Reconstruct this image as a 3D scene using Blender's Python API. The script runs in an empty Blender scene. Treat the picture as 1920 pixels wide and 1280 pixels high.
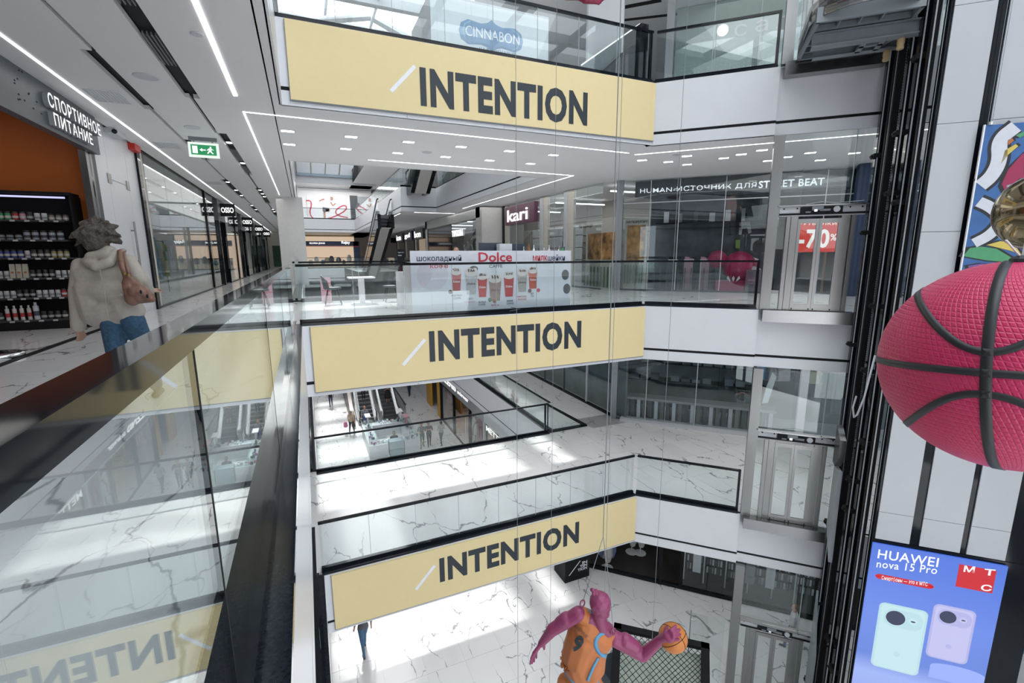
import bpy, bmesh, math, random
import numpy as np
from mathutils import Vector, Matrix, noise
random.seed(7)
sc = bpy.context.scene
col = sc.collection
PI = math.pi
# ------------------------------------------------------------------ camera
YAW, PITCH, ROLL, FPX = math.radians(23.5847), math.radians(10.461), math.radians(-0.314), 875.656
_fw = Vector((math.sin(YAW)*math.cos(PITCH), math.cos(YAW)*math.cos(PITCH), -math.sin(PITCH)))
_rt = Vector((math.cos(YAW), -math.sin(YAW), 0))
_up = _rt.cross(_fw)
RT = _rt*math.cos(ROLL)+_up*math.sin(ROLL)
UP = _up*math.cos(ROLL)-_rt*math.sin(ROLL)
FW = _fw
cam_d = bpy.data.cameras.new('camera')
cam = bpy.data.objects.new('camera', cam_d)
col.objects.link(cam)
cam_d.sensor_width = 36; cam_d.lens = FPX/1920*36; cam_d.clip_start = 0.02; cam_d.clip_end = 300
M = Matrix(((RT.x, UP.x, -FW.x, 0), (RT.y, UP.y, -FW.y, 0), (RT.z, UP.z, -FW.z, 0), (0, 0, 0, 1)))
cam.matrix_world = M
sc.camera = cam
# ------------------------------------------------------------------ light
sc.view_settings.view_transform = 'Standard'
sc.view_settings.look = 'None'
sc.view_settings.exposure = 0.15
sc.view_settings.gamma = 1.0
sc.view_settings.use_curve_mapping = False
sc.cycles.max_bounces = 8
sc.cycles.diffuse_bounces = 4
sc.cycles.glossy_bounces = 4
sc.cycles.transparent_max_bounces = 40
sc.cycles.sample_clamp_indirect = 4.0
sc.cycles.use_denoising = True
world = bpy.data.worlds.new('sky'); sc.world = world; world.use_nodes = True
wn = world.node_tree
bg = wn.nodes['Background']
SKY = 2.6
sky_tc = wn.nodes.new('ShaderNodeTexCoord'); sky_n = wn.nodes.new('ShaderNodeTexNoise'); sky_n.inputs['Scale'].default_value = 2.2
sky_r = wn.nodes.new('ShaderNodeValToRGB')
sky_r.color_ramp.elements[0].position = .35; sky_r.color_ramp.elements[0].color = (.66, .77, .88, 1)
sky_r.color_ramp.elements[1].position = .6; sky_r.color_ramp.elements[1].color = (.93, .96, 1, 1)
wn.links.new(sky_tc.outputs['Generated'], sky_n.inputs['Vector']); wn.links.new(sky_n.outputs['Fac'], sky_r.inputs['Fac'])
wn.links.new(sky_r.outputs['Color'], bg.inputs['Color']); bg.inputs['Strength'].default_value = SKY
def add_light(kind, name, loc, energy, color=(1, 1, 1), size=1, size_y=None, rot=None, direction=None):
    l = bpy.data.lights.new(name, kind); l.energy = energy; l.color = color
    if kind == 'AREA':
        l.size = size
        if size_y: l.shape = 'RECTANGLE'; l.size_y = size_y
    elif kind == 'SUN': l.angle = size
    else: l.shadow_soft_size = size
    o = bpy.data.objects.new(name, l); o.location = loc; col.objects.link(o)
    if direction: o.rotation_euler = Vector(direction).to_track_quat('-Z', 'Y').to_euler()
    return o
add_light('SUN', 'sun', (0, 30, 30), 5.0, (1, .985, .95), math.radians(2.2), direction=(.0, -.68, -1))
add_light('AREA', 'skylight_fill', (5, -1.0, 11.8), 560, (.93, .97, 1), 14, 9, direction=(0, .62, -1))  # area light added under the roof opening to push skylight onto the banners
for z_, e_ in ((2.5, 150), (-3.0, 300), (-8.5, 360)):
    add_light('AREA', 'rear_fill', (3.5, -5.9, z_-.6), e_, (.95, .98, 1), 10, 3.6, direction=(0, 1, -.45))  # added fill behind the camera, one per level, to brighten the banners
# ceiling lamps of the galleries, as broad downward sources just under each ceiling, plus added fill in the second void
for nm, loc, e, sx, sy in [
        ('gallery_lamp', (4, 12.7, 2.62), 75, 7, 4), ('gallery_lamp', (13, 9.5, 2.62), 60, 4, 4),
        ('gallery_lamp', (-2, 9, 2.62), 26, 2.6, 10), ('gallery_lamp', (-2, 22, 2.62), 70, 2.6, 12),
        ('gallery_lamp', (4, 12.7, -2.88), 70, 7, 4), ('gallery_lamp', (13, 10, -2.88), 75, 5, 5),
        ('gallery_lamp', (4, 12.7, -8.38), 70, 7, 4), ('gallery_lamp', (12, 10, -8.38), 40, 5, 5),
        ('gallery_lamp', (10, 24, 2.62), 70, 2, 16), ('gallery_lamp', (9.8, 24, -2.88), 60, 2, 14),
        ('gallery_lamp', (-2, 36, 2.62), 70, 2.6, 14), ('shop_lamp', (-6, 18, 2.7), 70, 2, 9), ('shop_lamp', (-6, 30, 2.7), 60, 2, 12), ('shop_lamp', (-5.5, 9.8, 2.7), 14, 2, 3), ('shop_lamp', (12.6, 24, 2.6), 60, 2, 14), ('void_fill', (3.7, 40, 9.2), 1500, 5, 24), ('gallery_lamp', (4, 60.3, 8.1), 330, 8, 2.5), ('shop_lamp', (3, 62, 2.5), 60, 7, 3), ('gallery_lamp', (12, 10, 8.1), 60, 6, 6)]:  # void light and far-end gallery lamp: fill added to brighten the second void
    add_light('AREA', nm, loc, e, (1, .98, .95), sx, sy)

# ------------------------------------------------------------------ pixel rays and planes
def ray(px, py):
    return FW + RT*((px-960)/FPX) - UP*((py-640)/FPX)
def onX(px, py, X): d = ray(px, py); return d*(X/d.x)
def onY(px, py, Y): d = ray(px, py); return d*(Y/d.y)
def onZ(px, py, Z): d = ray(px, py); return d*(Z/d.z)
def VD(px, py, dep): return ray(px, py)*dep
C45 = Vector((8.23, 10, 0)); D45 = Vector((math.sqrt(.5), -math.sqrt(.5), 0)); N45 = Vector((-math.sqrt(.5), -math.sqrt(.5), 0))
def onS(px, py, o):
    d = ray(px, py); t = (N45.dot(C45)+o)/N45.dot(d); P = d*t
    return (P-C45).dot(D45), P.z
def onSide(px, py, s):
    d = ray(px, py); t = (D45.dot(C45)+s)/D45.dot(d); P = d*t
    return (P-C45).dot(N45), P.z
class Fr:
    def __init__(s, o, a, b, c=(0, 0, 1)):
        s.o = Vector(o); s.a = Vector(a); s.b = Vector(b); s.c = Vector(c)
    def __call__(s, x, y, z): return s.o+s.a*x+s.b*y+s.c*z
    def at(s, x, y, z): return Fr(s(x, y, z), s.a, s.b, s.c)
W0 = Fr((0, 0, 0), (1, 0, 0), (0, 1, 0))
def FB(Y): return Fr((0, Y, 0), (1, 0, 0), (0, -1, 0))
def FL(X): return Fr((X, 0, 0), (0, 1, 0), (1, 0, 0))
def FRt(X): return Fr((X, 0, 0), (0, -1, 0), (-1, 0, 0))
F45 = Fr(C45, D45, N45)
def rotz(F, ang, org=None):
    c, s = math.cos(ang), math.sin(ang)
    return Fr(F.o, F.a*c+F.b*s, F.b*c-F.a*s, F.c)
# ------------------------------------------------------------------ materials
MATS = {}
def principled(name):
    m = bpy.data.materials.new(name); m.use_nodes = True
    return m, m.node_tree, m.node_tree.nodes['Principled BSDF']
def mat(name, c, rough=.5, metal=0, emit=0, var=.04, spec=.5, bump=0, scale=8):
    if name in MATS: return MATS[name]
    m, nt, b = principled(name)
    b.inputs['Roughness'].default_value = rough; b.inputs['Metallic'].default_value = metal
    b.inputs['Specular IOR Level'].default_value = spec
    if emit:
        b.inputs['Base Color'].default_value = (*[x*.12 for x in c], 1)
        b.inputs['Emission Color'].default_value = (*c, 1); b.inputs['Emission Strength'].default_value = emit
    else:
        n = nt.nodes.new('ShaderNodeTexNoise'); n.inputs['Scale'].default_value = scale; n.inputs['Detail'].default_value = 4
        tc = nt.nodes.new('ShaderNodeNewGeometry')
        r = nt.nodes.new('ShaderNodeValToRGB')
        r.color_ramp.elements[0].position = .3; r.color_ramp.elements[1].position = .7
        r.color_ramp.elements[0].color = (*[max(0, x*(1-var)) for x in c], 1)
        r.color_ramp.elements[1].color = (*[min(1, x*(1+var)) for x in c], 1)
        nt.links.new(tc.outputs['Position'], n.inputs['Vector']); nt.links.new(n.outputs['Fac'], r.inputs['Fac'])
        nt.links.new(r.outputs['Color'], b.inputs['Base Color'])
        if bump:
            bp = nt.nodes.new('ShaderNodeBump'); bp.inputs['Strength'].default_value = bump; bp.inputs['Distance'].default_value = .02
            nt.links.new(n.outputs['Fac'], bp.inputs['Height']); nt.links.new(bp.outputs['Normal'], b.inputs['Normal'])
    MATS[name] = m
    return m
def glass_mat(name, tint=(.9, .95, .95), ior=1.5, rough=0.0):
    m = bpy.data.materials.new(name); m.use_nodes = True; nt = m.node_tree; nt.nodes.clear()
    out = nt.nodes.new('ShaderNodeOutputMaterial'); mx = nt.nodes.new('ShaderNodeMixShader')
    tr = nt.nodes.new('ShaderNodeBsdfTransparent'); gl = nt.nodes.new('ShaderNodeBsdfGlossy'); fr = nt.nodes.new('ShaderNodeFresnel')
    ge = nt.nodes.new('ShaderNodeNewGeometry'); mi = nt.nodes.new('ShaderNodeMix')
    mi.inputs[2].default_value = ior; mi.inputs[3].default_value = 1/ior
    tr.inputs[0].default_value = (*tint, 1); gl.inputs['Roughness'].default_value = rough; gl.inputs[0].default_value = (.97, 1, 1, 1)
    L = nt.links.new
    L(ge.outputs['Backfacing'], mi.inputs[0]); L(mi.outputs[0], fr.inputs[0]); L(fr.outputs[0], mx.inputs[0])
    L(tr.outputs[0], mx.inputs[1]); L(gl.outputs[0], mx.inputs[2]); L(mx.outputs[0], out.inputs[0])
    MATS[name] = m
    return m
GLASS = glass_mat('clear_glass', (.935, .965, .965))
GLASS2 = glass_mat('shop_glass', (.90, .93, .94))
GLASSN = glass_mat('balustrade_glass', (.93, .965, .965), 1.62)
def marble(name, base, vein, rough, vscale=.95, dens=.024):
    m, nt, b = principled(name); L = nt.links.new; N = nt.nodes.new
    ge = N('ShaderNodeNewGeometry'); oi = N('ShaderNodeObjectInfo')
    mu = N('ShaderNodeVectorMath'); mu.operation = 'MULTIPLY_ADD'
    L(oi.outputs['Random'], mu.inputs[0]); mu.inputs[1].default_value = (37, 53, 11); L(ge.outputs['Position'], mu.inputs[2])
    mp = N('ShaderNodeMapping'); mp.inputs['Rotation'].default_value = (0, 0, .6); mp.inputs['Scale'].default_value = (1.0, .45, 1)
    L(mu.outputs[0], mp.inputs['Vector'])
    n1 = N('ShaderNodeTexNoise'); n1.inputs['Scale'].default_value = 1.6; n1.inputs['Detail'].default_value = 7; L(mp.outputs[0], n1.inputs['Vector'])
    ad = N('ShaderNodeVectorMath'); ad.operation = 'MULTIPLY_ADD'; L(n1.outputs['Color'], ad.inputs[0]); ad.inputs[1].default_value = (.9, .9, .0); L(mp.outputs[0], ad.inputs[2])
    v = N('ShaderNodeTexVoronoi'); v.feature = 'DISTANCE_TO_EDGE'; v.inputs['Scale'].default_value = vscale; L(ad.outputs[0], v.inputs['Vector'])
    n2 = N('ShaderNodeTexNoise'); n2.inputs['Scale'].default_value = 1.3; n2.inputs['Detail'].default_value = 3; L(mu.outputs[0], n2.inputs['Vector'])
    w = N('ShaderNodeMapRange'); w.inputs[1].default_value = .40; w.inputs[2].default_value = .66; w.inputs[3].default_value = .0006; w.inputs[4].default_value = dens; L(n2.outputs['Fac'], w.inputs[0])
    di = N('ShaderNodeMath'); di.operation = 'DIVIDE'; L(v.outputs['Distance'], di.inputs[0]); L(w.outputs[0], di.inputs[1])
    cl = N('ShaderNodeMapRange'); cl.inputs[1].default_value = .2; cl.inputs[2].default_value = 1.; cl.inputs[3].default_value = .85; cl.inputs[4].default_value = 0; L(di.outputs[0], cl.inputs[0])
    mxa = N('ShaderNodeMix'); mxa.data_type = 'RGBA'; mxa.inputs[6].default_value = (*base, 1); mxa.inputs[7].default_value = (*[x*.86 for x in base], 1)
    n3 = N('ShaderNodeTexNoise'); n3.inputs['Scale'].default_value = .8; n3.inputs['Detail'].default_value = 5; L(mp.outputs[0], n3.inputs['Vector'])
    r3 = N('ShaderNodeMapRange'); r3.inputs[1].default_value = .5; r3.inputs[2].default_value = .8; L(n3.outputs['Fac'], r3.inputs[0]); L(r3.outputs[0], mxa.inputs[0])
    mx = N('ShaderNodeMix'); mx.data_type = 'RGBA'; L(cl.outputs[0], mx.inputs[0]); L(mxa.outputs[2], mx.inputs[6]); mx.inputs[7].default_value = (*vein, 1)
    L(mx.outputs[2], b.inputs['Base Color']); b.inputs['Roughness'].default_value = rough
    MATS[name] = m
    return m
MARBLE = marble('white_marble', (.74, .745, .755), (.16, .17, .18), .13)
def brushed(name, c, rough=.28, vertical=True):
    m, nt, b = principled(name); L = nt.links.new; N = nt.nodes.new
    ge = N('ShaderNodeNewGeometry'); mp = N('ShaderNodeMapping'); mp.inputs['Scale'].default_value = (60, 60, 1.2) if vertical else (2, 2, 90)
    n = N('ShaderNodeTexNoise'); n.inputs['Scale'].default_value = 2; n.inputs['Detail'].default_value = 5
    L(ge.outputs['Position'], mp.inputs[0]); L(mp.outputs[0], n.inputs['Vector'])
    r = N('ShaderNodeMapRange'); r.inputs[3].default_value = rough*.9; r.inputs[4].default_value = rough*1.15; L(n.outputs['Fac'], r.inputs[0]); L(r.outputs[0], b.inputs['Roughness'])
    b.inputs['Base Color'].default_value = (*c, 1); b.inputs['Metallic'].default_value = 1
    MATS[name] = m
    return m
STEEL = brushed('brushed_steel', (.25, .25, .25)); STEELH = brushed('brushed_steel_sill', (.27, .27, .275), .22, False)
CHROME = mat('chrome', (.8, .82, .84), .12, 1)
WHITE = mat('white_plaster', (.78, .785, .80), .55, var=.015, scale=2)
CEIL = mat('ceiling_paint', (.76, .765, .775), .65, var=.012, scale=1)
PANEL = mat('white_cladding_panel', (.72, .735, .77), .32, var=.015, scale=2)
BLACK = mat('black_gloss', (.008, .010, .013), .06, spec=.2)
BLACKM = mat('black_matt', (.010, .011, .013), .6, spec=.2)
SLOT = mat('black_ceiling_slot', (.012, .013, .015), .8)
GRANITE = mat('black_granite_ledge', (.009, .012, .018), .1, var=.6, scale=60, spec=.25)
DARKG = mat('dark_grey', (.07, .08, .09), .45)
GREY = mat('mid_grey', (.22, .24, .26), .5)
LGREY = mat('light_grey', (.55, .57, .6), .5)
YEL = mat('yellow_banner', (.80, .66, .36), .6, var=.01)
INK = mat('dark_lettering', (.022, .032, .042), .5)
INKW = mat('white_print', (.85, .87, .92), .5)
LED = mat('light_strip', (1, 1, 1), .5, emit=3.0)
LEDS = mat('downlight_lens', (1, .99, .96), .5, emit=7.0)
SIGNW = mat('lit_sign_letters', (1, 1, 1), .5, emit=1.05)
ORANGE = mat('orange_wall', (.50, .12, .012), .6, var=.05, scale=1)
RED = mat('sale_red', (.52, .04, .03), .5)
CREAM = mat('cream_wall', (.62, .59, .53), .5)
NAVY = mat('navy_panel', (.015, .035, .09), .4)
# ------------------------------------------------------------------ mesh builder
class MB:
    def __init__(s): s.v = []; s.f = []; s.m = []; s.sm = False
    def add(s, vs, fs, mi=0):
        n = len(s.v); s.v += [tuple(v) for v in vs]; s.f += [tuple(i+n for i in f) for f in fs]; s.m += [mi]*len(fs)
        return s
    def fbox(s, F, a0, a1, b0, b1, c0, c1, mi=0):
        vs = [F(a, b, c) for c in (c0, c1) for b in (b0, b1) for a in (a0, a1)]
        fl = [(0, 2, 3, 1), (4, 5, 7, 6), (0, 1, 5, 4), (2, 6, 7, 3), (0, 4, 6, 2), (1, 3, 7, 5)]
        if F.a.cross(F.b).dot(F.c)*(a1-a0)*(b1-b0)*(c1-c0) < 0: fl = [f[::-1] for f in fl]
        return s.add(vs, fl, mi)
    def box(s, x0, x1, y0, y1, z0, z1, mi=0): return s.fbox(W0, x0, x1, y0, y1, z0, z1, mi)
    def prism(s, pts, z0, z1, mt=0, mb=0, ms=0):
        n = len(pts); A = sum(pts[i][0]*pts[(i+1) % n][1]-pts[(i+1) % n][0]*pts[i][1] for i in range(n))
        if A < 0: pts = pts[::-1]
        vs = [(p[0], p[1], z0) for p in pts]+[(p[0], p[1], z1) for p in pts]
        s.add(vs, [tuple(range(n, 2*n))], mt)
        s.add(vs, [tuple(range(n-1, -1, -1))], mb)
        s.add(vs, [(i, (i+1) % n, n+(i+1) % n, n+i) for i in range(n)], ms)
        return s
    def fprism(s, F, pts, b0, b1, mi=0):      # outline in (a,c), extruded along b
        n = len(pts); A = sum(pts[i][0]*pts[(i+1) % n][1]-pts[(i+1) % n][0]*pts[i][1] for i in range(n))
        if A < 0: pts = pts[::-1]
        vs = [F(p[0], b0, p[1]) for p in pts]+[F(p[0], b1, p[1]) for p in pts]
        s.add(vs, [tuple(range(n, 2*n)), tuple(range(n-1, -1, -1))]+[(i, (i+1) % n, n+(i+1) % n, n+i) for i in range(n)], mi)
        return s
    def tube(s, pts, r, k=8, mi=0, closed=False):
        pts = [Vector(p) for p in pts]; n = len(pts); rings = []
        rr = r if isinstance(r, (list, tuple)) else [r]*n
        up = None
        for i, p in enumerate(pts):
            t = (pts[min(i+1, n-1)]-pts[max(i-1, 0)]).normalized()
            if up is None:
                up = Vector((0, 0, 1)) if abs(t.z) < .9 else Vector((1, 0, 0))
            x = t.cross(up).normalized(); y = x.cross(t); up = y
            rings.append([p+x*rr[i]*math.cos(2*PI*j/k)+y*rr[i]*math.sin(2*PI*j/k) for j in range(k)])
        vs = [v for rg in rings for v in rg]; fs = []
        for i in range(n-1):
            for j in range(k):
                a = i*k+j; b = i*k+(j+1) % k
                fs.append((a, a+k, b+k, b))
        fs.append(tuple(range(k))); fs.append(tuple(range(n*k-1, (n-1)*k-1, -1)))
        return s.add(vs, fs, mi)
    def lathe(s, c, prof, k=16, mi=0, F=None):
        vs = []; fs = []
        for r, z in prof:
            for j in range(k): vs.append(Vector((c[0]+r*math.cos(2*PI*j/k), c[1]+r*math.sin(2*PI*j/k), c[2]+z)))
        for i in range(len(prof)-1):
            for j in range(k):
                a = i*k+j; b = i*k+(j+1) % k
                fs.append((a, b, b+k, a+k))
        fs.append(tuple(range(k-1, -1, -1))); n = len(prof); fs.append(tuple(range((n-1)*k, n*k)))
        return s.add(vs, fs, mi)
    def ball(s, c, r, k=12, mi=0, sc_=(1, 1, 1)):
        prof = [(max(.001, math.sin(PI*i/(k//2+2))), -math.cos(PI*i/(k//2+2))) for i in range(k//2+3)]
        vs = []; fs = []
        for pr, z in prof:
            for j in range(k): vs.append((c[0]+r*pr*math.cos(2*PI*j/k)*sc_[0], c[1]+r*pr*math.sin(2*PI*j/k)*sc_[1], c[2]+r*z*sc_[2]))
        for i in range(len(prof)-1):
            for j in range(k):
                a = i*k+j; b = i*k+(j+1) % k
                fs.append((a, b, b+k, a+k))
        return s.add(vs, fs, mi)
    def mesh(s, name, mats, smooth=False):
        me = bpy.data.meshes.new(name); me.from_pydata(s.v, [], s.f)
        for m in (mats if isinstance(mats, (list, tuple)) else [mats]): me.materials.append(m)
        me.polygons.foreach_set('material_index', s.m)
        if smooth: me.polygons.foreach_set('use_smooth', [True]*len(s.f))
        me.update(); return me
def tagit(o, label=None, cat=None, group=None, kind=None):
    if label: o['label'] = label
    if cat: o['category'] = cat
    if group: o['group'] = group
    if kind: o['kind'] = kind
    return o
def wmat(q):
    m = Matrix.Translation(q.location) @ q.rotation_euler.to_matrix().to_4x4()
    return wmat(q.parent) @ m if q.parent else m
def obj(name, me, parent=None, world=True):
    o = bpy.data.objects.new(name, me); col.objects.link(o)
    if parent is not None:
        o.parent = parent
        if world: me.transform(wmat(parent).inverted())
    return o
def part(name, mb, mats, parent, smooth=False, label=None, kind=None, world=True):
    o = obj(name, mb.mesh(name, mats, smooth), parent, world)
    return tagit(o, label=label, kind=kind)
def solo(name, mb, mats, label, cat, group=None, smooth=False, org=None):
    me = mb.mesh(name, mats, smooth)
    o = bpy.data.objects.new(name, me); col.objects.link(o)
    xs = np.array([v.co for v in me.vertices]); c = xs.mean(0); c[2] = xs[:, 2].min()
    if org is not None: c = np.array(org)
    me.transform(Matrix.Translation(-Vector(c))); o.location = Vector(c)
    return tagit(o, label, cat, group)
def thing(name, label, cat, loc=(0, 0, 0), rz=0, group=None):
    o = bpy.data.objects.new(name, None); o.location = Vector(loc); o.rotation_euler = (0, 0, rz); o.empty_display_size = .2
    col.objects.link(o)
    return tagit(o, label, cat, group)
def struct(name, mb, mats, label=None, smooth=False):
    o = obj(name, mb.mesh(name, mats, smooth)); return tagit(o, label=label, kind='structure')
def copy_tree(o, parent=None):
    c = o.copy(); col.objects.link(c); c.parent = parent
    for ch in list(o.children): copy_tree(ch, c)
    return c
def place(proto, loc, label, rz=None, used=[]):
    o = proto if proto.name not in used else copy_tree(proto)
    used.append(proto.name)
    o.location = Vector(loc); o['label'] = label
    if rz is not None: o.rotation_euler = (0, 0, rz)
    return o
def text_mb(body, size, F, depth=.004, bold=0., align='LEFT', sx=1., shear=0, spacing=1., mi=0, mb=None, res=3):
    cu = bpy.data.curves.new('t', 'FONT'); cu.body = body; cu.size = size; cu.align_x = align; cu.extrude = depth/2
    cu.offset = bold*size; cu.shear = shear; cu.space_character = spacing; cu.resolution_u = res
    o = bpy.data.objects.new('t', cu); col.objects.link(o)
    dg = bpy.context.evaluated_depsgraph_get(); me = bpy.data.meshes.new_from_object(o.evaluated_get(dg))
    mb = mb or MB()
    mb.add([F(v.co.x*sx, v.co.z+depth/2, v.co.y) for v in me.vertices], [tuple(p.vertices) for p in me.polygons], mi)
    bpy.data.objects.remove(o); bpy.data.meshes.remove(me); bpy.data.curves.remove(cu)
    return mb
def disc(mb, F, cx, cz, r, b, mi=0, k=20, rz=None, th=.003):
    mb.fprism(F, [(cx+r*math.cos(2*PI*i/k), cz+(rz or r)*math.sin(2*PI*i/k)) for i in range(k)], b, b+th, mi)
# ---- continuous bodies: tapered capsules fused by a voxel remesh
_ICO = []
def _cap(bm, p, r, q, s):
    if not _ICO:
        g = bmesh.new(); bmesh.ops.create_icosphere(g, subdivisions=2, radius=1); _ICO.extend(v.co.copy() for v in g.verts); g.free()
    vs = [bm.verts.new(Vector(c)+u*rad) for c, rad in ((p, r), (q, s)) for u in _ICO]
    bmesh.ops.convex_hull(bm, input=vs)
    bmesh.ops.delete(bm, geom=[v for v in bm.verts if not v.link_faces], context='VERTS')
def body(name, caps, mats, voxel, parent=None, smooth_it=4, rough=0):
    tot = bmesh.new()
    for c in caps:
        b = bmesh.new(); _cap(b, *c[:4]); me = bpy.data.meshes.new('x'); b.to_mesh(me); b.free(); tot.from_mesh(me); bpy.data.meshes.remove(me)
    me = bpy.data.meshes.new('x'); tot.to_mesh(me); tot.free()
    o = bpy.data.objects.new('x', me); col.objects.link(o)
    m = o.modifiers.new('r', 'REMESH'); m.mode = 'VOXEL'; m.voxel_size = voxel
    if smooth_it:
        m = o.modifiers.new('s', 'SMOOTH'); m.factor = .5; m.iterations = smooth_it
    dg = bpy.context.evaluated_depsgraph_get(); out = bpy.data.meshes.new_from_object(o.evaluated_get(dg)); out.name = name
    bpy.data.objects.remove(o); bpy.data.meshes.remove(me)
    out.materials.clear()
    for mm in mats: out.materials.append(mm)
    n = len(out.polygons); cen = np.empty(n*3); out.polygons.foreach_get('center', cen); cen = cen.reshape(-1, 3)
    best = np.full(n, 1e9); idx = np.zeros(n, int)
    for c in caps:
        a = np.array(c[0]); ab = np.array(c[2])-a; L = max(ab@ab, 1e-9)
        t = np.clip(((cen-a)@ab)/L, 0, 1); d = np.linalg.norm(cen-(a+t[:, None]*ab), axis=1)-(c[1]+(c[3]-c[1])*t)
        k = d < best; best[k] = d[k]; idx[k] = c[4]
    out.polygons.foreach_set('material_index', idx.tolist()); out.polygons.foreach_set('use_smooth', [True]*n)
    if rough:
        for v in out.vertices:
            d = noise.noise_vector(v.co*22)*rough; v.co += d
    out.update()
    return out
# ================================================================== building shell
FZ = {4: 9.65, 3: 4.15, 2: -1.35, 1: -6.85, 0: -12.35}
XE = -.18                                    # edge of the near gallery
def in_holes(x, y, holes): return any(h[0] < x < h[1] and h[2] < y < h[3] for h in holes)
def rect_holes(mb, x0, x1, y0, y1, z0, z1, holes, mt=0, mbm=0, ms=0):
    xs = sorted({x0, x1} | {min(max(v, x0), x1) for h in holes for v in h[:2]}); ys = sorted({y0, y1} | {min(max(v, y0), y1) for h in holes for v in h[2:4]})
    full = {}
    for i in range(len(xs)-1):
        for j in range(len(ys)-1):
            full[i, j] = not in_holes((xs[i]+xs[i+1])/2, (ys[j]+ys[j+1])/2, holes)
    for (i, j), f in full.items():
        if not f: continue
        a, b, c, d = xs[i], xs[i+1], ys[j], ys[j+1]
        mb.add([(a, c, z1), (b, c, z1), (b, d, z1), (a, d, z1)], [(0, 1, 2, 3)], mt)
        mb.add([(a, c, z0), (b, c, z0), (b, d, z0), (a, d, z0)], [(3, 2, 1, 0)], mbm)
        if not full.get((i-1, j)): mb.add([(a, c, z0), (a, d, z0), (a, d, z1), (a, c, z1)], [(3, 2, 1, 0)][::1], ms)
        if not full.get((i+1, j)): mb.add([(b, c, z0), (b, d, z0), (b, d, z1), (b, c, z1)], [(0, 1, 2, 3)], ms)
        if not full.get((i, j-1)): mb.add([(a, c, z0), (b, c, z0), (b, c, z1), (a, c, z1)], [(0, 1, 2, 3)], ms)
        if not full.get((i, j+1)): mb.add([(a, d, z0), (b, d, z0), (b, d, z1), (a, d, z1)], [(3, 2, 1, 0)], ms)
EDGE2 = 15.5
SMATS = [MARBLE, CEIL, BLACKM]
floors = {}
for k in (4, 3, 2, 1):
    F = FZ[k]; zb = F-1.45
    m = MB()
    # near gallery; its underside carries the slotted board ceiling for level 3 and 4
    za = F-1.36 if k in (3,) else zb
    m.prism([(-14, -6), (XE, -6), (XE, 75), (-14, 75)], za, F, 0, 2 if k == 3 else 1, 2)
    m.prism([(XE, 10), (8.23, 10), (8.23, EDGE2), (XE, EDGE2)], zb, F, 0, 1, 2)
    m.prism([(8.23, 10.17), (19, -.6), (34, -.6), (34, 75), (8.23, 75)], zb, F, 0, 1, 2)
    m.prism([(8.0, 10), (8.3, 10.0), (8.23, 10.2)], zb, F, 0, 1, 2)
    if k >= 3: m.prism([(7.9, EDGE2), (8.23, EDGE2), (8.23, 75), (5.72, 75), (5.72, 29.9), (7.9, 29.9)], zb, F, 0, 1, 2)
    if k == 2: m.prism([(4.2, 42.6), (8.23, 42.6), (8.23, 58.5), (4.2, 58.5)], zb, F, 0, 1, 2)
    m.prism([(XE, 58.5), (8.23, 58.5), (8.23, 75), (XE, 75)], zb, F, 0, 1, 2)
    floors[k] = struct('floor', m, SMATS, label={4: 'white top storey slab with flat underside', 3: 'storey slab above the walkway', 2: 'marble walkway slab at eye level', 1: 'marble walkway slab one storey down'}[k])
m = MB(); m.box(-15, 34, -10, 80, -12.6, -12.35)
floors[0] = struct('floor', m, [MARBLE], label='white marble ground floor')
# unseen roof strip over the main void, sized to block sun and admit sky, with a skylight frame over the second void
m = MB()
m.prism([(-14, 7.8), (19, 7.8), (19, 10), (-14, 10)], 12.2, 12.5)
m.prism([(-14, -3), (-.3, -3), (-.3, 7.8), (-14, 7.8)], 12.2, 12.5)
m.prism([(-14, 10), (-.3, 10), (-.3, 75), (-14, 75)], 12.2, 12.5)
m.prism([(8.3, 10), (34, 10), (34, 75), (8.3, 75)], 12.2, 12.5)
m.prism([(-.3, 10), (8.3, 10), (8.3, 15), (-.3, 15)], 12.2, 12.5)
m.box(-.3, 8.3, 58.4, 58.7, 8, 12.3); m.box(-14.3, -14, -6, 75, -12.4, 12.5); m.box(34, 34.3, -1, 75, -12.4, 12.5); m.box(-14, 34, 75, 75.3, -12.4, 12.5)
m.box(19, 19.3, -8, -.6, -12.4, 12.5); m.box(-14, 19.3, -8.3, -8, -12.4, 12.5)
struct('wall_outer', m, [mat('outer_wall_grey', (.6, .61, .63), .7)])
m = MB()
for y in (-6, -3, 0, 3, 6): m.box(-.3, 19, y, y+.3, 12.0, 12.5)
for x in (3, 7, 11, 15): m.box(x, x+.25, -8, 7.8, 12.1, 12.4)
struct('trim_roof', m, [GREY])
m = MB()
for k in (3, 2, 1): m.box(-.1, 19, -8, -6.2, FZ[k]-1.4, FZ[k])
struct('floor_rear', m, [PANEL])
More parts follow.
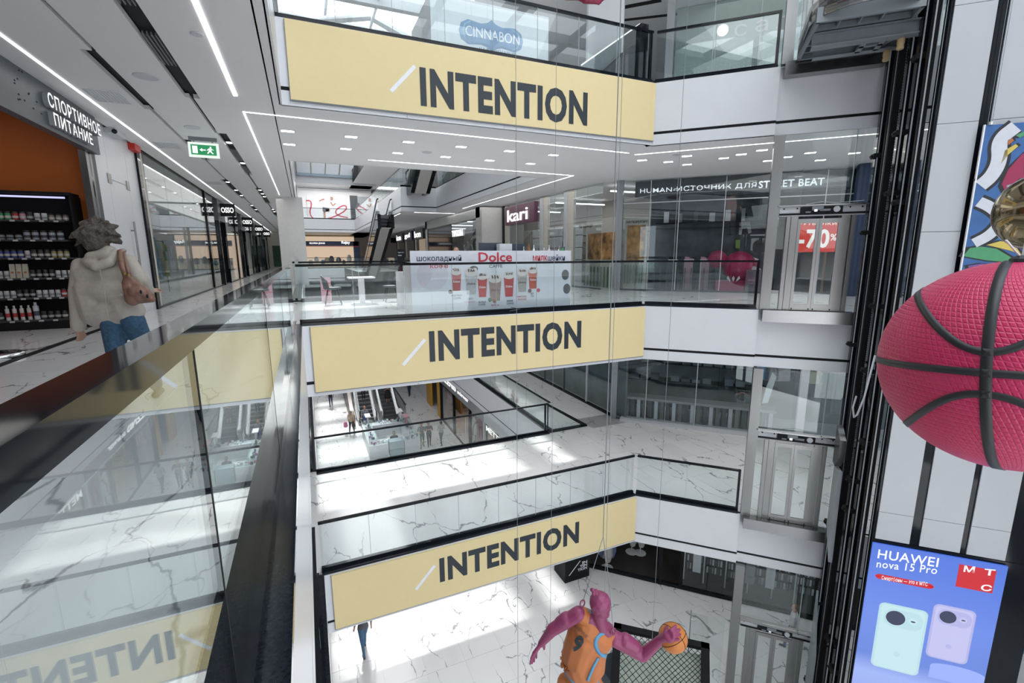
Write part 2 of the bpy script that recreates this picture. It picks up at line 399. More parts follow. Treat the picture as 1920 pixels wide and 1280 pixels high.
# marble tiles on the walkways: each a thin slab of its own, joints open
def tiles(parent, x0, x1, y0, y1, tx, ty, z, ok, limit=300, rot=False):
    g = .006
    mb = MB(); mb.box(g, tx-g, g, ty-g, 0, .008)
    # bevel-free thin tile; each instance offset gives its own veins
    me = mb.mesh('tile', [MARBLE])
    c = []
    nx = int((x1-x0)/tx+.999); ny = int((y1-y0)/ty+.999)
    for i in range(nx):
        for j in range(ny):
            x, y = x0+i*tx, y0+j*ty
            if all(ok(x+u*tx, y+v*ty) for u in (0, 1) for v in (0, 1)): c.append((x, y))
    c.sort(key=lambda p: p[0]**2+p[1]**2)
    for x, y in c[:limit]:
        o = bpy.data.objects.new('tile', me); col.objects.link(o); o.parent = parent; o.location = (x, y, z)
tiles(floors[2], -3.6, XE-.15, 1.2, 60, 1.14, 1.2, FZ[2], lambda x, y: x < XE-.1 and y > 1, 120)
tiles(floors[2], -.18, 11.4, 10.4, 15.3, 1.16, 1.2, FZ[2], lambda x, y: (x-8.23)+(y-10) > .7 or x < 8.3, 60)
tiles(floors[1], XE, 17.2, 6.6, 15.2, 1.2, 1.2, FZ[1], lambda x, y: (x-8.23)+(y-10) > .45 and y > 10.2 and y < 15.4 or (x > 8.3 and (x-8.23)+(y-10) > .45), 150)
tiles(floors[1], 10.05, 11.7, 15.0, 30, .8, 1.2, FZ[1], lambda x, y: True, 40)
tiles(floors[0], -1.2, 14.4, 8.4, 46, 1.2, 1.2, FZ[0], lambda x, y: (x+y < 25) or y > 19, 300)
# ---- ceiling boards of the near gallery with the stepped black slots
slotA = [(-2.37, -2.32, -6, 8.46), (-2.5, -2.33, 8.46, 11.23), (-2.42, -2.36, 11.2, 13.68), (-2.42, -2.24, 13.68, 16.3), (-2.37, -2.32, 16.3, 20), (-2.52, -2.3, 20, 26), (-2.37, -2.32, 26, 29), (-2.52, -2.3, 29, 34), (-2.4, -2.33, 34, 60)]
slotB = [(-1.66, -1.44, -6, 10.18), (-1.6, -1.54, 10.1, 12.72), (-1.56, -1.38, 12.72, 18.6), (-1.53, -1.47, 18.6, 22), (-1.6, -1.38, 22, 28), (-1.53, -1.47, 28, 31), (-1.6, -1.38, 31, 36), (-1.53, -1.47, 36, 60)]
slotC = [(-.3, -.24, 15.3, 19.8)]
m = MB(); rect_holes(m, -3.6, -.3, -6, 60, 2.7, 2.77, slotA+slotB)
m.box(-.32, XE, -6, 10, 2.7, 2.86)
m.box(-.32, XE, 10, 60, 2.7, 2.86); m.box(-3.8, -3.6, -6, 60, 2.86, 2.9)
struct('ceiling', m, [CEIL], label='white board ceiling of the near gallery with stepped slots')
m = MB(); m.box(-14, -3.7, -6, 75, 2.86, 2.88); struct('ceiling', m, [CEIL])
# fixtures inside the slots: louvre grilles and recessed spots
gr = 0
for x0, x1, y0, y1 in [(-1.64, -1.46, 5.4, 6.9), (-1.64, -1.46, 7.65, 8.7), (-1.54, -1.4, 14.6, 16.2), (-1.54, -1.4, 17.1, 18.4)]:
    t = thing('slot_grille', 'black linear air grille in the wide ceiling slot, %s from the viewer' % ['nearest', 'second', 'third', 'fourth'][gr], 'vent', ((x0+x1)/2, y0, 2.74)); gr += 1
    for i in range(4):
        b = MB(); x = x0+(x1-x0)*(i+.5)/4; b.box(x-.006, x+.006, y0, y1, 2.715, 2.75); part('slat', b, [GREY], t)
sp = 0
for x, y in [(-1.47, 13.9), (-1.47, 16.7), (-1.49, 23), (-1.49, 24.3), (-1.49, 25.4), (-1.49, 32), (-1.49, 33.5), (-2.33, 14.9), (-2.41, 21), (-2.41, 23.4), (-2.41, 25.3), (-2.41, 30), (-2.41, 32.4)]:
    t = thing('recessed_spot', 'square recessed spot in the %s black ceiling slot, number %s from the near end' % (('right hand', ['one', 'two', 'three', 'four', 'five', 'six', 'seven'][sp]) if sp < 7 else ('left hand', ['one', 'two', 'three', 'four', 'five', 'six'][sp-7])), 'light', (x, y, 2.78), group='spots in the ceiling slots'); sp += 1
    b = MB(); b.box(x-.08, x+.08, y-.11, y+.11, 2.75, 2.785); part('housing', b, [DARKG], t)
    for q in (-.045, .045):
        b = MB(); b.box(x-.055, x+.055, y+q-.028, y+q+.028, 2.745, 2.762); part('lens', b, [LEDS], t)
# continuous light strips
def strip(pts, w, z, label):
    for (a, b) in zip(pts[:-1], pts[1:]):
        a = Vector((*a, z)); b = Vector((*b, z)); d = (b-a).normalized(); n = Vector((-d.y, d.x, 0))
        F = Fr(a, d, n); m = MB(); m.fbox(F, -w/2, (b-a).length+w/2, -w/2, w/2, -.012, -.001)
        solo('light_strip', m, [LED], label, 'light')
        label = label.replace('light strip', 'light strip turning', 1) if 'turning' not in label else label+' again'
strip([(-3.2, -6), (-3.2, 30)], .035, 2.7, 'thin recessed light strip running along the shopfronts at ceiling edge')
strip([(-3.2, 30), (-3.2, 60)], .035, 2.7, 'far end of the thin recessed light strip over the shopfronts')
strip([(-.86, 2), (-.86, 9.72)], .06, 2.7, 'broad white light strip ending near the first yellow banner')
strip([(8.25, 10.95), (-.84, 10.72), (-.8, 24)], .024, 2.7, 'bent light strip framing the downlights over the walkway')
strip([(1.9, 14.5), (8.75, 14.65), (8.7, 27)], .024, 2.7, 'bent light strip beside the far ceiling opening')
strip([(8.55, 11.05), (14.8, 4.4)], .024, 2.7, 'light strip along the angled ceiling by the lift')
strip([(5.9, 31.5), (5.9, 41)], .04, 2.7, 'dashed light strip under the far balcony corner')
strip([(6.6, 30.4), (9.6, 30.4)], .04, 2.7, 'short light strip across the far balcony underside')
# square downlights
dl = MB(); dl.box(-.13, .13, -.07, .07, -.012, .03)
ring = MB(); rect_holes(ring, -.155, .155, -.095, .095, -.008, .02, [(-.13, .13, -.07, .07)])
proto = thing('downlight', '', 'light', (0, 0, 0), 0, 'square downlights in the walkway ceiling')
part('lens', dl, [LEDS], proto, world=False); part('trim_ring', ring, [LGREY], proto, world=False)
ordn = ['first', 'second', 'third', 'fourth', 'fifth', 'sixth', 'seventh', 'eighth', 'ninth', 'tenth', 'eleventh', 'twelfth', 'thirteenth', 'fourteenth', 'fifteenth']
n = 0
for i in range(6):
    place(proto, (-.12+1.32*i, 11.93, 2.7), 'square downlight in the row nearest the upper yellow banner, %s from left' % ordn[i])
    place(proto, (-.12+1.31*i, 13.27, 2.7), 'square downlight in the row behind the nearest row, %s from left' % ordn[i])
for i, (x, y) in enumerate([(9.22, 11.59), (10.1, 11.49), (10.0, 10.64), (10.93, 11.6), (11.2, 10.46), (11.24, 9.9), (11.31, 9.31), (12.74, 10.25), (12.76, 9.67), (12.83, 9.04), (14.0, 8.6), (14.1, 9.6)]):
    place(proto, (x, y, 2.7), 'square downlight in the angled ceiling left of and around the lift, %s from left' % ordn[i], rz=-PI/4)
# round speakers and vents
for (x, y, r, lab) in [(-1.99, 9.29, .17, 'round white ceiling speaker between the two slots, nearest'), (-1.96, 12.38, .15, 'round white ceiling speaker between the two slots, near the exit sign'), (-1.0, 7.36, .07, 'small round smoke detector beside the broad light strip'), (3.2, 12.9, .13, 'round ceiling speaker among the downlights'), (9.6, 10.6, .12, 'round ceiling speaker in the angled ceiling')]:
    b = MB(); b.lathe((x, y, 2.685), [(r*.9, 0), (r, .006), (r, .016)], 24); solo('ceiling_speaker', b, [LGREY], lab, 'speaker')
for (x, y, lab) in [(-2.85, 10.6, 'white louvred air grille between slot and shopfront, nearest'), (-2.86, 14.5, 'white louvred air grille between slot and shopfront, second'), (-2.86, 21, 'white louvred air grille between slot and shopfront, third')]:
    t = thing('air_grille', lab, 'vent', (x, y, 2.69)); b = MB(); rect_holes(b, x-.27, x+.27, y-.38, y+.38, 2.685, 2.705, [(x-.24, x+.24, y-.35, y+.35)]); part('frame', b, [CEIL], t)
    for i in range(10):
        b = MB(); xx = x-.22+.44*i/9; b.box(xx-.012, xx+.012, y-.35, y+.35, 2.69, 2.7); part('slat', b, [LGREY], t)
# exit sign hanging from the ceiling
t = thing('exit_sign', 'green and white running man exit sign hanging from the ceiling', 'sign', (-1.96, 13.3, 2.3))
F = FB(13.3).at(-1.93, 0, 2.42)
b = MB(); b.fbox(F, -.3, .3, -.03, .03, -.16, .16); part('light_box', b, [mat('exit_box_white', (.8, .9, .82), .4, emit=.9)], t)
b = MB(); b.fbox(F, -.28, .28, -.02, .02, .2, .28); b.fbox(F, -.2, -.17, -.01, .01, .15, .22); b.fbox(F, .17, .2, -.01, .01, .15, .22); part('ceiling_mount', b, [GREY], t)
b = MB(); b.fbox(F, -.25, .25, .03, .033, -.11, .11); part('green_field', b, [mat('exit_green', (.02, .33, .12), .4, emit=.7)], t)
b = MB(); b.fbox(F, -.22, -.12, .033, .037, -.08, .08); b.fprism(F, [(-.08, 0), (-.03, .04), (-.03, .012), (.04, .012), (.04, -.012), (-.03, -.012), (-.03, -.04)], .033, .037)
disc(b, F, .14, .065, .018, .033); b.fprism(F, [(.1, .045), (.16, .04), (.15, -.02), (.19, -.07), (.17, -.08), (.12, -.03), (.08, -.08), (.06, -.07), (.1, -.01)], .033, .037)
b.fprism(F, [(.1, .04), (.06, .0), (.07, -.01), (.11, .02)], .033, .037); b.fprism(F, [(.15, .04), (.2, .01), (.2, 0), (.14, .02)], .033, .037)
part('running_man', b, [SIGNW], t)

# ---- fascia cladding round the main void
def fascia_run(F, a0, a1, z, name='trim_fascia', joints=None, off=None):
    off = (.0 if F is F45 else .03) if off is None else off
    js = [a0]+(joints or [])+[a1]
    m = MB(); m.fbox(F, a0, a1, off-.04, off-.02, z-1.22, z-1.12); grv = struct('trim_groove', m, [BLACKM])
    for i in range(len(js)-1):
        m = MB(); m.fbox(F, js[i]+.003, js[i+1]-.003, off-.05, off, z-1.135, z-.005); m.fbox(F, js[i]+.003, js[i+1]-.003, off-.05, off, z-1.45, z-1.2)
        p = part('panel', m, [PANEL], grv)
    return grv
for k in (3, 2, 1):
    z = FZ[k]
    fascia_run(FB(10), XE, 8.23, z, joints=[2.1, 4.2, 6.3], off=.015)
    fascia_run(F45, 0, 2.74, z)
    fascia_run(F45, 2.74, 4.75, z, off=-.09)
    fascia_run(F45, 4.75, 12.0, z, joints=[7.2, 8.35])
    fascia_run(FL(XE), -4, 10, z, joints=[0.5, 5])
    # second void
    fascia_run(Fr((0, EDGE2, 0), (-1, 0, 0), (0, 1, 0)), -8.23, -XE, z)
    fascia_run(FRt(8.23 if k < 3 else 7.9), -58.4 if k < 3 else -29.9, -EDGE2, z, joints=[-25, -20] if k == 3 else [-40, -27])
    fascia_run(FL(XE), EDGE2, 58.4, z, joints=[25, 40])
    fascia_run(FB(58.5), XE, 8.2, z)
    if k == 3: fascia_run(FB(29.9), 5.72, 7.9, z); fascia_run(FRt(5.72), -58.4, -29.9, z, joints=[-40])
# ---- balustrades
def balustrade(F, a0, a1, z, n, label, cat='railing', inset=.13, ledge=.28, H=1.2, post=True, gl=GLASS, ends=(0, 0), railw=.065, posts_at=()):
    t = thing('glass_balustrade', label, cat, F((a0+a1)/2, -inset, z))
    b = MB(); b.fbox(F, a0-ends[0], a1+ends[1], -ledge, .0, z+.0, z+.05); part('base_ledge', b, [GRANITE], t)
    b = MB(); b.fbox(F, a0, a1, -inset-.035, -inset+.035, z+.05, z+.11); part('clamp_rail', b, [BLACK], t)
    w = (a1-a0)/n
    for i in range(n):
        b = MB(); b.fbox(F, a0+i*w+.006, a0+(i+1)*w-.006, -inset-.006, -inset+.006, z+.1, z+H-.03); part('glass_pane', b, [gl], t)
        if post and i:
            b = MB(); b.fbox(F, a0+i*w-.004, a0+i*w+.004, -inset-.007, -inset+.007, z+.1, z+H-.03); part('joint_strip', b, [mat('glass_edge', (.35, .45, .45), .2)], t)
    for a in posts_at:
        b = MB(); b.fbox(F, a-.03, a+.03, -inset-.03, -inset+.03, z+.05, z+H); part('post', b, [BLACK], t)
    b = MB(); b.fbox(F, a0-ends[0], a1+ends[1], -inset-railw/2, -inset+railw/2, z+H-.05, z+H); part('handrail', b, [BLACK], t)
    return t
FN = FL(XE)
t = balustrade(FN.at(0, .04, 0), -3, 9.98, FZ[2], 6, 'near glass balustrade with wide black handrail running along the walkway', inset=.13, gl=GLASSN, post=False)
for i in range(1, 6):
    a = -3+12.98/6*i; b = MB(); b.fbox(FN.at(0, .04, 0), a-.006, a+.006, -.137, -.123, FZ[2]+.1, FZ[2]+1.16); part('joint_strip', b, [BLACKM], t)
for k, nm in ((3, 'top'), (2, 'middle'), (1, 'lower')):
    Z = FZ[k]
    balustrade(FB(10), XE, 8.23, Z, 8, 'glass balustrade above the %s yellow banner' % nm, posts_at=(8.17,) if k == 3 else ())
    balustrade(F45, 0, 2.68, Z, 2, 'angled glass balustrade left of the lift on the %s level' % nm, posts_at=(2.65,))
    if k != 2: balustrade(FN.at(0, .04, 0), -3, 9.98, Z, 6, 'glass balustrade along the near gallery on the %s level' % nm)
    balustrade(Fr((0, EDGE2, 0), (-1, 0, 0), (0, 1, 0)), -8.23, -XE, Z, 5, 'glass balustrade across the far side of the walkway on the %s level' % nm, posts_at=() if k != 1 else (-8.1,))
    balustrade(FRt(8.23 if k < 3 else 7.9), -58.4 if k < 3 else -29.9, -EDGE2, Z, 20 if k < 3 else 9, 'glass balustrade on the right of the second void on the %s level' % nm)
    balustrade(FL(XE), EDGE2, 58.4, Z, 20, 'glass balustrade on the left of the second void on the %s level' % nm)
    balustrade(FB(58.5), XE, 5.7 if k == 3 else 8.2, Z, 6, 'far end glass balustrade of the second void on the %s level' % nm)
balustrade(FB(29.9), 5.72, 7.9, FZ[3], 2, 'short glass balustrade on the far balcony return')
balustrade(FRt(5.72), -58.4, -29.9, FZ[3], 14, 'glass balustrade along the far balcony edge')
# sloping guard at the opening's corner, lower walkway
t = thing('sloping_guard', 'triangular glass guard with sloping black rail at the floor opening corner', 'railing', (9, 15.45, FZ[1]))
F = FB(15.4)
b = MB(); b.fprism(F, [(8.27, FZ[1]+.05), (9.85, FZ[1]+.05), (8.27, FZ[1]+1.12)], -.006, .006); part('glass_pane', b, [GLASS], t)
b = MB(); b.fprism(F, [(8.2, FZ[1]+1.2), (10.0, FZ[1]+.08), (10.0, FZ[1]), (9.85, FZ[1]+.02), (8.2, FZ[1]+1.1)], -.05, .05); part('sloping_rail', b, [BLACK], t)
b = MB(); b.fbox(F, 8.23, 10.0, -.1, .1, FZ[1], FZ[1]+.05); part('base_ledge', b, [GRANITE], t)
b = MB(); b.tube([F(8.23, 0, FZ[1]), F(8.23, 0, FZ[1]+1.18)], .03); part('post', b, [BLACK], t)

# ---- INTENTION banners
for k, nm in ((3, 'topmost'), (2, 'middle'), (1, 'lowest')):
    z = FZ[k]; F = FB(10)
    t = thing('banner', 'long yellow banner reading INTENTION, the %s of the three' % nm, 'banner', (4.1, 9.95, z-1.355))
    b = MB(); b.fbox(F, 0, 8.22, .02, .07, z-1.355, z-.03); part('board', b, [YEL], t)
    b = MB(); b.fbox(F, -.012, 8.232, .01, .06, z-1.375, z-1.355); b.fbox(F, -.012, 0, .01, .06, z-1.355, z-.03); part('frame', b, [GREY], t)
    zz = [(789, 199, 1101, 216), (806, 679, 1089, 652), (825, 1092, 1085, 1018)][3-k]
    base = onY(zz[0], zz[1], 9.93); end = onY(zz[2], zz[3], 9.93)
    H = abs(onY(zz[0], {3: 125, 2: 620, 1: 1046}[k], 9.93).z-base.z)
    mb = text_mb('INTENTION', 1, Fr((0, 0, 0), (1, 0, 0), (0, -1, 0)), .004, .042, spacing=1.1)
    xs = [v[0] for v in mb.v]; zs = [v[2] for v in mb.v]; sx = (end.x-base.x)/(max(xs)-min(xs)); sz = H/(max(zs)-min(zs))
    mb.v = [(base.x+(v[0]-min(xs))*sx, 9.928+v[1], base.z+(v[2]-min(zs))*sz) for v in mb.v]
    part('lettering', mb, [INK], t)
    b = MB(); s0 = {3: (733, 171, 778, 124), 2: (756, 684, 797, 636), 1: (780, 1105, 815, 1060)}[k]
    p0 = onY(s0[0], s0[1], 9.93); p1 = onY(s0[2], s0[3], 9.93); w = .035
    d = (p1-p0).normalized(); q = Vector((-d.z, 0, d.x))*w
    b.fprism(F, [((p0+q).x, (p0+q).z), ((p0-q).x, (p0-q).z), ((p1-q).x, (p1-q).z), ((p1+q).x, (p1+q).z)], .07, .074); part('slash', b, [INKW], t)
# white column between the voids
m = MB(); m.box(-1.0, .12, 24.8, 26, FZ[2], 2.72); struct('wall_column', m, [mat('column_stone', (.66, .655, .64), .25, var=.03)], label='broad white stone column')
# ================================================================== left hand shopfronts (plane X = -3.67)
XS = -3.67
FS = FL(XS)
z2 = FZ[2]; zc = 2.845
def gpane(mb, F, a0, a1, c0, c1, b=0, th=.012, mi=0): mb.fbox(F, a0, a1, b-th/2, b+th/2, c0, c1, mi)
# sports nutrition shop: fascia sign, orange room, stocked shelf unit
def y_at(px, py): return onX(px, py, XS).y
m = MB(); m.fbox(FS, 3.0, 12.24, -.02, .12, 2.0, 2.86)
t = thing('shop_sign', 'dark grey shop fascia with white block letters СПОРТИВНОЕ ПИТАНИЕ', 'sign', (XS, 11, 2))
part('fascia', m, [mat('fascia_graphite', (.10, .115, .13), .35, .3)], t)
for txt, (ax, az, bx, bz), hh in (('СПОРТИВНОЕ', (10.12, 2.34, 12.2, 2.34), .22), ('ПИТАНИЕ', (10.22, 2.08, 11.72, 2.08), .2)):
    mb = text_mb(txt, 1, FS, .05, .012, spacing=1.12)
    xs = [v[1] for v in mb.v]; zs = [v[2] for v in mb.v]
    kx = (bx-ax)/(max(xs)-min(xs)); kz = hh/(max(zs)-min(zs))
    mb.v = [(XS+.12+(v[0]-XS)*1.4, ax+(v[1]-min(xs))*kx, az+(v[2]-min(zs))*kz) for v in mb.v]
    fr_ = max(v[0] for v in mb.v)-.001; mb.m = [0 if all(mb.v[i][0] > fr_ for i in f) else 1 for f in mb.f]
    part('lettering', mb, [SIGNW, mat('letter_return_grey', (.3, .32, .34), .5)], t)
m = MB()
for i in range(15):
    a = 9.3+random.random()*.7; c = 2.15+random.random()*.6
    m.fbox(FS, a, a+.03, .12, .124, c, c+.02)
part('perforation', m, [BLACKM], t)
m = MB(); m.box(-7.5, XS-.02, 12.22, 12.3, z2, 2.86); m.box(-7.5, -7.4, 3, 12.3, z2, 2.86)
struct('wall_orange', m, [ORANGE], label='orange rear wall of the nutrition shop')
m = MB(); m.box(XS-.06, XS+.06, 3.0, 12.24, z2, z2+.008); struct('trim_threshold', m, [BLACKM])
# steel reveal + grey edge post
t = thing('door_reveal', 'steel and black reveal at the right edge of the orange shop opening', 'frame', (XS, 12.1, z2))
for a, b, mm in ((11.78, 11.9, STEEL), (11.9, 11.98, BLACK), (11.98, 12.06, STEEL), (12.06, 12.24, DARKG)):
    m = MB(); m.fbox(FS, a, b, -.08, .03, z2, 2.0); part('profile', m, [mm], t)
# shelf unit facing the camera
SH = FB(11.72)
sx0, sx1 = -6.4, onY(131, 366, 11.72).x
ztop = onY(130, 366, 11.72).z
t = thing('shelf_unit', 'tall black display shelf unit filled with supplement jars', 'shelf', ((sx0+sx1)/2, 11.95, z2))
m = MB(); m.box(sx0, sx1, 12.1, 12.16, z2, ztop); part('back_panel', m, [BLACKM], t)
for xx in (sx0, sx1-.03): 
    m = MB(); m.box(xx, xx+.03, 11.72, 12.1, z2, ztop); part('side_panel', m, [BLACKM], t)
m = MB(); m.box(sx0, sx1, 11.7, 12.12, ztop, ztop+.05); part('top_panel', m, [BLACKM], t); m = MB(); m.box(sx0, sx1-.04, 11.72, 12.1, z2+.0, z2+.16); part('plinth', m, [BLACKM], t)
m = MB(); m.box(sx0+.05, sx1-.1, 11.74, 11.78, ztop-.06, ztop-.03); part('lamp', m, [mat('violet_lamp', (.5, .5, .8), .4, emit=1.2)], t)
shelf_y = [412, 449, 483, 521, 558, 600]
shelfz = [onY(60, y, 11.72).z for y in shelf_y]
rowspec = {0: [('g', 2), ('r', 1), ('p', 1), ('k', 1), ('w', 2), ('b', 3)], 1: [('s', 3), ('c', 5)], 2: [('u', 4), ('w', 1), ('n', 3), ('z', 3)],
           3: [('w', 2), ('bag', 3), ('k', 4), ('w', 3)], 4: [('w', 3), ('k', 3), ('w', 4), ('r', 1), ('w', 1)], 5: [('k', 1), ('bot', 4), ('tall', 1), ('k', 3), ('n', 1)]}
colr = {'g': (.05, .3, .12), 'r': (.45, .03, .04), 'p': (.6, .25, .35), 'k': (.03, .03, .035), 'w': (.62, .64, .66), 'b': (.25, .22, .2), 's': (.3, .33, .36), 'c': (.35, .38, .42), 'u': (.05, .08, .3), 'n': (.06, .06, .05), 'z': (.35, .3, .12), 'bot': (.7, .7, .68), 'tall': (.7, .72, .75), 'bag': (.6, .6, .5)}
nmcol = {'g': 'green', 'r': 'red', 'p': 'pink', 'k': 'black', 'w': 'white', 'b': 'brown banded', 's': 'low silver', 'c': 'silver capped', 'u': 'blue', 'n': 'black and gold', 'z': 'gold patterned', 'bot': 'white squeeze', 'tall': 'large white', 'bag': 'white'}
LIDK = mat('lid_black', (.03, .03, .03), .4); LIDW = mat('lid_white', (.7, .7, .72), .4)
TAG = mat('price_tag', (.5, .52, .56), .5)
shn = ['top', 'second', 'third', 'fourth', 'fifth', 'lowest']
for r, zz in enumerate(shelfz):
    m = MB(); m.box(sx0+.03, sx1-.03-.12*(r < 2), 11.72, 12.1, zz-.03, zz); sh = part('shelf', m, [mat('shelf_board', (.05, .055, .06), .4)], t)
    items = [k for k, n_ in rowspec[r] for _ in range(n_)]
    xR = onY([128, 120, 130, 137, 137, 128][r], shelf_y[r], 11.8).x; xL = onY(-8, shelf_y[r], 11.8).x
    w = (xR-xL)/len(items)
    for i, k in enumerate(items):
        cx = xL+(i+.5)*w; rad = min(w*.42, .075); h = {'bot': .27, 'tall': .32, 'bag': .26, 's': .1, 'w': .13, 'c': .17, 'b': .12}.get(k, .15)
        c = mat('pack_'+k, colr[k], .35, var=.08)
        kind = 'pouch' if k == 'bag' else 'bottle' if k in ('bot', 'tall') else 'jar'
        j = thing('supplement_'+kind, '%s supplement %s on the %s shelf, %s from the left' % (nmcol[k], kind, shn[r], ordn[i]), kind, (cx, 11.86, zz), group='supplements on the black shelf unit')
        m = MB()
        if k == 'bag':
            m.add([(cx-rad, 11.82, zz), (cx+rad, 11.82, zz), (cx+rad, 11.9, zz), (cx-rad, 11.9, zz), (cx-rad*.95, 11.85, zz+h), (cx+rad*.95, 11.85, zz+h), (cx+rad*.95, 11.87, zz+h), (cx-rad*.95, 11.87, zz+h)], [(0, 3, 2, 1), (0, 1, 5, 4), (1, 2, 6, 5), (2, 3, 7, 6), (3, 0, 4, 7), (4, 5, 6, 7)])
            part('pack', m, [c], j); m = MB(); disc(m, FB(11.83), cx, zz+h*.4, rad*.5, 0, th=.012); part('printed_label', m, [mat('label_warm', (.5, .2, .08), .5)], j)
        else:
            rr = rad*(.72 if k == 'bot' else 1)
            m.lathe((cx, 11.86, zz), [(rr, 0), (rr, h*.78), (rr*.82, h*.82)], 12); part('container', m, [c], j, smooth=False)
            m = MB(); lr = rr*(.5 if k in ('bot', 'tall') else .95); m.lathe((cx, 11.86, zz), [(lr, h*.8), (lr, h), (lr*.9, h*1.02)], 12); part('lid', m, [LIDW if k in ('bot', 'tall', 'w') else LIDK], j)
            m = MB(); lc = {'bot': (.5, .05, .05), 'tall': (.08, .08, .12), 'k': (.4, .42, .42), 'w': (.3, .32, .36), 'c': (.05, .06, .08), 's': (.05, .06, .08)}.get(k, (.6, .58, .55))
            m.lathe((cx, 11.86, zz), [(rr+.002, h*.22), (rr+.002, h*.5)], 12); part('printed_label', m, [mat('label_'+k, lc, .5)], j)
        if i % 2 == 0:
            m = MB(); m.box(cx-.035, cx+.035, 11.71, 11.72, zz-.035, zz-.003); part('price_tag', m, [TAG], sh)
# white cladding with a hidden door
t = thing('white_door', 'flush white wall door with steel pull handle beside the orange shop', 'door', (XS, 13.5, z2))
HX = FS
for a0, a1 in ((12.26, 12.95), (12.96, 14.2), (14.21, 14.98)):
    m = MB(); m.fbox(FS, a0, a1, -.05, .0, z2, zc); part('leaf' if a0 == 12.96 else 'cladding_panel', m, [PANEL], t)
m = MB(); m.tube([FS(13.86, .08, -.35), FS(13.86, .08, .82)], .02, 10); m.fbox(FS, 13.85, 13.87, 0, .08, -.1, -.07); m.fbox(FS, 13.85, 13.87, 0, .08, .6, .63); part('pull_handle', m, [STEEL], t)
for a in (12.95, 14.1):
    m = MB(); m.fbox(FS, a-.1, a+.1, 0, .015, 1.55, 1.75); part('patch_hinge', m, [STEEL], t)
m = MB(); m.fbox(FS, 13.0, 14.1, 0, .006, 1.64, 1.65); part('glass_joint', m, [GREY], t)
# camera + alarm near ceiling
t = thing('security_camera', 'small black dome camera on a white bracket over the white door', 'camera', FS(13.4, .15, 2.6)); m = MB(); m.ball(FS(13.0, .2, 2.62), .05); part('lens', m, [BLACK], t); m = MB(); m.fbox(FS, 13.05, 13.7, 0, .2, 2.6, 2.7); part('bracket', m, [LGREY], t)
m = MB(); m.fbox(FS, 14.55, 15.0, 0, .14, 2.55, 2.72); solo('alarm_beacon', m, [mat('alarm_red', (.6, .04, .03), .4)], 'small red fire alarm beacon beside the first black glazing post', 'alarm')
# row of glazed units to the far end
post_y = [15.1, 23.9, 32.8, 41.6, 50.4, 59.2]
for i, y in enumerate(post_y):
    m = MB(); m.fbox(FS, y-.12, y+.12, -.1, .05, z2, zc); solo('glazing_post', m, [BLACK], 'tall black glazing post of the shopfronts, %s from the white door' % ordn[i], 'post')
KR = random.Random(3)
for i in range(5):
    y0, y1 = post_y[i]+.14, post_y[i+1]-.14
    t = thing('shopfront', 'frameless glass shopfront between the %s and %s black posts' % (ordn[i], ordn[i+1]), 'window', (XS, (y0+y1)/2, z2))
    n = 4
    door = 1.8
    m = MB(); m.fbox(FS, y0, y0+.35, -.06, 0, z2, zc); part('stone_reveal', m, [CREAM], t)
    yy = y0+.38; w = (y1-yy)/n
    for q in range(n):
        if i > 0 and q == 1: continue
        m = MB(); gpane(m, FS, yy+q*w+.01, yy+(q+1)*w-.01, z2+.05, zc-.02); part('glass_pane', m, [GLASS2], t)
    m = MB(); m.fbox(FS, y0, y1, -.04, .03, z2, z2+.05); part('floor_channel', m, [DARKG], t)
    for dy in (yy+2*w-.12, yy+2*w+.12):
        m = MB(); m.tube([FS(dy, .06, -.6), FS(dy, .06, 1.0)], .02, 8); part('pull_handle', m, [STEEL], t)
    if i > 0:
        # portal with lit box sign
        yc = yy+1.5*w
        p = thing('shop_portal', 'dark shop portal with a white lit letter box sign, %s along the gallery' % ordn[i-1], 'entrance', (XS, yc, z2))
        m = MB(); m.fbox(FS, yy+w, yy+2*w, -.3, .1, 1.7, zc); part('header', m, [DARKG], p)
        for a in (yy+w, yy+2*w-.12):
            m = MB(); m.fbox(FS, a, a+.12, -.3, .1, z2, 1.7); part('jamb', m, [BLACK], p)
        Q = Fr((XS+.1, yc-.2, 2.25), (1, 0, 0), (0, -1, 0)); m = MB(); m.fbox(Q, 0, .62, -.05, .05, -.3, .3); part('sign_box', m, [BLACKM], p)
        mb = text_mb('OSSO', .34, Q.at(.03, .055, -.12), .02, .03, sx=.62); part('lettering', mb, [SIGNW], p)
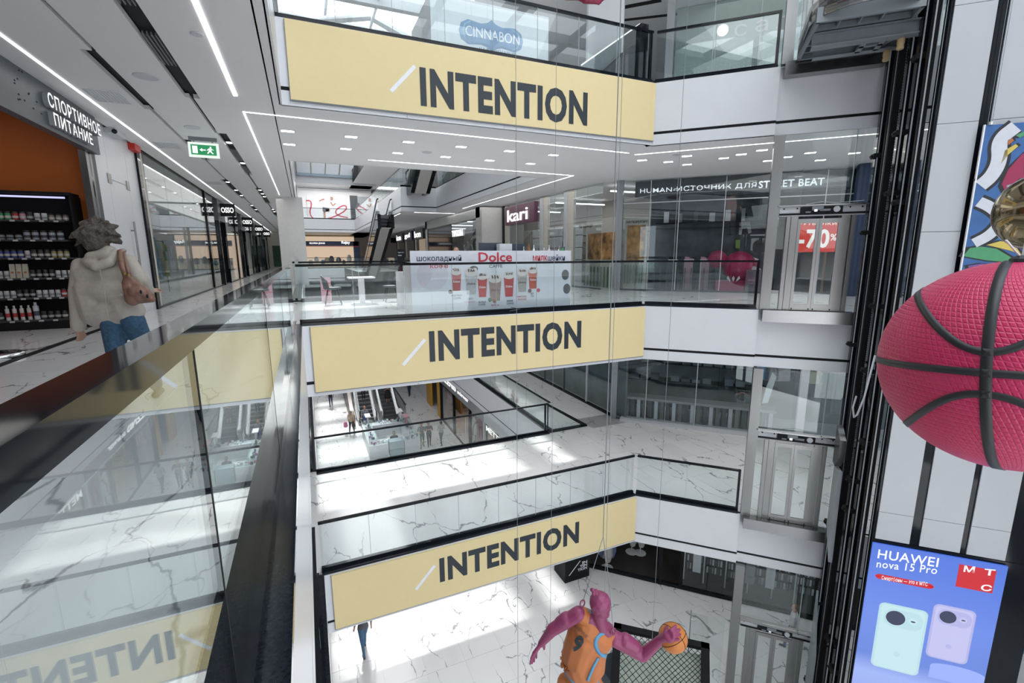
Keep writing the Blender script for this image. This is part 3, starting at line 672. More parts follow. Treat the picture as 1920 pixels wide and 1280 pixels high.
# interiors of the glazed shops: one long room, white back wall with lit niches, garment rails
m = MB(); m.box(-8.2, -8.1, 12.3, 60, z2, 2.86); m.box(-8.2, XS, 60, 60.1, z2, 2.86)
struct('wall_shop_rear', m, [CREAM])
for i, y in enumerate(post_y[1:5]):
    m = MB(); m.box(-8.1, XS-.2, y-.06, y+.06, z2, 2.86); struct('wall_partition', m, [LGREY])
for i in range(6):
    y = 16+i*7.5
    m = MB(); m.box(-6.2, -6.1, y, y+5.5, 2.8, 2.85); solo('shop_light_line', m, [LED], 'long linear lamp on the ceiling inside the %s glazed shop bay' % ordn[i], 'light')
def garment_rail(name_label, F, a0, a1, ztop, cols, zf, long=1.0):
    t = thing('garment_rail', name_label, 'clothes rail', F((a0+a1)/2, 0, zf))
    m = MB()
    m.tube([F(a0, 0, zf), F(a0, 0, ztop), F(a1, 0, ztop), F(a1, 0, zf)], .018, 6); part('rail_frame', m, [BLACKM], t)
    n = len(cols)
    for i, c in enumerate(cols):
        a = a0+(i+.6)*(a1-a0)/(n+.2); wv = .2
        L = long*(.85+.3*KR.random())
        m = MB(); G = Fr(F(a, 0, ztop-.08), F.b, -F.a)
        pts = [(-.05, 0), (-.22, -.06), (-.25, -.3), (-.18, -.3), (-.17, -.2), (-.2-.06*KR.random(), -L), (.2+.06*KR.random(), -L), (.17, -.2), (.18, -.3), (.25, -.3), (.22, -.06), (.05, 0)]
        m.fprism(G, pts, -.035, .035)
        g = solo('garment', m, [mat('cloth_%d' % c, [(.16, .3, .48), (.2, .36, .5), (.2, .28, .1), (.45, .4, .3), (.05, .06, .08), (.5, .5, .5), (.42, .2, .15), (.1, .14, .25), (.5, .12, .2)][c], .8, var=.15)], '%s %s garment on the %s' % (ordn[i], ['blue', 'pale blue', 'olive green', 'beige', 'black', 'grey white', 'rust', 'navy', 'pink'][c], name_label), 'clothing', name_label+' clothes')
    return t
garment_rail('near clothes rail behind the first glass pane', Fr((-4.5, 0, 0), (0, 1, 0), (1, 0, 0)), 15.9, 18.6, .75, [0, 0, 1, 0, 2, 2, 4, 2, 1], z2, 1.35)
garment_rail('second clothes rail behind the glass', Fr((-5.0, 0, 0), (0, 1, 0), (1, 0, 0)), 19.5, 22.5, .6, [2, 5, 2, 1, 3, 2, 5], z2, 1.2)
garment_rail('black clothes rail beside the second portal', Fr((-4.2, 0, 0), (0, 1, 0), (1, 0, 0)), 29.6, 31.4, .9, [3, 4, 4, 3], z2, 1.3)
garment_rail('far clothes rail with dark suits', Fr((-4.5, 0, 0), (0, 1, 0), (1, 0, 0)), 34, 38, .9, [7, 7, 4, 7, 7, 4], z2, 1.5)
for i in range(4):
    y = 16.2+i*1.9
    t = thing('wall_niche', 'warm lit wall niche with folded clothes, %s bay on the shop rear wall' % ordn[i], 'shelf', (-8, y, z2))
    m = MB(); rect_holes(m, 0, 1, 0, 1, 0, 1, [(0, 1, 0, 1)])
    m = MB(); m.box(-8.1, -7.7, y, y+.05, z2, 1.6); m.box(-8.1, -7.7, y+1.6, y+1.65, z2, 1.6); m.box(-8.1, -7.7, y, y+1.65, 1.55, 1.6); part('frame', m, [CREAM], t)
    m = MB(); m.box(-8.09, -8.07, y+.05, y+1.6, .2, 1.5); part('back_light', m, [mat('warm_niche', (1, .72, .45), .5, emit=.9)], t)
    for q in range(3):
        z = -.6+q*.7; m = MB(); m.box(-8.1, -7.72, y+.05, y+1.6, z, z+.03); part('shelf', m, [CREAM], t)
        for u in range(4):
            c = KR.choice([3, 5, 6, 2]); m = MB(); hh = .1+.12*KR.random(); m.box(-8.05, -7.75, y+.12+u*.37, y+.4+u*.37, z+.03, z+.03+hh); part('folded_stack', m, [mat('cloth_%d' % c, (.4, .4, .4), .8)], t)
# ring foot of a stand at the left frame edge
t = thing('stanchion', 'chrome ring base of a stand at the left frame edge', 'stand', (-3.95, 8.55, z2))
m = MB(); m.lathe((-3.98, 8.55, z2), [(.3, 0), (.3, .06), (.27, .075), (.1, .09)], 28); part('base', m, [CHROME], t, True)
m = MB(); m.tube([(-3.98, 8.55, z2+.08), (-3.98, 8.55, z2+.9)], .03); part('stem', m, [mat('stanchion_red', (.25, .02, .02), .4)], t)
# far wall at the corridor end
m = MB(); m.box(-3.6, -.9, 60, 60.1, z2, 2.7); struct('wall_end', m, [CREAM])
m = MB(); m.box(-3.2, -2.0, 59.9, 59.98, z2+.2, 1.2); solo('poster', m, [mat('dark_green_poster', (.03, .08, .05), .5, var=.5)], 'dark poster on the end wall of the long gallery', 'poster')

# ================================================================== woman walking along the near gallery
WD = 4.05
def wv(px, py, dd=0.0): return VD(px, py, WD+dd)
HAIR = mat('grey_brown_hair', (.085, .07, .06), .75, var=.5, scale=60, bump=.6)
COAT = mat('beige_coat', (.43, .385, .34), .85, var=.05, scale=30, bump=.2)
COATD = mat('beige_coat_seam', (.38, .33, .28), .85)
JEAN = mat('blue_jeans', (.035, .088, .155), .85, var=.3, scale=40)
SKINM = mat('skin', (.42, .25, .18), .55)
BAGM = mat('brown_leather', (.20, .105, .075), .4, var=.2, scale=18, bump=.3)
t = thing('person', 'woman seen from behind in beige hooded jacket and blue jeans walking along the gallery', 'person', (-1.55, 5.1, z2), group=None)
hd = wv(181, 438); nk = wv(192, 470)
footL = Vector((wv(205, 640).x, 5.0, z2)); footR = Vector((wv(247, 640).x, 5.45, z2))
hipL, hipR = wv(210, 600), wv(248, 598)
kneeL = (hipL+footL)/2+Vector((0, .08, .04)); kneeR = (hipR+footR)/2+Vector((0, .1, .04))
caps = [(hd, .092, hd+Vector((0, .03, .03)), .088, 0), (hd+Vector((0, .03, -.08)), .06, hd+Vector((0, .04, -.02)), .075, 0), (hd+Vector((.02, .12, -.02)), .016, hd+Vector((.02, .105, .02)), .012, 0),
        (nk-Vector((0, 0, .06)), .058, hd-Vector((0, 0, .05)), .052, 0), (wv(198, 510), .075, wv(208, 570), .085, 1)]
for (h_, k_, f_) in ((hipL, kneeL, footL), (hipR, kneeR, footR)):
    caps += [(h_, .092, k_, .075, 1), (k_, .075, f_+Vector((0, 0, .12)), .055, 1), (f_+Vector((0, -.06, .035)), .035, f_+Vector((0, .15, .03)), .03, 2)]
def hand(c, d, s, mi, spread=None, curl=.3, thumb_side=1, voxel=None, up=Vector((0, 0, 1))):
    """palm and five fingers; c wrist, d direction, s hand length"""
    d = d.normalized(); side = d.cross(up).normalized(); nrm = side.cross(d).normalized(); out = []
    palm = c+d*s*.45
    for q in (-1, -.33, .33, 1): out.append((c+side*q*s*.09, s*.075, palm+side*q*s*.16, s*.075, mi))
    for q, L in ((-1, .42), (-.33, .5), (.33, .53), (1, .47)):
        b0 = palm+side*q*s*.17; b1 = b0+(d+side*q*.15-nrm*curl*.4)*s*L*.5; b2 = b1+(d+side*q*.15-nrm*curl*1.6).normalized()*s*L*.5
        out += [(b0, s*.058, b1, s*.052, mi), (b1, s*.052, b2, s*.042, mi)]
    tb = c+d*s*.12+side*thumb_side*s*.12; t1 = tb+(d*.5+side*thumb_side*.8-nrm*.3).normalized()*s*.28; t2 = t1+(d*.9+side*thumb_side*.3-nrm*.4).normalized()*s*.22
    return out+[(tb, s*.075, t1, s*.062, mi), (t1, s*.062, t2, s*.05, mi)]
lw = wv(142, 606); caps += hand(lw, wv(160, 640, .02)-lw, .17, 0, curl=.5)
rw = wv(281, 548, .2); caps += hand(rw, Vector((.05, .3, .1)), .17, 0, curl=1.)
me = body('body', caps, [SKINM, JEAN, mat('brown_shoes', (.08, .05, .04), .5)], .0105)
obj('body', me, t)
caps = []
def c_(p, r, q, s, m_=0): caps.append((p, r, q, s, m_))
shL, shR = wv(152, 497), wv(240, 490)
c_(shL, .062, shR, .062); c_(wv(165, 520), .10, wv(228, 515), .10); c_(wv(172, 545), .125, wv(222, 545), .125)
c_(wv(172, 545), .12, wv(182, 590), .115); c_(wv(222, 545), .12, wv(244, 583), .115); c_(wv(182, 590), .115, wv(244, 582), .115)
c_(wv(200, 480), .06, wv(198, 510), .1)
c_(shL, .07, wv(144, 548, -.02), .066); c_(wv(144, 548, -.02), .066, wv(148, 612, 0), .056)
c_(shR, .068, wv(264, 524, .02), .062); c_(wv(264, 524, .02), .062, wv(279, 543, .16), .052)
me = body('jacket', caps, [COAT], .0125, smooth_it=3)
# cut the hem and flare the skirt of the jacket, add soft folds
for v in me.vertices:
    k = max(0, (.1-v.co.z)/.6); d = noise.noise(Vector((v.co.x*9, v.co.y*9, v.co.z*2.2)))
    n = v.normal; v.co += n*d*.012
zh = wv(180, 612).z
for v in me.vertices:
    if v.co.z < zh and abs(v.co.x-wv(150, 600).x) > .1: v.co.z = zh+(v.co.z-zh)*.12
jk = obj('jacket', me, t)
caps = []
c_(wv(192, 474), .056, wv(206, 472), .056)
c_(wv(160, 490, -.06), .035, wv(180, 500, -.12), .04); c_(wv(180, 500, -.12), .04, wv(205, 492, -.10), .04); c_(wv(205, 492, -.10), .04, wv(218, 474, -.05), .035); c_(wv(172, 482, -.06), .05, wv(205, 480, -.06), .05)
obj('hood', body('hood', caps, [COAT], .011), jk)
for a, b in (((206, 560), (228, 552)),):
    m = MB(); p, q = wv(*a, -.17), wv(*b, -.17); m.tube([p, q], .012, 6); part('back_tab', m, [COATD], jk)
m = MB(); m.tube([wv(187, 505, -.155), wv(196, 545, -.165), wv(203, 600, -.16)], .003, 5); part('back_seam', m, [COATD], jk)
caps = []
KR2 = random.Random(5)
for i in range(75):
    th = KR2.random()*2*PI; ph = KR2.random()*1.95
    d = Vector((math.sin(ph)*math.cos(th), math.sin(ph)*math.sin(th)*.9, math.cos(ph)))
    p = hd+Vector((0, -.01, .0))+d*.085; rl = .85+.35*KR2.random(); tip = hd+Vector((d.x*.16*rl, d.y*.14*rl-.005, (d.z*.135-.02*math.sin(ph))*rl-.012)); caps.append((p, .038, tip, .014, 0))
c_(hd+Vector((0, -.03, 0)), .11, hd+Vector((0, -.04, -.075)), .095)
obj('hair', body('hair', caps, [HAIR], .009, smooth_it=1, rough=.016), t)
# shoulder bag
t = thing('shoulder_bag', 'brown leather slouch bag hanging from the shoulder of the woman', 'bag', wv(262, 570, -.1))
caps = []
c_(wv(240, 530, -.12), .045, wv(250, 560, -.12), .06); c_(wv(250, 560, -.12), .05, wv(284, 560, -.1), .03); c_(wv(240, 522, -.12), .035, wv(283, 553, -.1), .03); c_(wv(262, 548, -.12), .055, wv(278, 558, -.1), .04); c_(wv(252, 548, -.13), .055, wv(262, 560, -.12), .04)
obj('pouch', body('pouch', caps, [BAGM], .008, smooth_it=3, rough=.006), t)
m = MB(); m.tube([wv(236, 520, -.14), wv(228, 495, -.14), wv(225, 472, -.06), wv(232, 470, .05)], [.02, .022, .022, .02], 8); part('strap', m, [BAGM], t, True)
m = MB(); m.tube([wv(245, 524, -.13), wv(238, 500, -.13), wv(232, 474, -.05)], [.012, .014, .014], 8); part('strap', m, [BAGM], t, True)
for p in ((234, 513), (241, 516)):
    m = MB(); m.lathe(tuple(wv(*p, -.17)), [(.014, -.01), (.014, .01)], 10); part('buckle', m, [mat('brass', (.5, .35, .15), .3, 1)], t)
for p in ((264, 547), (276, 555)):
    m = MB(); m.ball(wv(*p, -.172), .014, sc_=(.6, .5, 1.2)); part('stud', m, [BLACKM], t)
# ================================================================== lift, shaft and pylon on the angled side
def lift_landing(k):
    z = FZ[k]
    nm = {3: 'top', 2: 'middle', 1: 'lower', 0: 'ground'}[k]
    t = thing('lift_landing', 'stainless steel and glass lift landing on the %s level' % nm, 'lift door', F45(3.7, 0, z))
    F = F45.at(0, -.02, z)
    top = 4.02
    def bx(name, mm, *a):
        m = MB(); m.fbox(F, *a); return part(name, m, [mm], t)
    bx('corner_post', STEEL, 2.74, 2.96, -.1, .08, .02, top)
    bx('sill_cladding', STEELH, 2.80, 4.66, -.02, .24, -.27, .015)
    bx('transom', STEEL, 2.96, 4.68, -.08, .06, 2.22, 2.42)
    bx('fixed_glass', GLASS, 2.96, 4.68, -.01, .002, 2.42, top)
    bx('mullion', mat('glass_edge', (.35, .45, .45), .2), 4.35, 4.37, -.012, .006, 2.42, top)
    bx('side_glass', GLASS, 2.97, 3.14, -.01, .002, .02, 2.22); bx('side_glass', GLASS, 4.5, 4.68, -.01, .002, .02, 2.22)
    bx('jamb', STEEL, 3.14, 3.22, -.05, .08, .02, 2.2); bx('jamb', STEEL, 3.24, 3.38, -.05, .04, .02, 2.2); bx('jamb', STEEL, 4.24, 4.4, -.05, .04, .02, 2.2); bx('jamb', STEEL, 4.42, 4.5, -.05, .08, .02, 2.2)
    for i, (a0, a1) in enumerate(((3.38, 3.81), (3.815, 4.24))):
        m = MB(); m.fbox(F, a0, a0+.06, .02, .06, .03, 2.14); m.fbox(F, a1-.06, a1, .02, .06, .03, 2.14); m.fbox(F, a0+.06, a1-.06, .02, .06, .03, .17); m.fbox(F, a0+.06, a1-.06, .02, .06, 2.04, 2.14)
        d = part('door_leaf', m, [STEEL], t)
        m = MB(); m.fbox(F, a0+.06, a1-.06, .035, .045, .17, 2.04); part('glass', m, [GLASS], d)
        for u in (a0+.03, a1-.05):
            m = MB(); m.fbox(F, u, u+.02, .06, .075, .035, .07); part('guide_shoe', m, [BLACKM], d)
    h = bx('door_gear_plate', LGREY, 2.98, 4.66, .03, .07, 2.2, 2.42)
    def hb(name, mm, *a):
        m = MB(); m.fbox(F, *a); return part(name, m, [mm], h)
    hb('track', BLACKM, 2.98, 4.66, .07, .1, 2.23, 2.27); hb('top_lip', STEELH, 2.94, 4.68, .0, .14, 2.42, 2.45); hb('drive_housing', BLACKM, 3.4, 4.22, .07, .12, 2.25, 2.4)
    hb('gear', GREY, 3.62, 3.84, .12, .15, 2.32, 2.41); hb('gear', CHROME, 3.66, 3.72, .15, .17, 2.29, 2.34); hb('gear', GREY, 3.78, 3.98, .12, .15, 2.3, 2.345); hb('lock_bar', GREY, 3.5, 3.6, .12, .13, 2.27, 2.3)
    m = MB(); disc(m, F, 4.1, 2.335, .065, .12, th=.03); part('pulley', m, [LGREY], h)
    for u in (3.05, 3.32, 4.35, 4.58):
        m = MB(); m.fbox(F, u, u+.03, .07, .08, 2.36, 2.39); part('bolt', m, [BLACKM], h)
    m = MB(); m.tube([F(3.5, .1, 2.46), F(3.8, .13, 2.5), F(4.1, .1, 2.47), F(4.6, .12, 2.5)], .008, 5); part('cable', m, [LGREY], h)
    return t
for k in (3, 2, 1, 0): lift_landing(k)
# guide rails and masts of the lift
def mast(o, s0, s1, o0, o1, mm, label, name='lift_mast', brackets=(), z0=-12.3, z1=12.1, white=None):
    t = thing(name, label, 'rail', F45((s0+s1)/2, (o0+o1)/2, z0))
    m = MB(); m.fbox(F45, s0, s1, o0, o1, z0, z1); part('profile', m, [mm], t)
    for zb in brackets:
        m = MB(); m.fbox(F45, s0-.05, s1+.03, o0-.03, o1+.05, zb, zb+.09); m.fbox(F45, s0-.08, s0, o0+.02, o1-.02, zb+.02, zb+.06); part('bracket', m, [BLACKM], t)
    if white:
        m = MB(); m.fbox(F45, s0+.01, s0+.03, o1+white*.6, o1+white*.6+.014, z0, z1); part('guide_strip', m, [mat('strip_grey', (.45, .47, .5), .4)], t)
    return t
BR = [-10.9, -8.9, -5.6, -4.9, -2.45, -1.1, 1.1, 2.2, 4.9, 7]
mast(0, 4.66, 4.82, .12, .26, BLACK, 'front black lift mast with bolted brackets, nearest the landing doors', brackets=[-11.2, -8.8, -6.6, -2.1, .4, 2.0], white=.05)
mast(0, 4.72, 4.8, .42, .5, BLACKM, 'slim black lift rail, second from the landing doors', white=.06)
mast(0, 4.72, 4.84, .62, .70, BLACKM, 'slim black lift rail, third from the landing doors')
t = thing('counterweight', 'tall ribbed light grey counterweight panel between the lift masts', 'panel', F45(4.75, 1, -5.2))
m = MB(); m.fbox(F45, 4.8, 4.86, .86, 1.2, -5.0, 7.5); part('plate', m, [mat('ribbed_panel', (.42, .45, .48), .4)], t)
m = MB()
for i in range(250):
    z = -5.0+i*.05; m.fbox(F45, 4.785, 4.8, .86, 1.06, z, z+.025)
tagit(part('rib', m, [mat('ribbed_panel', (.4, .4, .4), .4)], t), kind='stuff')
m = MB()
for o in (1.07, 1.11, 1.16): m.fbox(F45, 4.775, 4.785, o, o+.012, -5, 7.5)
part('cable_strip', m, [WHITE], t)
mast(0, 4.66, 4.82, 1.3, 1.42, BLACK, 'broad black lift mast beside the ribbed counterweight', brackets=BR[:8], white=.09)
mast(0, 4.7, 4.84, 1.62, 1.76, BLACK, 'black lift mast next to the pylon with white guide strip', brackets=[-9.4, -3.9, .9, 3.4], white=.08)
mast(0, 4.74, 4.84, 1.98, 2.06, BLACKM, 'slim black rail hard against the pylon', white=.04)
m = MB(); cb = [F45(4.6, 1.25, -3.0), F45(4.55, 1.3, -3.25), F45(4.55, 1.45, -3.42), F45(4.55, 1.62, -3.3), F45(4.6, 1.72, -2.9), F45(4.66, 1.8, -2.0)]
m.tube(cb, .018, 8); solo('travelling_cable', m, [LGREY], 'grey travelling cable hanging in a loop between the lift masts', 'cable', smooth=True)
t = thing('counterweight_block', 'angled sheet steel block low between the lift masts', 'panel', F45(4.6, .8, -6))
m = MB(); m.fprism(Fr(F45(4.6, 0, 0), N45, -D45), [(.42, -4.3), (.42, -3.95), (.78, -4.2), (.78, -4.7), (.6, -4.9), (.42, -4.85)], -.06, .06); part('plate', m, [STEEL], t)
m = MB(); m.fprism(Fr(F45(4.62, 0, 0), N45, -D45), [(.42, -4.95), (.8, -4.95), (.9, -7.2), (.42, -6.5)], -.04, .04); part('lower_plate', m, [mat('ribbed_panel', (.4, .4, .4), .4)], t)
m = MB(); m.fprism(Fr(F45(4.6, 0, 0), N45, -D45), [(.3, -8.4), (.8, -9.9), (.8, -12.3), (.3, -12.3)], -.02, .02); solo('shaft_screen', m, [mat('frosted_screen', (.3, .36, .38), .2)], 'sloping grey screen at the foot of the lift masts', 'panel')
# lift car seen from below at the top
t = thing('lift_car', 'underside of the glass lift car with grey steel frame, stopped at the top level', 'lift', F45(3.8, 1.1, 3.62))
zb = 4.12
def cb_(name, mm, *a):
    m = MB(); m.fbox(F45, *a); return part(name, m, [mm], t)
GS = mat('grey_steel_paint', (.19, .215, .235), .45)
cb_('floor_pan', DARKG, 3.02, 4.58, .3, 2.1, zb+.12, zb+.18)
cb_('edge_beam', GS, 3.0, 3.06, .3, 2.1, zb, zb+.25); cb_('edge_beam', GS, 3.0, 4.6, .28, .34, zb, zb+.22); cb_('edge_beam', GS, 4.54, 4.6, .3, 2.1, zb, zb+.25); cb_('edge_beam', GS, 3.0, 4.6, 2.06, 2.12, zb, zb+.25)
for i in range(4): cb_('joist', GS, 3.06, 4.54, .62+i*.34, .66+i*.34, zb+.02, zb+.12)
for i in range(3): cb_('rib', GS, 3.4+i*.33, 3.43+i*.33, .34, 2.06, zb+.04, zb+.12)
m = MB(); m.fbox(F45, 3.05, 4.85, 1.52, 1.58, zb-.22, zb); m.fbox(F45, 3.05, 4.85, 1.44, 1.66, zb-.24, zb-.22); m.fbox(F45, 3.05, 4.85, 1.44, 1.66, zb-.02, zb); part('sling_beam', m, [GS], t)
m = MB(); m.fbox(F45, 3.2, 4.7, .86, .92, zb-.2, zb); m.fbox(F45, 3.2, 4.7, .8, .98, zb-.21, zb-.2); part('sling_beam', m, [GS], t)
m = MB(); rect_holes(m, 0, 1, 0, 1, 0, 1, [(0, 1, 0, 1)])
for s0 in (3.9, 4.2): m.fbox(F45, s0, s0+.09, .92, 1.52, zb-.21, zb-.18)
m.fbox(F45, 3.9, 4.29, 1.16, 1.24, zb-.21, zb-.18); part('ladder_brace', m, [GS], t)
m = MB(); m.tube([F45(4.35, .9, zb-.12), F45(4.62, 1.5, zb-.1)], .025, 6); part('tie_rod', m, [GS], t)
for s_, o_ in ((4.5, 1.45), (4.45, .9)):
    m = MB(); m.lathe(tuple(F45(s_, o_, zb-.42)), [(.05, 0), (.06, .02), (.05, .07), (.06, .1), (.06, .17), (.05, .2)], 14); part('buffer', m, [mat('buffer_rubber', (.5, .36, .2), .6)], t, True)
    m = MB(); m.lathe(tuple(F45(s_, o_, zb-.22)), [(.1, 0), (.1, .03)], 14); part('buffer_plate', m, [GS], t)
# curved steel skirt + glass of the car
m = MB(); arc = [(3.0, .3)]+[(3.8-.86*math.cos(a), 1.7+.75*math.sin(a)) for a in [PI*i/14 for i in range(15)]]+[(4.62, .3)]
for (a, b), (c, d) in zip(arc[:-1], arc[1:]):
    p0, p1 = F45(a, b, zb+.1), F45(c, d, zb+.1); p2, p3 = F45(c, d, zb+.42), F45(a, b, zb+.42)
    q = [F45(3.8+(x-3.8)*.97, .3+(y-.3)*.985, zz) for (x, y, zz) in ((a, b, zb+.1), (c, d, zb+.1), (c, d, zb+.42), (a, b, zb+.42))]
    m.add([p0, p1, p2, p3]+q, [(0, 1, 2, 3), (7, 6, 5, 4), (0, 4, 5, 1), (3, 2, 6, 7)])
part('skirt', m, [STEELH], t, True)
m = MB()
for (a, b), (c, d) in zip(arc[:-1], arc[1:]):
    m.add([F45(a, b, zb+.42), F45(c, d, zb+.42), F45(c, d, zb+2.6), F45(a, b, zb+2.6)], [(0, 1, 2, 3)])
part('curved_glass', m, [GLASS], t, True)
m = MB(); m.prism([tuple(F45(a, b, 0))[:2] for a, b in arc], zb+2.6, zb+2.8); part('car_roof', m, [STEELH], t)
# pylon with white panels, black seams
PO = 2.4
sv = lambda px, py=1000: onS(px, py, PO)[0]
zv = lambda px, py: onS(px, py, PO)[1]
sl, sr = sv(1640), 7.35
m = MB(); m.fbox(F45, sl, sr+.05, 2.14, PO-.03, -12.35, 12.2); core = struct('wall_pylon', m, [BLACK], label='tall pylon clad in white panels with black seams')
m = MB(); m.fbox(F45, sl-.012, sl+.0, 2.15, PO-.03, -12.3, 12.2); part('side_panel', m, [BLACK], core)
seams = [sl+.02, sv(1708), sv(1727), sv(1806), sv(1819), sv(1895)]
zled = zv(1635, 1015)
zj = [zled+.08, zv(1632, 956), zv(1690, 700), zv(1725, 435), zv(1757, 233), zv(1771, 14), zv(1771, 14)+2.1, 12.1]
for i in range(0, 6, 2):
    for j in range(len(zj)-1):
        m = MB(); m.fbox(F45, seams[i], seams[i+1], PO-.03, PO, zj[j]+.004, zj[j+1]-.004); part('panel', m, [mat('pylon_panel_grey', (.44, .46, .49), .3, var=.015, scale=2)], core)
m = MB(); m.fbox(F45, sl, sr, PO-.03, PO-.015, -12.3, zled+.06); part('black_cladding', m, [BLACK], core)
# ---- LED screen
s0, s1 = sv(1636, 1015), onS(1889, 1056, PO)[0]
t = thing('advertising_screen', 'tall lit blue advertising screen for HUAWEI nova phones on the pylon', 'screen', F45((s0+s1)/2, PO, zled-3.7))
def led_mat():
    m = bpy.data.materials.new('screen_blue'); m.use_nodes = True; nt = m.node_tree; b = nt.nodes['Principled BSDF']; L = nt.links.new
    ge = nt.nodes.new('ShaderNodeNewGeometry'); sep = nt.nodes.new('ShaderNodeSeparateXYZ'); L(ge.outputs['Position'], sep.inputs[0])
    mr = nt.nodes.new('ShaderNodeMapRange'); mr.inputs[1].default_value = zled-3.7; mr.inputs[2].default_value = zled; L(sep.outputs['Z'], mr.inputs[0])
    r = nt.nodes.new('ShaderNodeValToRGB'); L(mr.outputs[0], r.inputs[0]); e = r.color_ramp.elements
    e[0].position = 0; e[0].color = (.25, .33, .75, 1); e[1].position = 1; e[1].color = (.05, .14, .62, 1)
    a = e.new(.22); a.color = (.3, .4, .8, 1); a = e.new(.33); a.color = (.11, .2, .62, 1); a = e.new(.6); a.color = (.12, .22, .7, 1)
    b.inputs['Base Color'].default_value = (.02, .02, .03, 1); b.inputs['Roughness'].default_value = .3
    L(r.outputs[0], b.inputs['Emission Color']); b.inputs['Emission Strength'].default_value = 1.0
    return m
m = MB(); m.fbox(F45, s0, s1, PO, PO+.04, zled-3.7, zled); part('display', m, [led_mat()], t)
def em(n, c, e=.9): return mat(n, c, .5, emit=e)
SW = em('screen_white', (.9, .92, 1)); SR = em('screen_red', (.55, .01, .02)); SP1 = em('screen_mint', (.5, .72, .76)); SP2 = em('screen_lilac', (.5, .5, .78)); SK = em('screen_dark', (.03, .04, .09)); SP1d = em('screen_mint_edge', (.45, .66, .72)); SP2d = em('screen_lilac_edge', (.42, .42, .72)); SBL = em('screen_pale_blue', (.3, .4, .85))
def sp(px, py): return onS(px, py, PO+.04)
def ftext(txt, a, b, h, mm, bold=.02, bb=PO+.04, name='lettering', par=None, F=F45):
    """text whose baseline runs from a to b in (s,z) and whose capital height is h"""
    mb = text_mb(txt, 1, Fr((0, 0, 0), (1, 0, 0), (0, 1, 0)), .004, bold*.6, spacing=1.08)
    xs = [v[0] for v in mb.v]; zs = [v[2] for v in mb.v]; x0, x1 = min(xs), max(xs); za, zb_ = min(zs), max(zs)
    k = (b[0]-a[0])/(x1-x0); g = (b[1]-a[1])
    mb.v = [tuple(F(a[0]+(v[0]-x0)*k, bb+v[1], a[1]+g*(v[0]-x0)/(x1-x0)+(v[2]-za)*h/(zb_-za))) for v in mb.v]
    return part(name, mb, [mm], par)
def hgt(px, y0, y1, o=PO+.04): return abs(onS(px, y0, o)[1]-onS(px, y1, o)[1])
ftext('HUAWEI', sp(1645, 1046), sp(1758, 1063), hgt(1650, 1029, 1046), SW, .012, par=t)
ftext('nova 15 Pro', sp(1643, 1063), sp(1756, 1076), hgt(1650, 1049, 1063), SW, .004, par=t)
def rrect(a0, a1, c0, c1, r, k=6):
    p = []
    for cx, cz, st in ((a1-r, c1-r, 0), (a0+r, c1-r, 90), (a0+r, c0+r, 180), (a1-r, c0+r, 270)):
        p += [(cx+r*math.cos(math.radians(st+90*i/k)), cz+r*math.sin(math.radians(st+90*i/k))) for i in range(k+1)]
    return p
def rr(name, mm, x0, y0, x1, y1, r, b=.04, lift=.004):
    (a0, c1), (a1, c0) = onS(x0, y0, PO+b), onS(x1, y1, PO+b)
    m = MB(); m.fprism(F45, rrect(min(a0, a1), max(a0, a1), min(c0, c1), max(c0, c1), r), PO+b, PO+b+lift); return part(name, m, [mm], t), (a0, a1, c0, c1)
rr('red_pill', SR, 1642, 1074, 1750, 1105, .07)
ftext('Смартфоны — это к МТС', sp(1652, 1087), sp(1738, 1100), hgt(1650, 1078, 1087), SW, .0, bb=PO+.046, par=t)
rr('red_square', SR, 1799, 1057, 1860, 1112, .004)
for ch, x, y in (('М', 1806, 1071), ('Т', 1844, 1077), ('С', 1838, 1106)):
    ftext(ch, sp(x, y), sp(x+20, y+2), hgt(1830, 1060, 1072), SW, .03, bb=PO+.046, par=t)
for (nm, mm, me_, x0, y0, x1, y1, cx, cy) in (('phone_picture', SP1, SP1d, 1650, 1127, 1720, 1268, 1685, 1150), ('phone_picture', SP2, SP2d, 1752, 1130, 1812, 1247, 1770, 1146)):
    p, (a0, a1, c0, c1) = rr(nm, me_, x0, y0, x1, y1, .1); rr('phone_back', mm, x0+4, y0+4, x1-4, y1-3, .08, .045)
    cxs, czs = sp(cx, cy); w = abs(a1-a0)
    m = MB(); m.fprism(F45, rrect(a0+w*.12, a1-w*.08, c1-w*.62, c1-w*.12, w*.2), PO+.05, PO+.053); part('camera_plate', m, [me_], t)
    m = MB(); disc(m, F45, a0+w*.36, c1-w*.36, w*.2, PO+.054); part('camera_lens', m, [SK], t)
    m = MB(); disc(m, F45, a0+w*.72, c1-w*.36, w*.09, PO+.054); part('camera_ring', m, [mm], t); m = MB(); disc(m, F45, a0+w*.72, c1-w*.36, w*.05, PO+.058, rz=w*.02); part('flash', m, [SK], t)
    m = MB(); disc(m, F45, (a0+a1)/2, c0+w*.5, w*.07, PO+.05); part('emblem', m, [me_], t)
m = MB(); a0, c0 = sp(1742, 1243); a1, c1 = sp(1838, 1262); disc(m, F45, (a0+a1)/2+.05, c0-.02, .42, PO+.041, rz=.1, k=28); m.fbox(F45, (a0+a1)/2-.37, (a0+a1)/2+.47, PO+.041, PO+.042, c0-.3, c0-.02); part('plinth_picture', m, [SBL], t)
m = MB(); a0, c0 = sp(1607, 1278); m.fprism(F45, rrect(s0+.05, s0+.75, zled-3.6, zled-3.3, .12), PO+.042, PO+.046); part('outlined_badge', m, [SW], t)
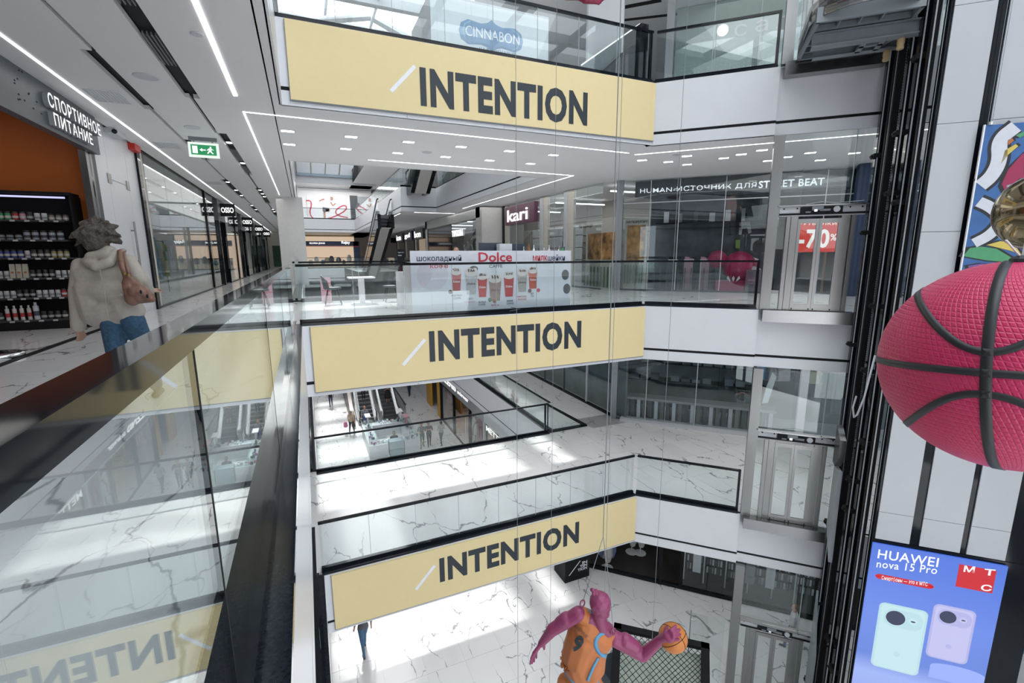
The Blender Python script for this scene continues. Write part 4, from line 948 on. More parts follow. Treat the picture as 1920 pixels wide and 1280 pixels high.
# ---- blue patterned hanging banner in front of the pylon (generic abstract pattern)
t = thing('pattern_banner', 'blue hanging banner with bold multicoloured outlined shapes on the white pylon', 'banner', F45(6.2, PO+.1, -1.5))
BP = PO+.12
q = lambda px, py: onS(px, py, BP)
tl = q(1848, 235); w_ = 1.75; bl_z = tl[1]-4.2
m = MB(); m.fbox(F45, tl[0], tl[0]+w_, BP-.02, BP, bl_z, tl[1]); part('sheet', m, [mat('banner_blue', (.035, .12, .33), .5, var=.1)], t)
m = MB(); m.fbox(F45, tl[0]-.02, tl[0]+.0, BP-.03, BP+.01, bl_z, tl[1]+.01); part('edge_hem', m, [WHITE], t)
PW = mat('pattern_white', (.6, .62, .68), .5); PK = mat('pattern_black', (.012, .014, .018), .5)
def ribbon(pts, w, mm, b, name):
    pts = [Vector((*q(*p), 0)) for p in pts]
    # smooth by subdivision
    for _ in range(3):
        n = [pts[0]]
        for a, c in zip(pts[:-1], pts[1:]): n += [a*.75+c*.25, a*.25+c*.75]
        pts = n+[pts[-1]]
    L, R = [], []
    for i, p in enumerate(pts):
        d = (pts[min(i+1, len(pts)-1)]-pts[max(i-1, 0)]).normalized(); nn = Vector((-d.y, d.x, 0))*w/2
        L.append(p+nn); R.append(p-nn)
    m = MB()
    for i in range(len(pts)-1):
        m.fprism(F45, [(v.x, v.y) for v in (L[i], L[i+1], R[i+1], R[i])], b, b+.002)
    return part(name, m, [mm], t)
for pts, w in (([(1905, 237), (1872, 262), (1875, 300), (1860, 330), (1838, 348)], .2), ([(1835, 378), (1858, 388), (1882, 410), (1858, 440), (1826, 456)], .16), ([(1900, 345), (1895, 372), (1898, 395)], .16)):
    ribbon(pts, w+.09, PK, BP, 'black_outline'); ribbon(pts, w, PW, BP+.003, 'white_band')
def blob(pts, cc, b=.003):
    P_ = [q(*p) for p in pts]; cx = sum(p[0] for p in P_)/len(P_); cz = sum(p[1] for p in P_)/len(P_)
    m = MB(); m.fprism(F45, [(cx+(x-cx)*1.14+(.02 if x > cx else -.02), cz+(z-cz)*1.16) for x, z in P_], BP+b-.002, BP+b); part('black_outline', m, [PK], t)
    m = MB(); m.fprism(F45, P_, BP+b, BP+b+.002); part('colour_field', m, [mat('pattern_%d' % cc, [(.32, .02, .08), (.62, .48, .1), (.07, .3, .14), (.16, .08, .3), (.45, .14, .04), (.08, .33, .33)][cc], .5)], t)
blob([(1878, 345), (1890, 318), (1915, 290), (1940, 275), (1940, 330), (1910, 335), (1885, 360)], 0)
blob([(1876, 308), (1884, 282), (1904, 270), (1909, 274), (1890, 290)], 1); blob([(1888, 270), (1890, 262), (1897, 259), (1901, 263), (1892, 271)], 4)
blob([(1904, 254), (1925, 243), (1930, 250), (1912, 258)], 2); blob([(1806, 480), (1818, 465), (1840, 462), (1868, 466), (1895, 482), (1900, 492), (1850, 488)], 2)
blob([(1850, 459), (1875, 452), (1900, 455), (1915, 478), (1895, 470)], 1); blob([(1920, 300), (1945, 290), (1945, 330), (1918, 322)], 5)
blob([(1815, 498), (1840, 494), (1880, 498), (1890, 510), (1820, 512)], 3)
blob([(1960, 250), (2010, 235), (2040, 270), (1990, 300)], 0); blob([(1955, 330), (2000, 320), (2030, 360), (1970, 380)], 2); blob([(2040, 300), (2080, 290), (2090, 350), (2050, 360)], 4); blob([(1950, 420), (1990, 400), (2040, 430), (1990, 470)], 5); blob([(2050, 400), (2090, 390), (2100, 460), (2060, 480)], 1); blob([(1930, 540), (1990, 500), (2040, 540), (1990, 600)], 3); blob([(1820, 560), (1880, 530), (1900, 590), (1840, 620)], 0); blob([(2040, 560), (2080, 530), (2080, 620), (2050, 640)], 2)
ribbon([(2070, 240), (2060, 300), (2030, 390), (2060, 470), (2030, 560), (1960, 640), (1880, 650)], .22, PK, BP, 'black_outline'); ribbon([(2070, 240), (2060, 300), (2030, 390), (2060, 470), (2030, 560), (1960, 640), (1880, 650)], .14, PW, BP+.003, 'white_band')
for px in (1852, 1860):
    m = MB(); p = F45(q(px, 235)[0], BP-.01, tl[1]); m.tube([p, p+Vector((0, 0, 12.1-tl[1]))], .004, 5); part('suspension_wire', m, [GREY], t)
m = MB(); m.lathe(tuple(F45(tl[0]+.06, BP, tl[1])), [(.03, 0), (.03, .05)], 12); part('eyelet', m, [CHROME], t)

# ---- big hanging basketball
dirs = [ray(1648, 682).normalized(), ray(1913, 888).normalized(), ray(1880, 496).normalized(), ray(1708, 545).normalized(), ray(1735, 822).normalized()]
A = np.array([list(d) for d in dirs]); a_ = np.linalg.lstsq(A, np.ones(len(dirs)), rcond=None)[0]
cth = 1/np.linalg.norm(a_); axis = Vector(a_).normalized()
BD = 4.3; BC = axis*BD; BRd = BD*math.sqrt(1-cth*cth)
def ball_mat():
    m, nt, b = principled('pink_red_basketball'); L = nt.links.new; N = nt.nodes.new
    b.inputs['Base Color'].default_value = (.60, .026, .115, 1); b.inputs['Roughness'].default_value = .38
    tc = N('ShaderNodeUVMap'); mp = N('ShaderNodeMapping'); mp.inputs['Scale'].default_value = (130, 65, 1)
    v = N('ShaderNodeTexVoronoi'); v.voronoi_dimensions = '2D'; v.feature = 'DISTANCE_TO_EDGE'; v.inputs['Scale'].default_value = 1; v.inputs['Randomness'].default_value = .0
    # hexagonal lattice: shear alternate rows
    sp_ = N('ShaderNodeSeparateXYZ'); cm = N('ShaderNodeCombineXYZ'); ma = N('ShaderNodeMath'); ma.operation = 'MULTIPLY_ADD'; ma.inputs[1].default_value = .5
    L(tc.outputs[0], mp.inputs[0]); L(mp.outputs[0], sp_.inputs[0]); L(sp_.outputs[1], ma.inputs[0]); L(sp_.outputs[0], ma.inputs[2])
    L(ma.outputs[0], cm.inputs[0]); L(sp_.outputs[1], cm.inputs[1]); L(cm.outputs[0], v.inputs['Vector'])
    r = N('ShaderNodeMapRange'); r.inputs[1].default_value = 0; r.inputs[2].default_value = .22; L(v.outputs['Distance'], r.inputs[0])
    bp = N('ShaderNodeBump'); bp.inputs['Strength'].default_value = .5; bp.inputs['Distance'].default_value = .008; L(r.outputs[0], bp.inputs['Height']); L(bp.outputs[0], b.inputs['Normal'])
    return m
t = thing('basketball_balloon', 'giant pink red basketball with black seams hanging in the void', 'ball', BC-Vector((0, 0, BRd)))
bm = bmesh.new(); bm.loops.layers.uv.new('UVMap'); bmesh.ops.create_uvsphere(bm, u_segments=64, v_segments=40, radius=BRd, calc_uvs=True, matrix=Matrix.Translation(BC)); me = bpy.data.meshes.new('ball_skin'); bm.to_mesh(me); bm.free()
me.polygons.foreach_set('use_smooth', [True]*len(me.polygons)); me.materials.append(ball_mat()); obj('ball_skin', me, t)
def on_ball(px, py):
    d = ray(px, py).normalized(); b = d.dot(BC); disc_ = b*b-(BC.length_squared-BRd*BRd)
    p = d*(b-math.sqrt(disc_)) if disc_ > 0 else d*b
    return (p-BC).normalized()
SEAM = mat('ball_seam', (.02, .022, .026), .45)
def seam(pts, w=.05, great=False):
    w *= .82
    P_ = [on_ball(*p) if not isinstance(p, Vector) else p for p in pts]
    for _ in range(3):
        n = [P_[0]]
        for a, c in zip(P_[:-1], P_[1:]): n += [(a*.75+c*.25).normalized(), (a*.25+c*.75).normalized()]
        P_ = n+[P_[-1]]
    m = MB(); vs = []; fs = []
    for i, p in enumerate(P_):
        d = (P_[min(i+1, len(P_)-1)]-P_[max(i-1, 0)]).normalized(); s_ = d.cross(p).normalized()*w/2
        for k_, hh in ((-1, -.01), (-1, .004), (1, .004), (1, -.01)): vs.append(BC+p*(BRd+hh)+s_*k_)
    for i in range(len(P_)-1):
        for j in range(3): fs.append((i*4+j, i*4+j+1, i*4+4+j+1, i*4+4+j))
    m.add(vs, fs); part('seam', m, [SEAM], t, True)
def circle_through(p, q_):
    n = p.cross(q_).normalized(); u = p; v_ = n.cross(u)
    return [u*math.cos(a)+v_*math.sin(a) for a in [2*PI*i/24 for i in range(25)]]
seam(circle_through(on_ball(1660, 678), on_ball(1860, 700)), .052)
seam(circle_through(on_ball(1853, 640), on_ball(1850, 800)), .06)
nv = on_ball(1853, 640).cross(on_ball(1850, 800)).normalized()
def arc_seam(pts):
    L_ = [on_ball(*p) for p in pts]; ax = L_[1].cross(L_[0]).normalized()
    ext = [Matrix.Rotation(a, 3, ax) @ L_[0] for a in (.75, .5, .25)]
    L_ = ext+L_; R_ = [p-nv*2*p.dot(nv) for p in reversed(L_)]
    seam(L_+R_, .05)
arc_seam([(1721, 556), (1732, 580), (1752, 607), (1778, 632), (1806, 650), (1838, 660)])
arc_seam([(1670, 812), (1705, 790), (1735, 768), (1770, 748), (1805, 739), (1835, 738)])
m = MB(); tp = BC+Vector((-.05, 0, BRd)); m.tube([tp, tp+Vector((0, 0, 12.1-tp.z))], .006, 6); part('suspension_wire', m, [GREY], t)
m = MB(); m.lathe(tuple(tp-Vector((0, 0, .03))), [(.07, 0), (.06, .04), (.03, .06)], 16); part('valve_collar', m, [SEAM], t)
m = MB(); m.tube([tp+Vector((0, 0, .0)), tp+Vector((.02, 0, .35))], .014, 6); m.tube([tp, tp+Vector((-.12, .05, .12))], .006, 5); part('strap', m, [WHITE], t)
# golden mirrored ball at the right edge
gc = F45(7.25, PO+.75, zv(1930, 390)); gdir = ray(1962, 395).normalized(); gc = gdir*7.3
m = MB(); m.ball(gc, .40, 28); t = thing('mirror_ball', 'smoky gold mirrored ball at the right edge before the patterned banner', 'ball', gc-Vector((0, 0, .4))); part('shell', m, [mat('smoky_gold', (.3, .24, .15), .08, .9)], t, True)
m = MB(); m.tube([gc+Vector((.41*math.cos(a)*.6, .41*math.cos(a)*-.6, .41*math.sin(a)))*.985 for a in [2*PI*i/24 for i in range(25)]], .008, 5); part('seam_band', m, [BLACK], t)
m = MB(); m.tube([gc+Vector((0, 0, .4)), (gc.x, gc.y, 12)], .004, 5); part('suspension_wire', m, [GREY], t)
# small corner of a red object hanging from above
rc = VD(1103, 6, 6.0)
t = thing('hanging_figure_base', 'dark red rounded form hanging down at the top frame edge', 'decoration', rc)
caps = [(VD(1060, -6, 6), .05, VD(1140, -8, 6), .05, 0), (VD(1095, 2, 6), .04, VD(1125, 6, 6), .03, 0), (VD(1050, -20, 6), .1, VD(1150, -22, 6), .1, 0), (VD(1060, -60, 6), .2, VD(1140, -60, 6), .2, 0)]
obj('shell', body('shell', caps, [mat('dark_red', (.25, .015, .05), .4)], .03), t)
m = MB(); m.tube([VD(1100, -60, 6), VD(1100, -60, 6)+Vector((0, 0, 6))], .005, 5); part('suspension_wire', m, [GREY], t)
# ================================================================== people
def person(label, x, y, z, rz=0, top=(.5, .5, .5), legs=(.05, .07, .12), hair=(.03, .02, .015), h=1.68, step=.18, arms='down', skirt=False, shorts=False, sit=False, group=None, name='person', lean=0, vox=.022, tn=None):
    t = thing(name, label, 'person', (x, y, z), rz, group)
    k = h/1.7
    tm = mat('cloth_top_%d%d%d' % tuple(int(c*99) for c in top), top, .85, var=.12, scale=20); lm = mat('cloth_legs_%d%d%d' % tuple(int(c*99) for c in legs), legs, .85, var=.12, scale=20)
    hm = mat('hair_%d' % int(hair[0]*99), hair, .7); sm = mat('shoe_dark', (.04, .04, .045), .5)
    V = lambda a, b, c: (a*k, b*k, c*k)
    c = []
    zs = -.42 if sit else 0
    c += [(V(0, .0, 1.56+zs), .088*k, V(0, .015, 1.60+zs), .086*k, 0), (V(0, .03, 1.5+zs), .06*k, V(0, .04, 1.55+zs), .07*k, 0), (V(0, .1, 1.55+zs), .018*k, V(0, .11, 1.53+zs), .014*k, 0), (V(0, 0, 1.38+zs), .052*k, V(0, .01, 1.5+zs), .05*k, 0)]
    c += [(V(-.085, .0, 1.55+zs), .02, V(-.088, 0, 1.57+zs), .02, 0), (V(.085, 0, 1.55+zs), .02, V(.088, 0, 1.57+zs), .02, 0)]
    c += [(V(-.13, 0, 1.36+zs), .07*k, V(.13, 0, 1.36+zs), .07*k, 1), (V(-.08, 0, 1.3+zs), .11*k, V(.08, 0, 1.3+zs), .11*k, 1), (V(0, 0, 1.25+zs), .13*k, V(0, 0, 1.02+zs), .125*k, 1), (V(-.06, 0, .97+zs), .115*k, V(.06, 0, .97+zs), .115*k, 1 if not sit else 2)]
    for s in (-1, 1):
        st = step*s
        hip = V(.09*s, 0, .92+zs)
        if sit: kn = V(.1*s, .42, .5); an = V(.1*s, .42, .08)
        else: kn = V(.09*s, st*.6+.04, .5); an = V(.09*s, st, .08)
        mi = 2 if not skirt else 0; m2 = 2 if not (skirt or shorts) else 0
        c += [(hip, .092*k, kn, .065*k, mi), (kn, .06*k, an, .042*k, m2), (V(.09*s, (st if not sit else .42)-.03, .04), .038*k, V(.095*s, (st if not sit else .42)+.13, .035), .034*k, 3)]
        sh = V(.19*s, 0, 1.36+zs)
        if arms == 'down' or (arms == 'oneup' and s < 0): el = V(.24*s, -.03-.05*s, 1.1+zs); wr = V(.25*s, .05-.08*s, .86+zs)
        elif arms == 'link' : el = V(.26*s, .0, 1.12+zs); wr = V(.14*s, .18, 1.1+zs)
        else: el = V(.24*s, .08, 1.12+zs); wr = V(.08*s, .26, 1.25+zs)
        c += [(sh, .055*k, el, .044*k, 1), (el, .042*k, wr, .03*k, 0 if arms != 'long' else 1)]
        d = (Vector(wr)-Vector(el)).normalized()
        c += hand(Vector(wr), d, .17*k, 0, curl=.5, thumb_side=-s) if vox < .015 else [(wr, .034*k, tuple(Vector(wr)+d*.1), .03*k, 0)]
    if skirt: c += [(V(-.06, 0, .95), .13*k, V(-.09, 0, .55), .17*k, 2), (V(.06, 0, .95), .13*k, V(.09, 0, .55), .17*k, 2)]
    obj('body', body('body', c, [SKINM, tm, lm, sm], vox*k, smooth_it=2), t, world=False)
    hc = [(V(0, -.015, 1.6+zs), .095*k, V(0, -.03, 1.64+zs), .075*k, 0), (V(0, -.05, 1.58+zs), .075*k, V(0, -.06, 1.52+zs), .055*k, 0)]
    obj('hair', body('hair', hc, [hm], vox*.8*k, smooth_it=2), t, world=False)
    return t
G0 = FZ[0]
def g(px, py, z=G0): p = onZ(px, py, z); return p.x, p.y, z
person('person in black top and dark jeans walking away left of the escalators', *g(621, 762), rz=0, top=(.02, .02, .025), legs=(.03, .05, .1))
person('man in beige shirt and dark trousers walking past the escalator foot', *g(660, 812), rz=-.5, top=(.5, .38, .28), legs=(.04, .045, .05), hair=(.3, .25, .22))
person('woman with orange scarf, grey shirt and blue jeans stepping off the escalator', *g(686, 802), rz=PI, top=(.22, .24, .28), legs=(.05, .1, .22), hair=(.35, .12, .04))
person('man in dark top and jeans walking away beside the white shop wall', *g(768, 742), rz=.1, top=(.02, .025, .04), legs=(.03, .05, .1))
person('woman in dark jacket and shorts, left of a couple behind the kiosk', *g(792, 838), rz=PI-.2, top=(.08, .1, .1), legs=(.1, .12, .12), shorts=True, arms='link', hair=(.25, .2, .15))
person('woman in black printed top, right of a couple behind the kiosk', *g(805, 836), rz=PI-.1, top=(.04, .05, .05), legs=(.04, .05, .05), arms='up')
person('person in pale grey coat walking beside the red shop window', *g(828, 834), rz=.3, top=(.3, .33, .36), legs=(.1, .12, .14), arms='link')
person('person in blue jeans seen below the lowest yellow banner', *g(684, 1222), rz=.2, top=(.1, .1, .12), legs=(.06, .14, .24), hair=(.05, .04, .03), step=.25)
person('blurred person with brown hair behind the ground floor lift landing', *onZ(1492, 1137, -10.75)[:2], G0, rz=.6, top=(.5, .5, .52), legs=(.04, .1, .25), hair=(.12, .07, .04))
m = MB(); x, y, z = g(657, 812); m.lathe((x-.28, y, z+.5), [(.1, 0), (.14, .05), (.12, .3), (.08, .38)], 10); solo('shopping_bag', m, [mat('cloth_pink', (.6, .2, .35), .6)], 'pink carrier bag held by the man in beige shirt', 'bag')

# ================================================================== escalators in the second void
ESC = mat('escalator_step', (.11, .12, .13), .35, .3); RUB = mat('rubber_handrail', (.015, .017, .02), .35); UNDER = mat('escalator_underside', (.5, .48, .45), .5)
def escalator(label, x0, x1, y0, z0, y1, z1, closed=True):
    t = thing('escalator', label, 'escalator', ((x0+x1)/2, y0, min(z0, z1)))
    d = 1 if y1 > y0 else -1
    F = Fr((0, 0, 0), (0, 1, 0), (1, 0, 0))
    # truss body: underside beige, sides dark
    a0, a1 = y0, y1
    for x, nm in ((x0, 'side_cladding'), (x1-.22, 'side_cladding')):
        m = MB(); m.fprism(Fr((0, 0, 0), (0, 1, 0), (1, 0, 0)), [(y0-d*1.2, z0), (y0, z0+.02), (y1, z1+.02), (y1+d*.6, z1), (y1+d*.6, z1-.9), (y1, z1-.9), (y0+d*.9, z0-.5), (y0-d*1.2, z0-.5)], x, x+.22); part(nm, m, [BLACK], t)
        m = MB(); m.fprism(F, [(y0-d*.6, z0+.15), (y0, z0+.15), (y1, z1+.15), (y1+d*.4, z1+.15), (y1+d*.4, z1+.95), (y1, z1+.95), (y0, z0+.95), (y0-d*.6, z0+.95)], x+.1, x+.115); part('glass_panel', m, [GLASS], t)
        m = MB(); m.tube([(x+.11, y0-d*.2, z0+.3), (x+.11, y0-d*.7, z0+.4), (x+.11, y0-d*.85, z0+.65), (x+.11, y0-d*.7, z0+.92), (x+.11, y0, z0+.98), (x+.11, y1, z1+.98), (x+.11, y1+d*.5, z1+.98)], .045, 8); part('handrail', m, [RUB], t, True)
        m = MB(); m.fprism(F, [(y0-d*.8, z0+.02), (y0, z0+.06), (y1, z1+.06), (y1, z1+.24), (y0, z0+.24), (y0-d*.8, z0+.2)], x-.02, x+.24); part('skirting', m, [STEELH], t)
    m = MB(); m.fprism(F, [(y0+d*.2, z0-.4), (y1, z1-.86), (y1+d*.6, z1-.86), (y1+d*.6, z1-.9), (y1, z1-.92), (y0+d*.9, z0-.52)], x0+.24, x1-.24); part('underside', m, [UNDER], t)
    n = int(abs(z1-z0)/.2)
    for i in range(n):
        ya = y0+(y1-y0)*i/n; yb = y0+(y1-y0)*(i+1)/n; za = z0+(z1-z0)*(i+1)/n
        m = MB(); m.box(x0+.24, x1-.24, min(ya, yb), max(ya, yb), za-.22, za); part('step', m, [ESC], t)
    m = MB(); m.box(x0+.24, x1-.24, min(y0, y0-d*1.2), max(y0, y0-d*1.2), z0-.01, z0+.02); part('landing_plate', m, [STEELH], t)
    return t
escalator('left escalator on the ground floor carrying the woman in white', 2.75, 4.15, 35.5, G0, 45, FZ[1])
escalator('right escalator on the ground floor beside the glass barrier', 4.45, 5.85, 35.5, G0, 45, FZ[1])
for (lab, xx, yy, zz, tp_, lg) in (('woman in white blouse riding down the left escalator', 3.45, 37.4, G0+1.25, (.6, .6, .58), (.04, .04, .05)), ('woman in long black dress riding the right escalator', 5.2, 36.7, G0+.85, (.02, .02, .02), (.02, .02, .02)), ('man in black jacket riding the right escalator behind the black dress', 5.0, 38.3, G0+1.85, (.02, .02, .02), (.03, .03, .03))):
    person(lab, xx, yy, zz-.05, rz=PI if 'woman' in lab else 0, top=tp_, legs=lg, step=.04, arms='up' if 'woman' in lab else 'down', skirt='dress' in lab)
t = thing('glass_barrier', 'glass barrier with dark rail right of the ground floor escalators', 'railing', (6.3, 38, G0))
for nm, a in (('glass_pane', (6.2, 6.23, 34.6, 44)), ):
    m = MB(); m.box(*a, G0+.1, G0+1.15); part(nm, m, [GLASS], t)
m = MB(); m.box(6.17, 6.26, 34.6, 44, G0+1.15, G0+1.2); m.box(6.17, 6.26, 34.6, 44, G0, G0+.1); part('rail', m, [BLACK], t, kind='stuff')
m = MB(); m.box(4.2, 4.42, 34.2, 34.5, G0, G0+1.0); solo('control_pillar', m, [STEEL], 'short steel pillar between the two escalator feet', 'post')
m = MB(); m.fprism(Fr((0, 0, 0), (0, 1, 0), (1, 0, 0)), [(34.6, G0), (44, G0), (44, G0+4.6), (35.6, G0+.9), (34.6, G0+.9)], 2.25, 2.5); solo('stair_side_wall', m, [mat('brown_cladding', (.10, .07, .055), .4)], 'brown and dark side wall left of the ground floor escalators', 'wall')
escalator('upper escalator seen from below, black sides with beige underside', 6.05, 7.2, 29.6, FZ[3], 20.2, FZ[4])
escalator('distant escalator rising to the far balcony from the walkway level', 4.6, 5.68, 42.6, FZ[2], 33.1, 2.7)

# ================================================================== end of the second void: signs and mural
FE = FB(58.5)
def yy(px, py, Y): p = onY(px, py, Y); return p.x, p.z
m = MB(); m.box(-.2, 8.3, 62.9, 63.1, FZ[3], 12.2); struct('wall_far', m, [WHITE])
t = thing('runner_mural', 'wide white wall mural of a running athlete with a red ribbon', 'poster', (3, 62.8, FZ[3])); FM = FB(62.88)
x0, zt = yy(574, 364, 62.8); x1, zb_ = yy(652, 413, 62.8)
m = MB(); m.fbox(FM, x0, x1, .0, .06, FZ[3]+.1, zt); part('board', m, [mat('mural_white', (.72, .72, .76), .5)], t)
def mp(name, pts, mm, b=.07, par=None):
    m = MB(); m.fprism(FM, [yy(px, py, 62.83) for px, py in pts], b, b+.01); return part(name, m, [mm], par or t)
SKP = mat('print_skin', (.42, .24, .18), .6); GP = mat('print_grey', (.12, .13, .16), .6); PR = mat('print_ribbon_red', (.5, .05, .08), .5)
mp('printed_runner_torso', [(606, 376), (612, 372), (620, 378), (617, 390), (605, 388)], mat('print_white', (.85, .85, .88), .5), .075)
mp('printed_head', [(619, 369), (624, 369), (625, 375), (620, 376)], SKP); mp('printed_arm', [(610, 374), (606, 372), (598, 376), (599, 378), (606, 375), (609, 378)], SKP); mp('printed_arm', [(618, 379), (624, 387), (630, 382), (629, 380), (624, 384), (621, 378)], SKP)
mp('printed_shorts', [(605, 387), (617, 389), (617, 395), (609, 398), (605, 396)], GP); mp('printed_leg', [(606, 397), (610, 397), (611, 408), (607, 409)], SKP); mp('printed_leg', [(610, 392), (619, 392), (618, 397), (612, 397)], SKP)
def rib(F, Y, pts, w, mm, name='printed_ribbon', par=None):
    P_ = [Vector((*yy(px, py, Y), 0)) for px, py in pts]
    for _ in range(2):
        n = [P_[0]]
        for a, c in zip(P_[:-1], P_[1:]): n += [a*.75+c*.25, a*.25+c*.75]
        P_ = n+[P_[-1]]
    m = MB()
    for a, b in zip(P_[:-1], P_[1:]):
        d = (b-a).normalized(); q_ = Vector((-d.y, d.x, 0))*w/2; m.fprism(F, [(v.x, v.y) for v in (a+q_, b+q_, b-q_, a-q_)], .065, .07)
    part(name, m, [mm], par or t)
rib(FM, 62.83, [(574, 376), (583, 376), (584, 386), (580, 398), (586, 410), (600, 412), (620, 409), (640, 400), (650, 392), (649, 385), (640, 386), (628, 395), (632, 404), (652, 408)], .14, PR)
t = thing('black_white_poster', 'grey photographic poster of two seated models right of the mural', 'poster', (8, 62.8, FZ[3]))
x0, zt = yy(662, 368, 62.8); x1, _ = yy(703, 368, 62.8)
m = MB(); m.fbox(FM, x0+.5, x1+.3, 0, .06, FZ[3]+.1, zt); part('board', m, [mat('poster_grey', (.36, .4, .43), .5)], t)
m = MB(); m.fbox(FM, x0-.4, x0+.5, 0, .04, FZ[3]+.1, zt+.1); part('dark_panel', m, [DARKG], t)
for px in (669, 690):
    mp('printed_figure', [(px, 382), (px+4, 380), (px+8, 388), (px+9, 400), (px+2, 408), (px-2, 402), (px-3, 390)], GP, par=t)
# track with small spots above the mural
m = MB(); m.box(-.1, 8.2, 62.2, 62.25, 7.9, 7.95); solo('lamp_track', m, [BLACKM], 'thin dark lighting track above the far mural', 'light')
# lower far shop: navy fascia signs
t = thing('far_clothing_shop', 'far clothing shop with navy fascia reading GLORIA JEANS and modis style lettering', 'shop', (4, 61, z2)); t['label'] = 'far clothing shop with navy fascia lettered GLORIA JEANS and ReJay'
F6 = FB(61)
(xa, za), (xb, zb_) = yy(580, 452, 61), yy(672, 461, 61)
m = MB(); m.fbox(F6, xa-.8, xb, 0, .3, zb_, za); part('navy_fascia', m, [NAVY], t); m = MB(); m.fbox(F6, xa-.8, xb, .3, .33, zb_-.08, zb_-.02); part('red_line', m, [RED], t)
for tx, p, q_ in (('GLORIA JEANS', (580, 456), (609, 456)), ('ReJay', (640, 456), (656, 456))):
    a, b = yy(*p, 61), yy(*q_, 61); mb = text_mb(tx, 1, W0, .02, .03); xs = [v[0] for v in mb.v]; zs = [v[2] for v in mb.v]; k = (b[0]-a[0])/(max(xs)-min(xs))
    mb.v = [tuple(F6(a[0]+(v[0]-min(xs))*k, .34+v[1], zb_+.15+(v[2]-min(zs))*k)) for v in mb.v]; part('lettering', mb, [SIGNW], t)
m = MB(); m.fbox(F6, xb-.6, xb+.1, 0, .3, z2, za); part('navy_pillar', m, [NAVY], t)
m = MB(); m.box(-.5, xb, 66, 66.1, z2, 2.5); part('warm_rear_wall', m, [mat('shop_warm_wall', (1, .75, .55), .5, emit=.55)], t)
m = MB(); m.box(xa-.5, xb-.5, 60.5, 60.9, 2.3, 2.45); part('timber_soffit', m, [mat('timber_soffit', (.5, .36, .16), .5)], t)
for i in range(14):
    x = .6+i*.62+.3*KR.random(); hh = .8+.8*KR.random(); c = KR.choice([0, 4, 5, 6, 3, 8, 4])
    m = MB(); w_ = .2+.15*KR.random(); m.lathe((x, 62.5+KR.random()*2, z2), [(.02, 0), (.02, hh*.4), (w_*.8, hh*.42), (w_, hh*.7), (w_*.6, hh*.95), (.04, hh)], 8)
    solo('clothes_stand', m, [mat('cloth_%d' % c, (.3, .3, .3), .8)], '%s clothes stand in the far clothing shop, %s from the left' % (['blue', 'pale', 'green', 'beige', 'black', 'grey', 'rust', 'navy', 'pink'][c], ordn[i]), 'clothes stand', 'clothes stands in the far shop')
m = MB(); m.box(10.0, 12, 60.4, 60.6, 1.6, 2.2); solo('hanging_sign', m, [BLACKM], 'small black hanging direction sign at the far right of the clothing shop', 'sign')
# ================================================================== right hand row of shops on the walkway level (plane X = 10.5)
XR = 10.5
FR_ = FRt(XR)
t = thing('stone_shop_block', 'projecting pale stone block with black screen and glazed side, behind the cafe', 'shop', (9.9, 31, z2))
m = MB(); m.box(9.2, XR, 25.2, 25.5, z2, 2.65); part('stone_front', m, [mat('column_stone', (.6, .6, .6), .3)], t)
m = MB(); m.box(9.2, 9.45, 25.5, 26.2, z2, 2.68); m.box(9.2, 9.45, 38.0, 38.6, z2, 2.68); m.box(9.2, 9.45, 25.5, 38.6, 2.1, 2.69); part('stone_frame', m, [mat('column_stone', (.6, .6, .6), .3)], t, kind='stuff')
F9 = FRt(9.3)
m = MB(); m.fbox(F9, -38, -31.4, 0, .04, z2, 2.08); part('black_screen', m, [BLACK], t)
m = MB(); m.fbox(F9, -31.4, -26.2, 0, .02, z2, 2.08); part('glass_side', m, [GLASS2], t)
m = MB(); m.fbox(F9, -31.4, -26.2, -1.6, -1.5, z2, 2.5); part('inner_wall', m, [DARKG], t)
mb = text_mb('ТУРБОЗЫ', .5, F9.at(-31.2, .05, 1.25), .03, .03, sx=1.0); part('lettering', mb, [SIGNW], t)
for i in range(6):
    m = MB(); a = -30.8+i*.8; m.fprism(F9, [(a, -1), (a+.5, -.8), (a+.6, .2), (a+.3, .7+.2*(i % 2)), (a+.1, .1)], -.6, -.5); part('displayed_item', m, [mat('cloth_%d' % (6 if i % 2 else 5), (.3, .3, .3), .8)], t)
def shop_r(y0, y1, label, sign=None, scol=None, kind=0, X=XR, z=z2, n=3, extra=None):
    t = thing('shopfront', label, 'shop', (X, (y0+y1)/2, z)); F = FRt(X)
    m = MB(); m.fbox(F, -y1, -y1+.25, -.1, .08, z, z+4.03); part('post', m, [BLACK if kind != 2 else LGREY], t)
    m = MB(); m.fbox(F, -y1+.25, -y1+.7, -.1, .02, z, z+4.03); part('stone_reveal', m, [CREAM], t)
    w = (y1-y0-.7)/n
    for i in range(n):
        a = -y1+.7+i*w
        m = MB(); m.fbox(F, a+.01, a+w-.01, -.01, .01, z+.06, z+4.0); part('glass_pane', m, [GLASS2], t)
    m = MB(); m.fbox(F, -y1+.7, -y0, -.03, .03, z, z+.06); part('floor_channel', m, [DARKG], t)
    if sign:
        m = MB(); m.fbox(F, -y1+.8, -y0-.2, .02, .22, z+2.95, z+3.9); part('sign_band', m, [scol], t)
        mb = text_mb(sign, 1, F, .04, .008); xs = [v[1] for v in mb.v]; hz = [v[2] for v in mb.v]; W_ = (y1-y0)*.55; k = W_/(max(xs)-min(xs)); kz = min(k*1.3, .62/(max(hz)-min(hz)))
        mb.v = [(X-.24-(X-v[0])*1, y1-1.2-(max(xs)-v[1])*k, z+3.1+(v[2]-min(hz))*kz) for v in mb.v]; part('lettering', mb, [SIGNW], t)
    return t
KARI = mat('plum_sign', (.13, .045, .085), .4)
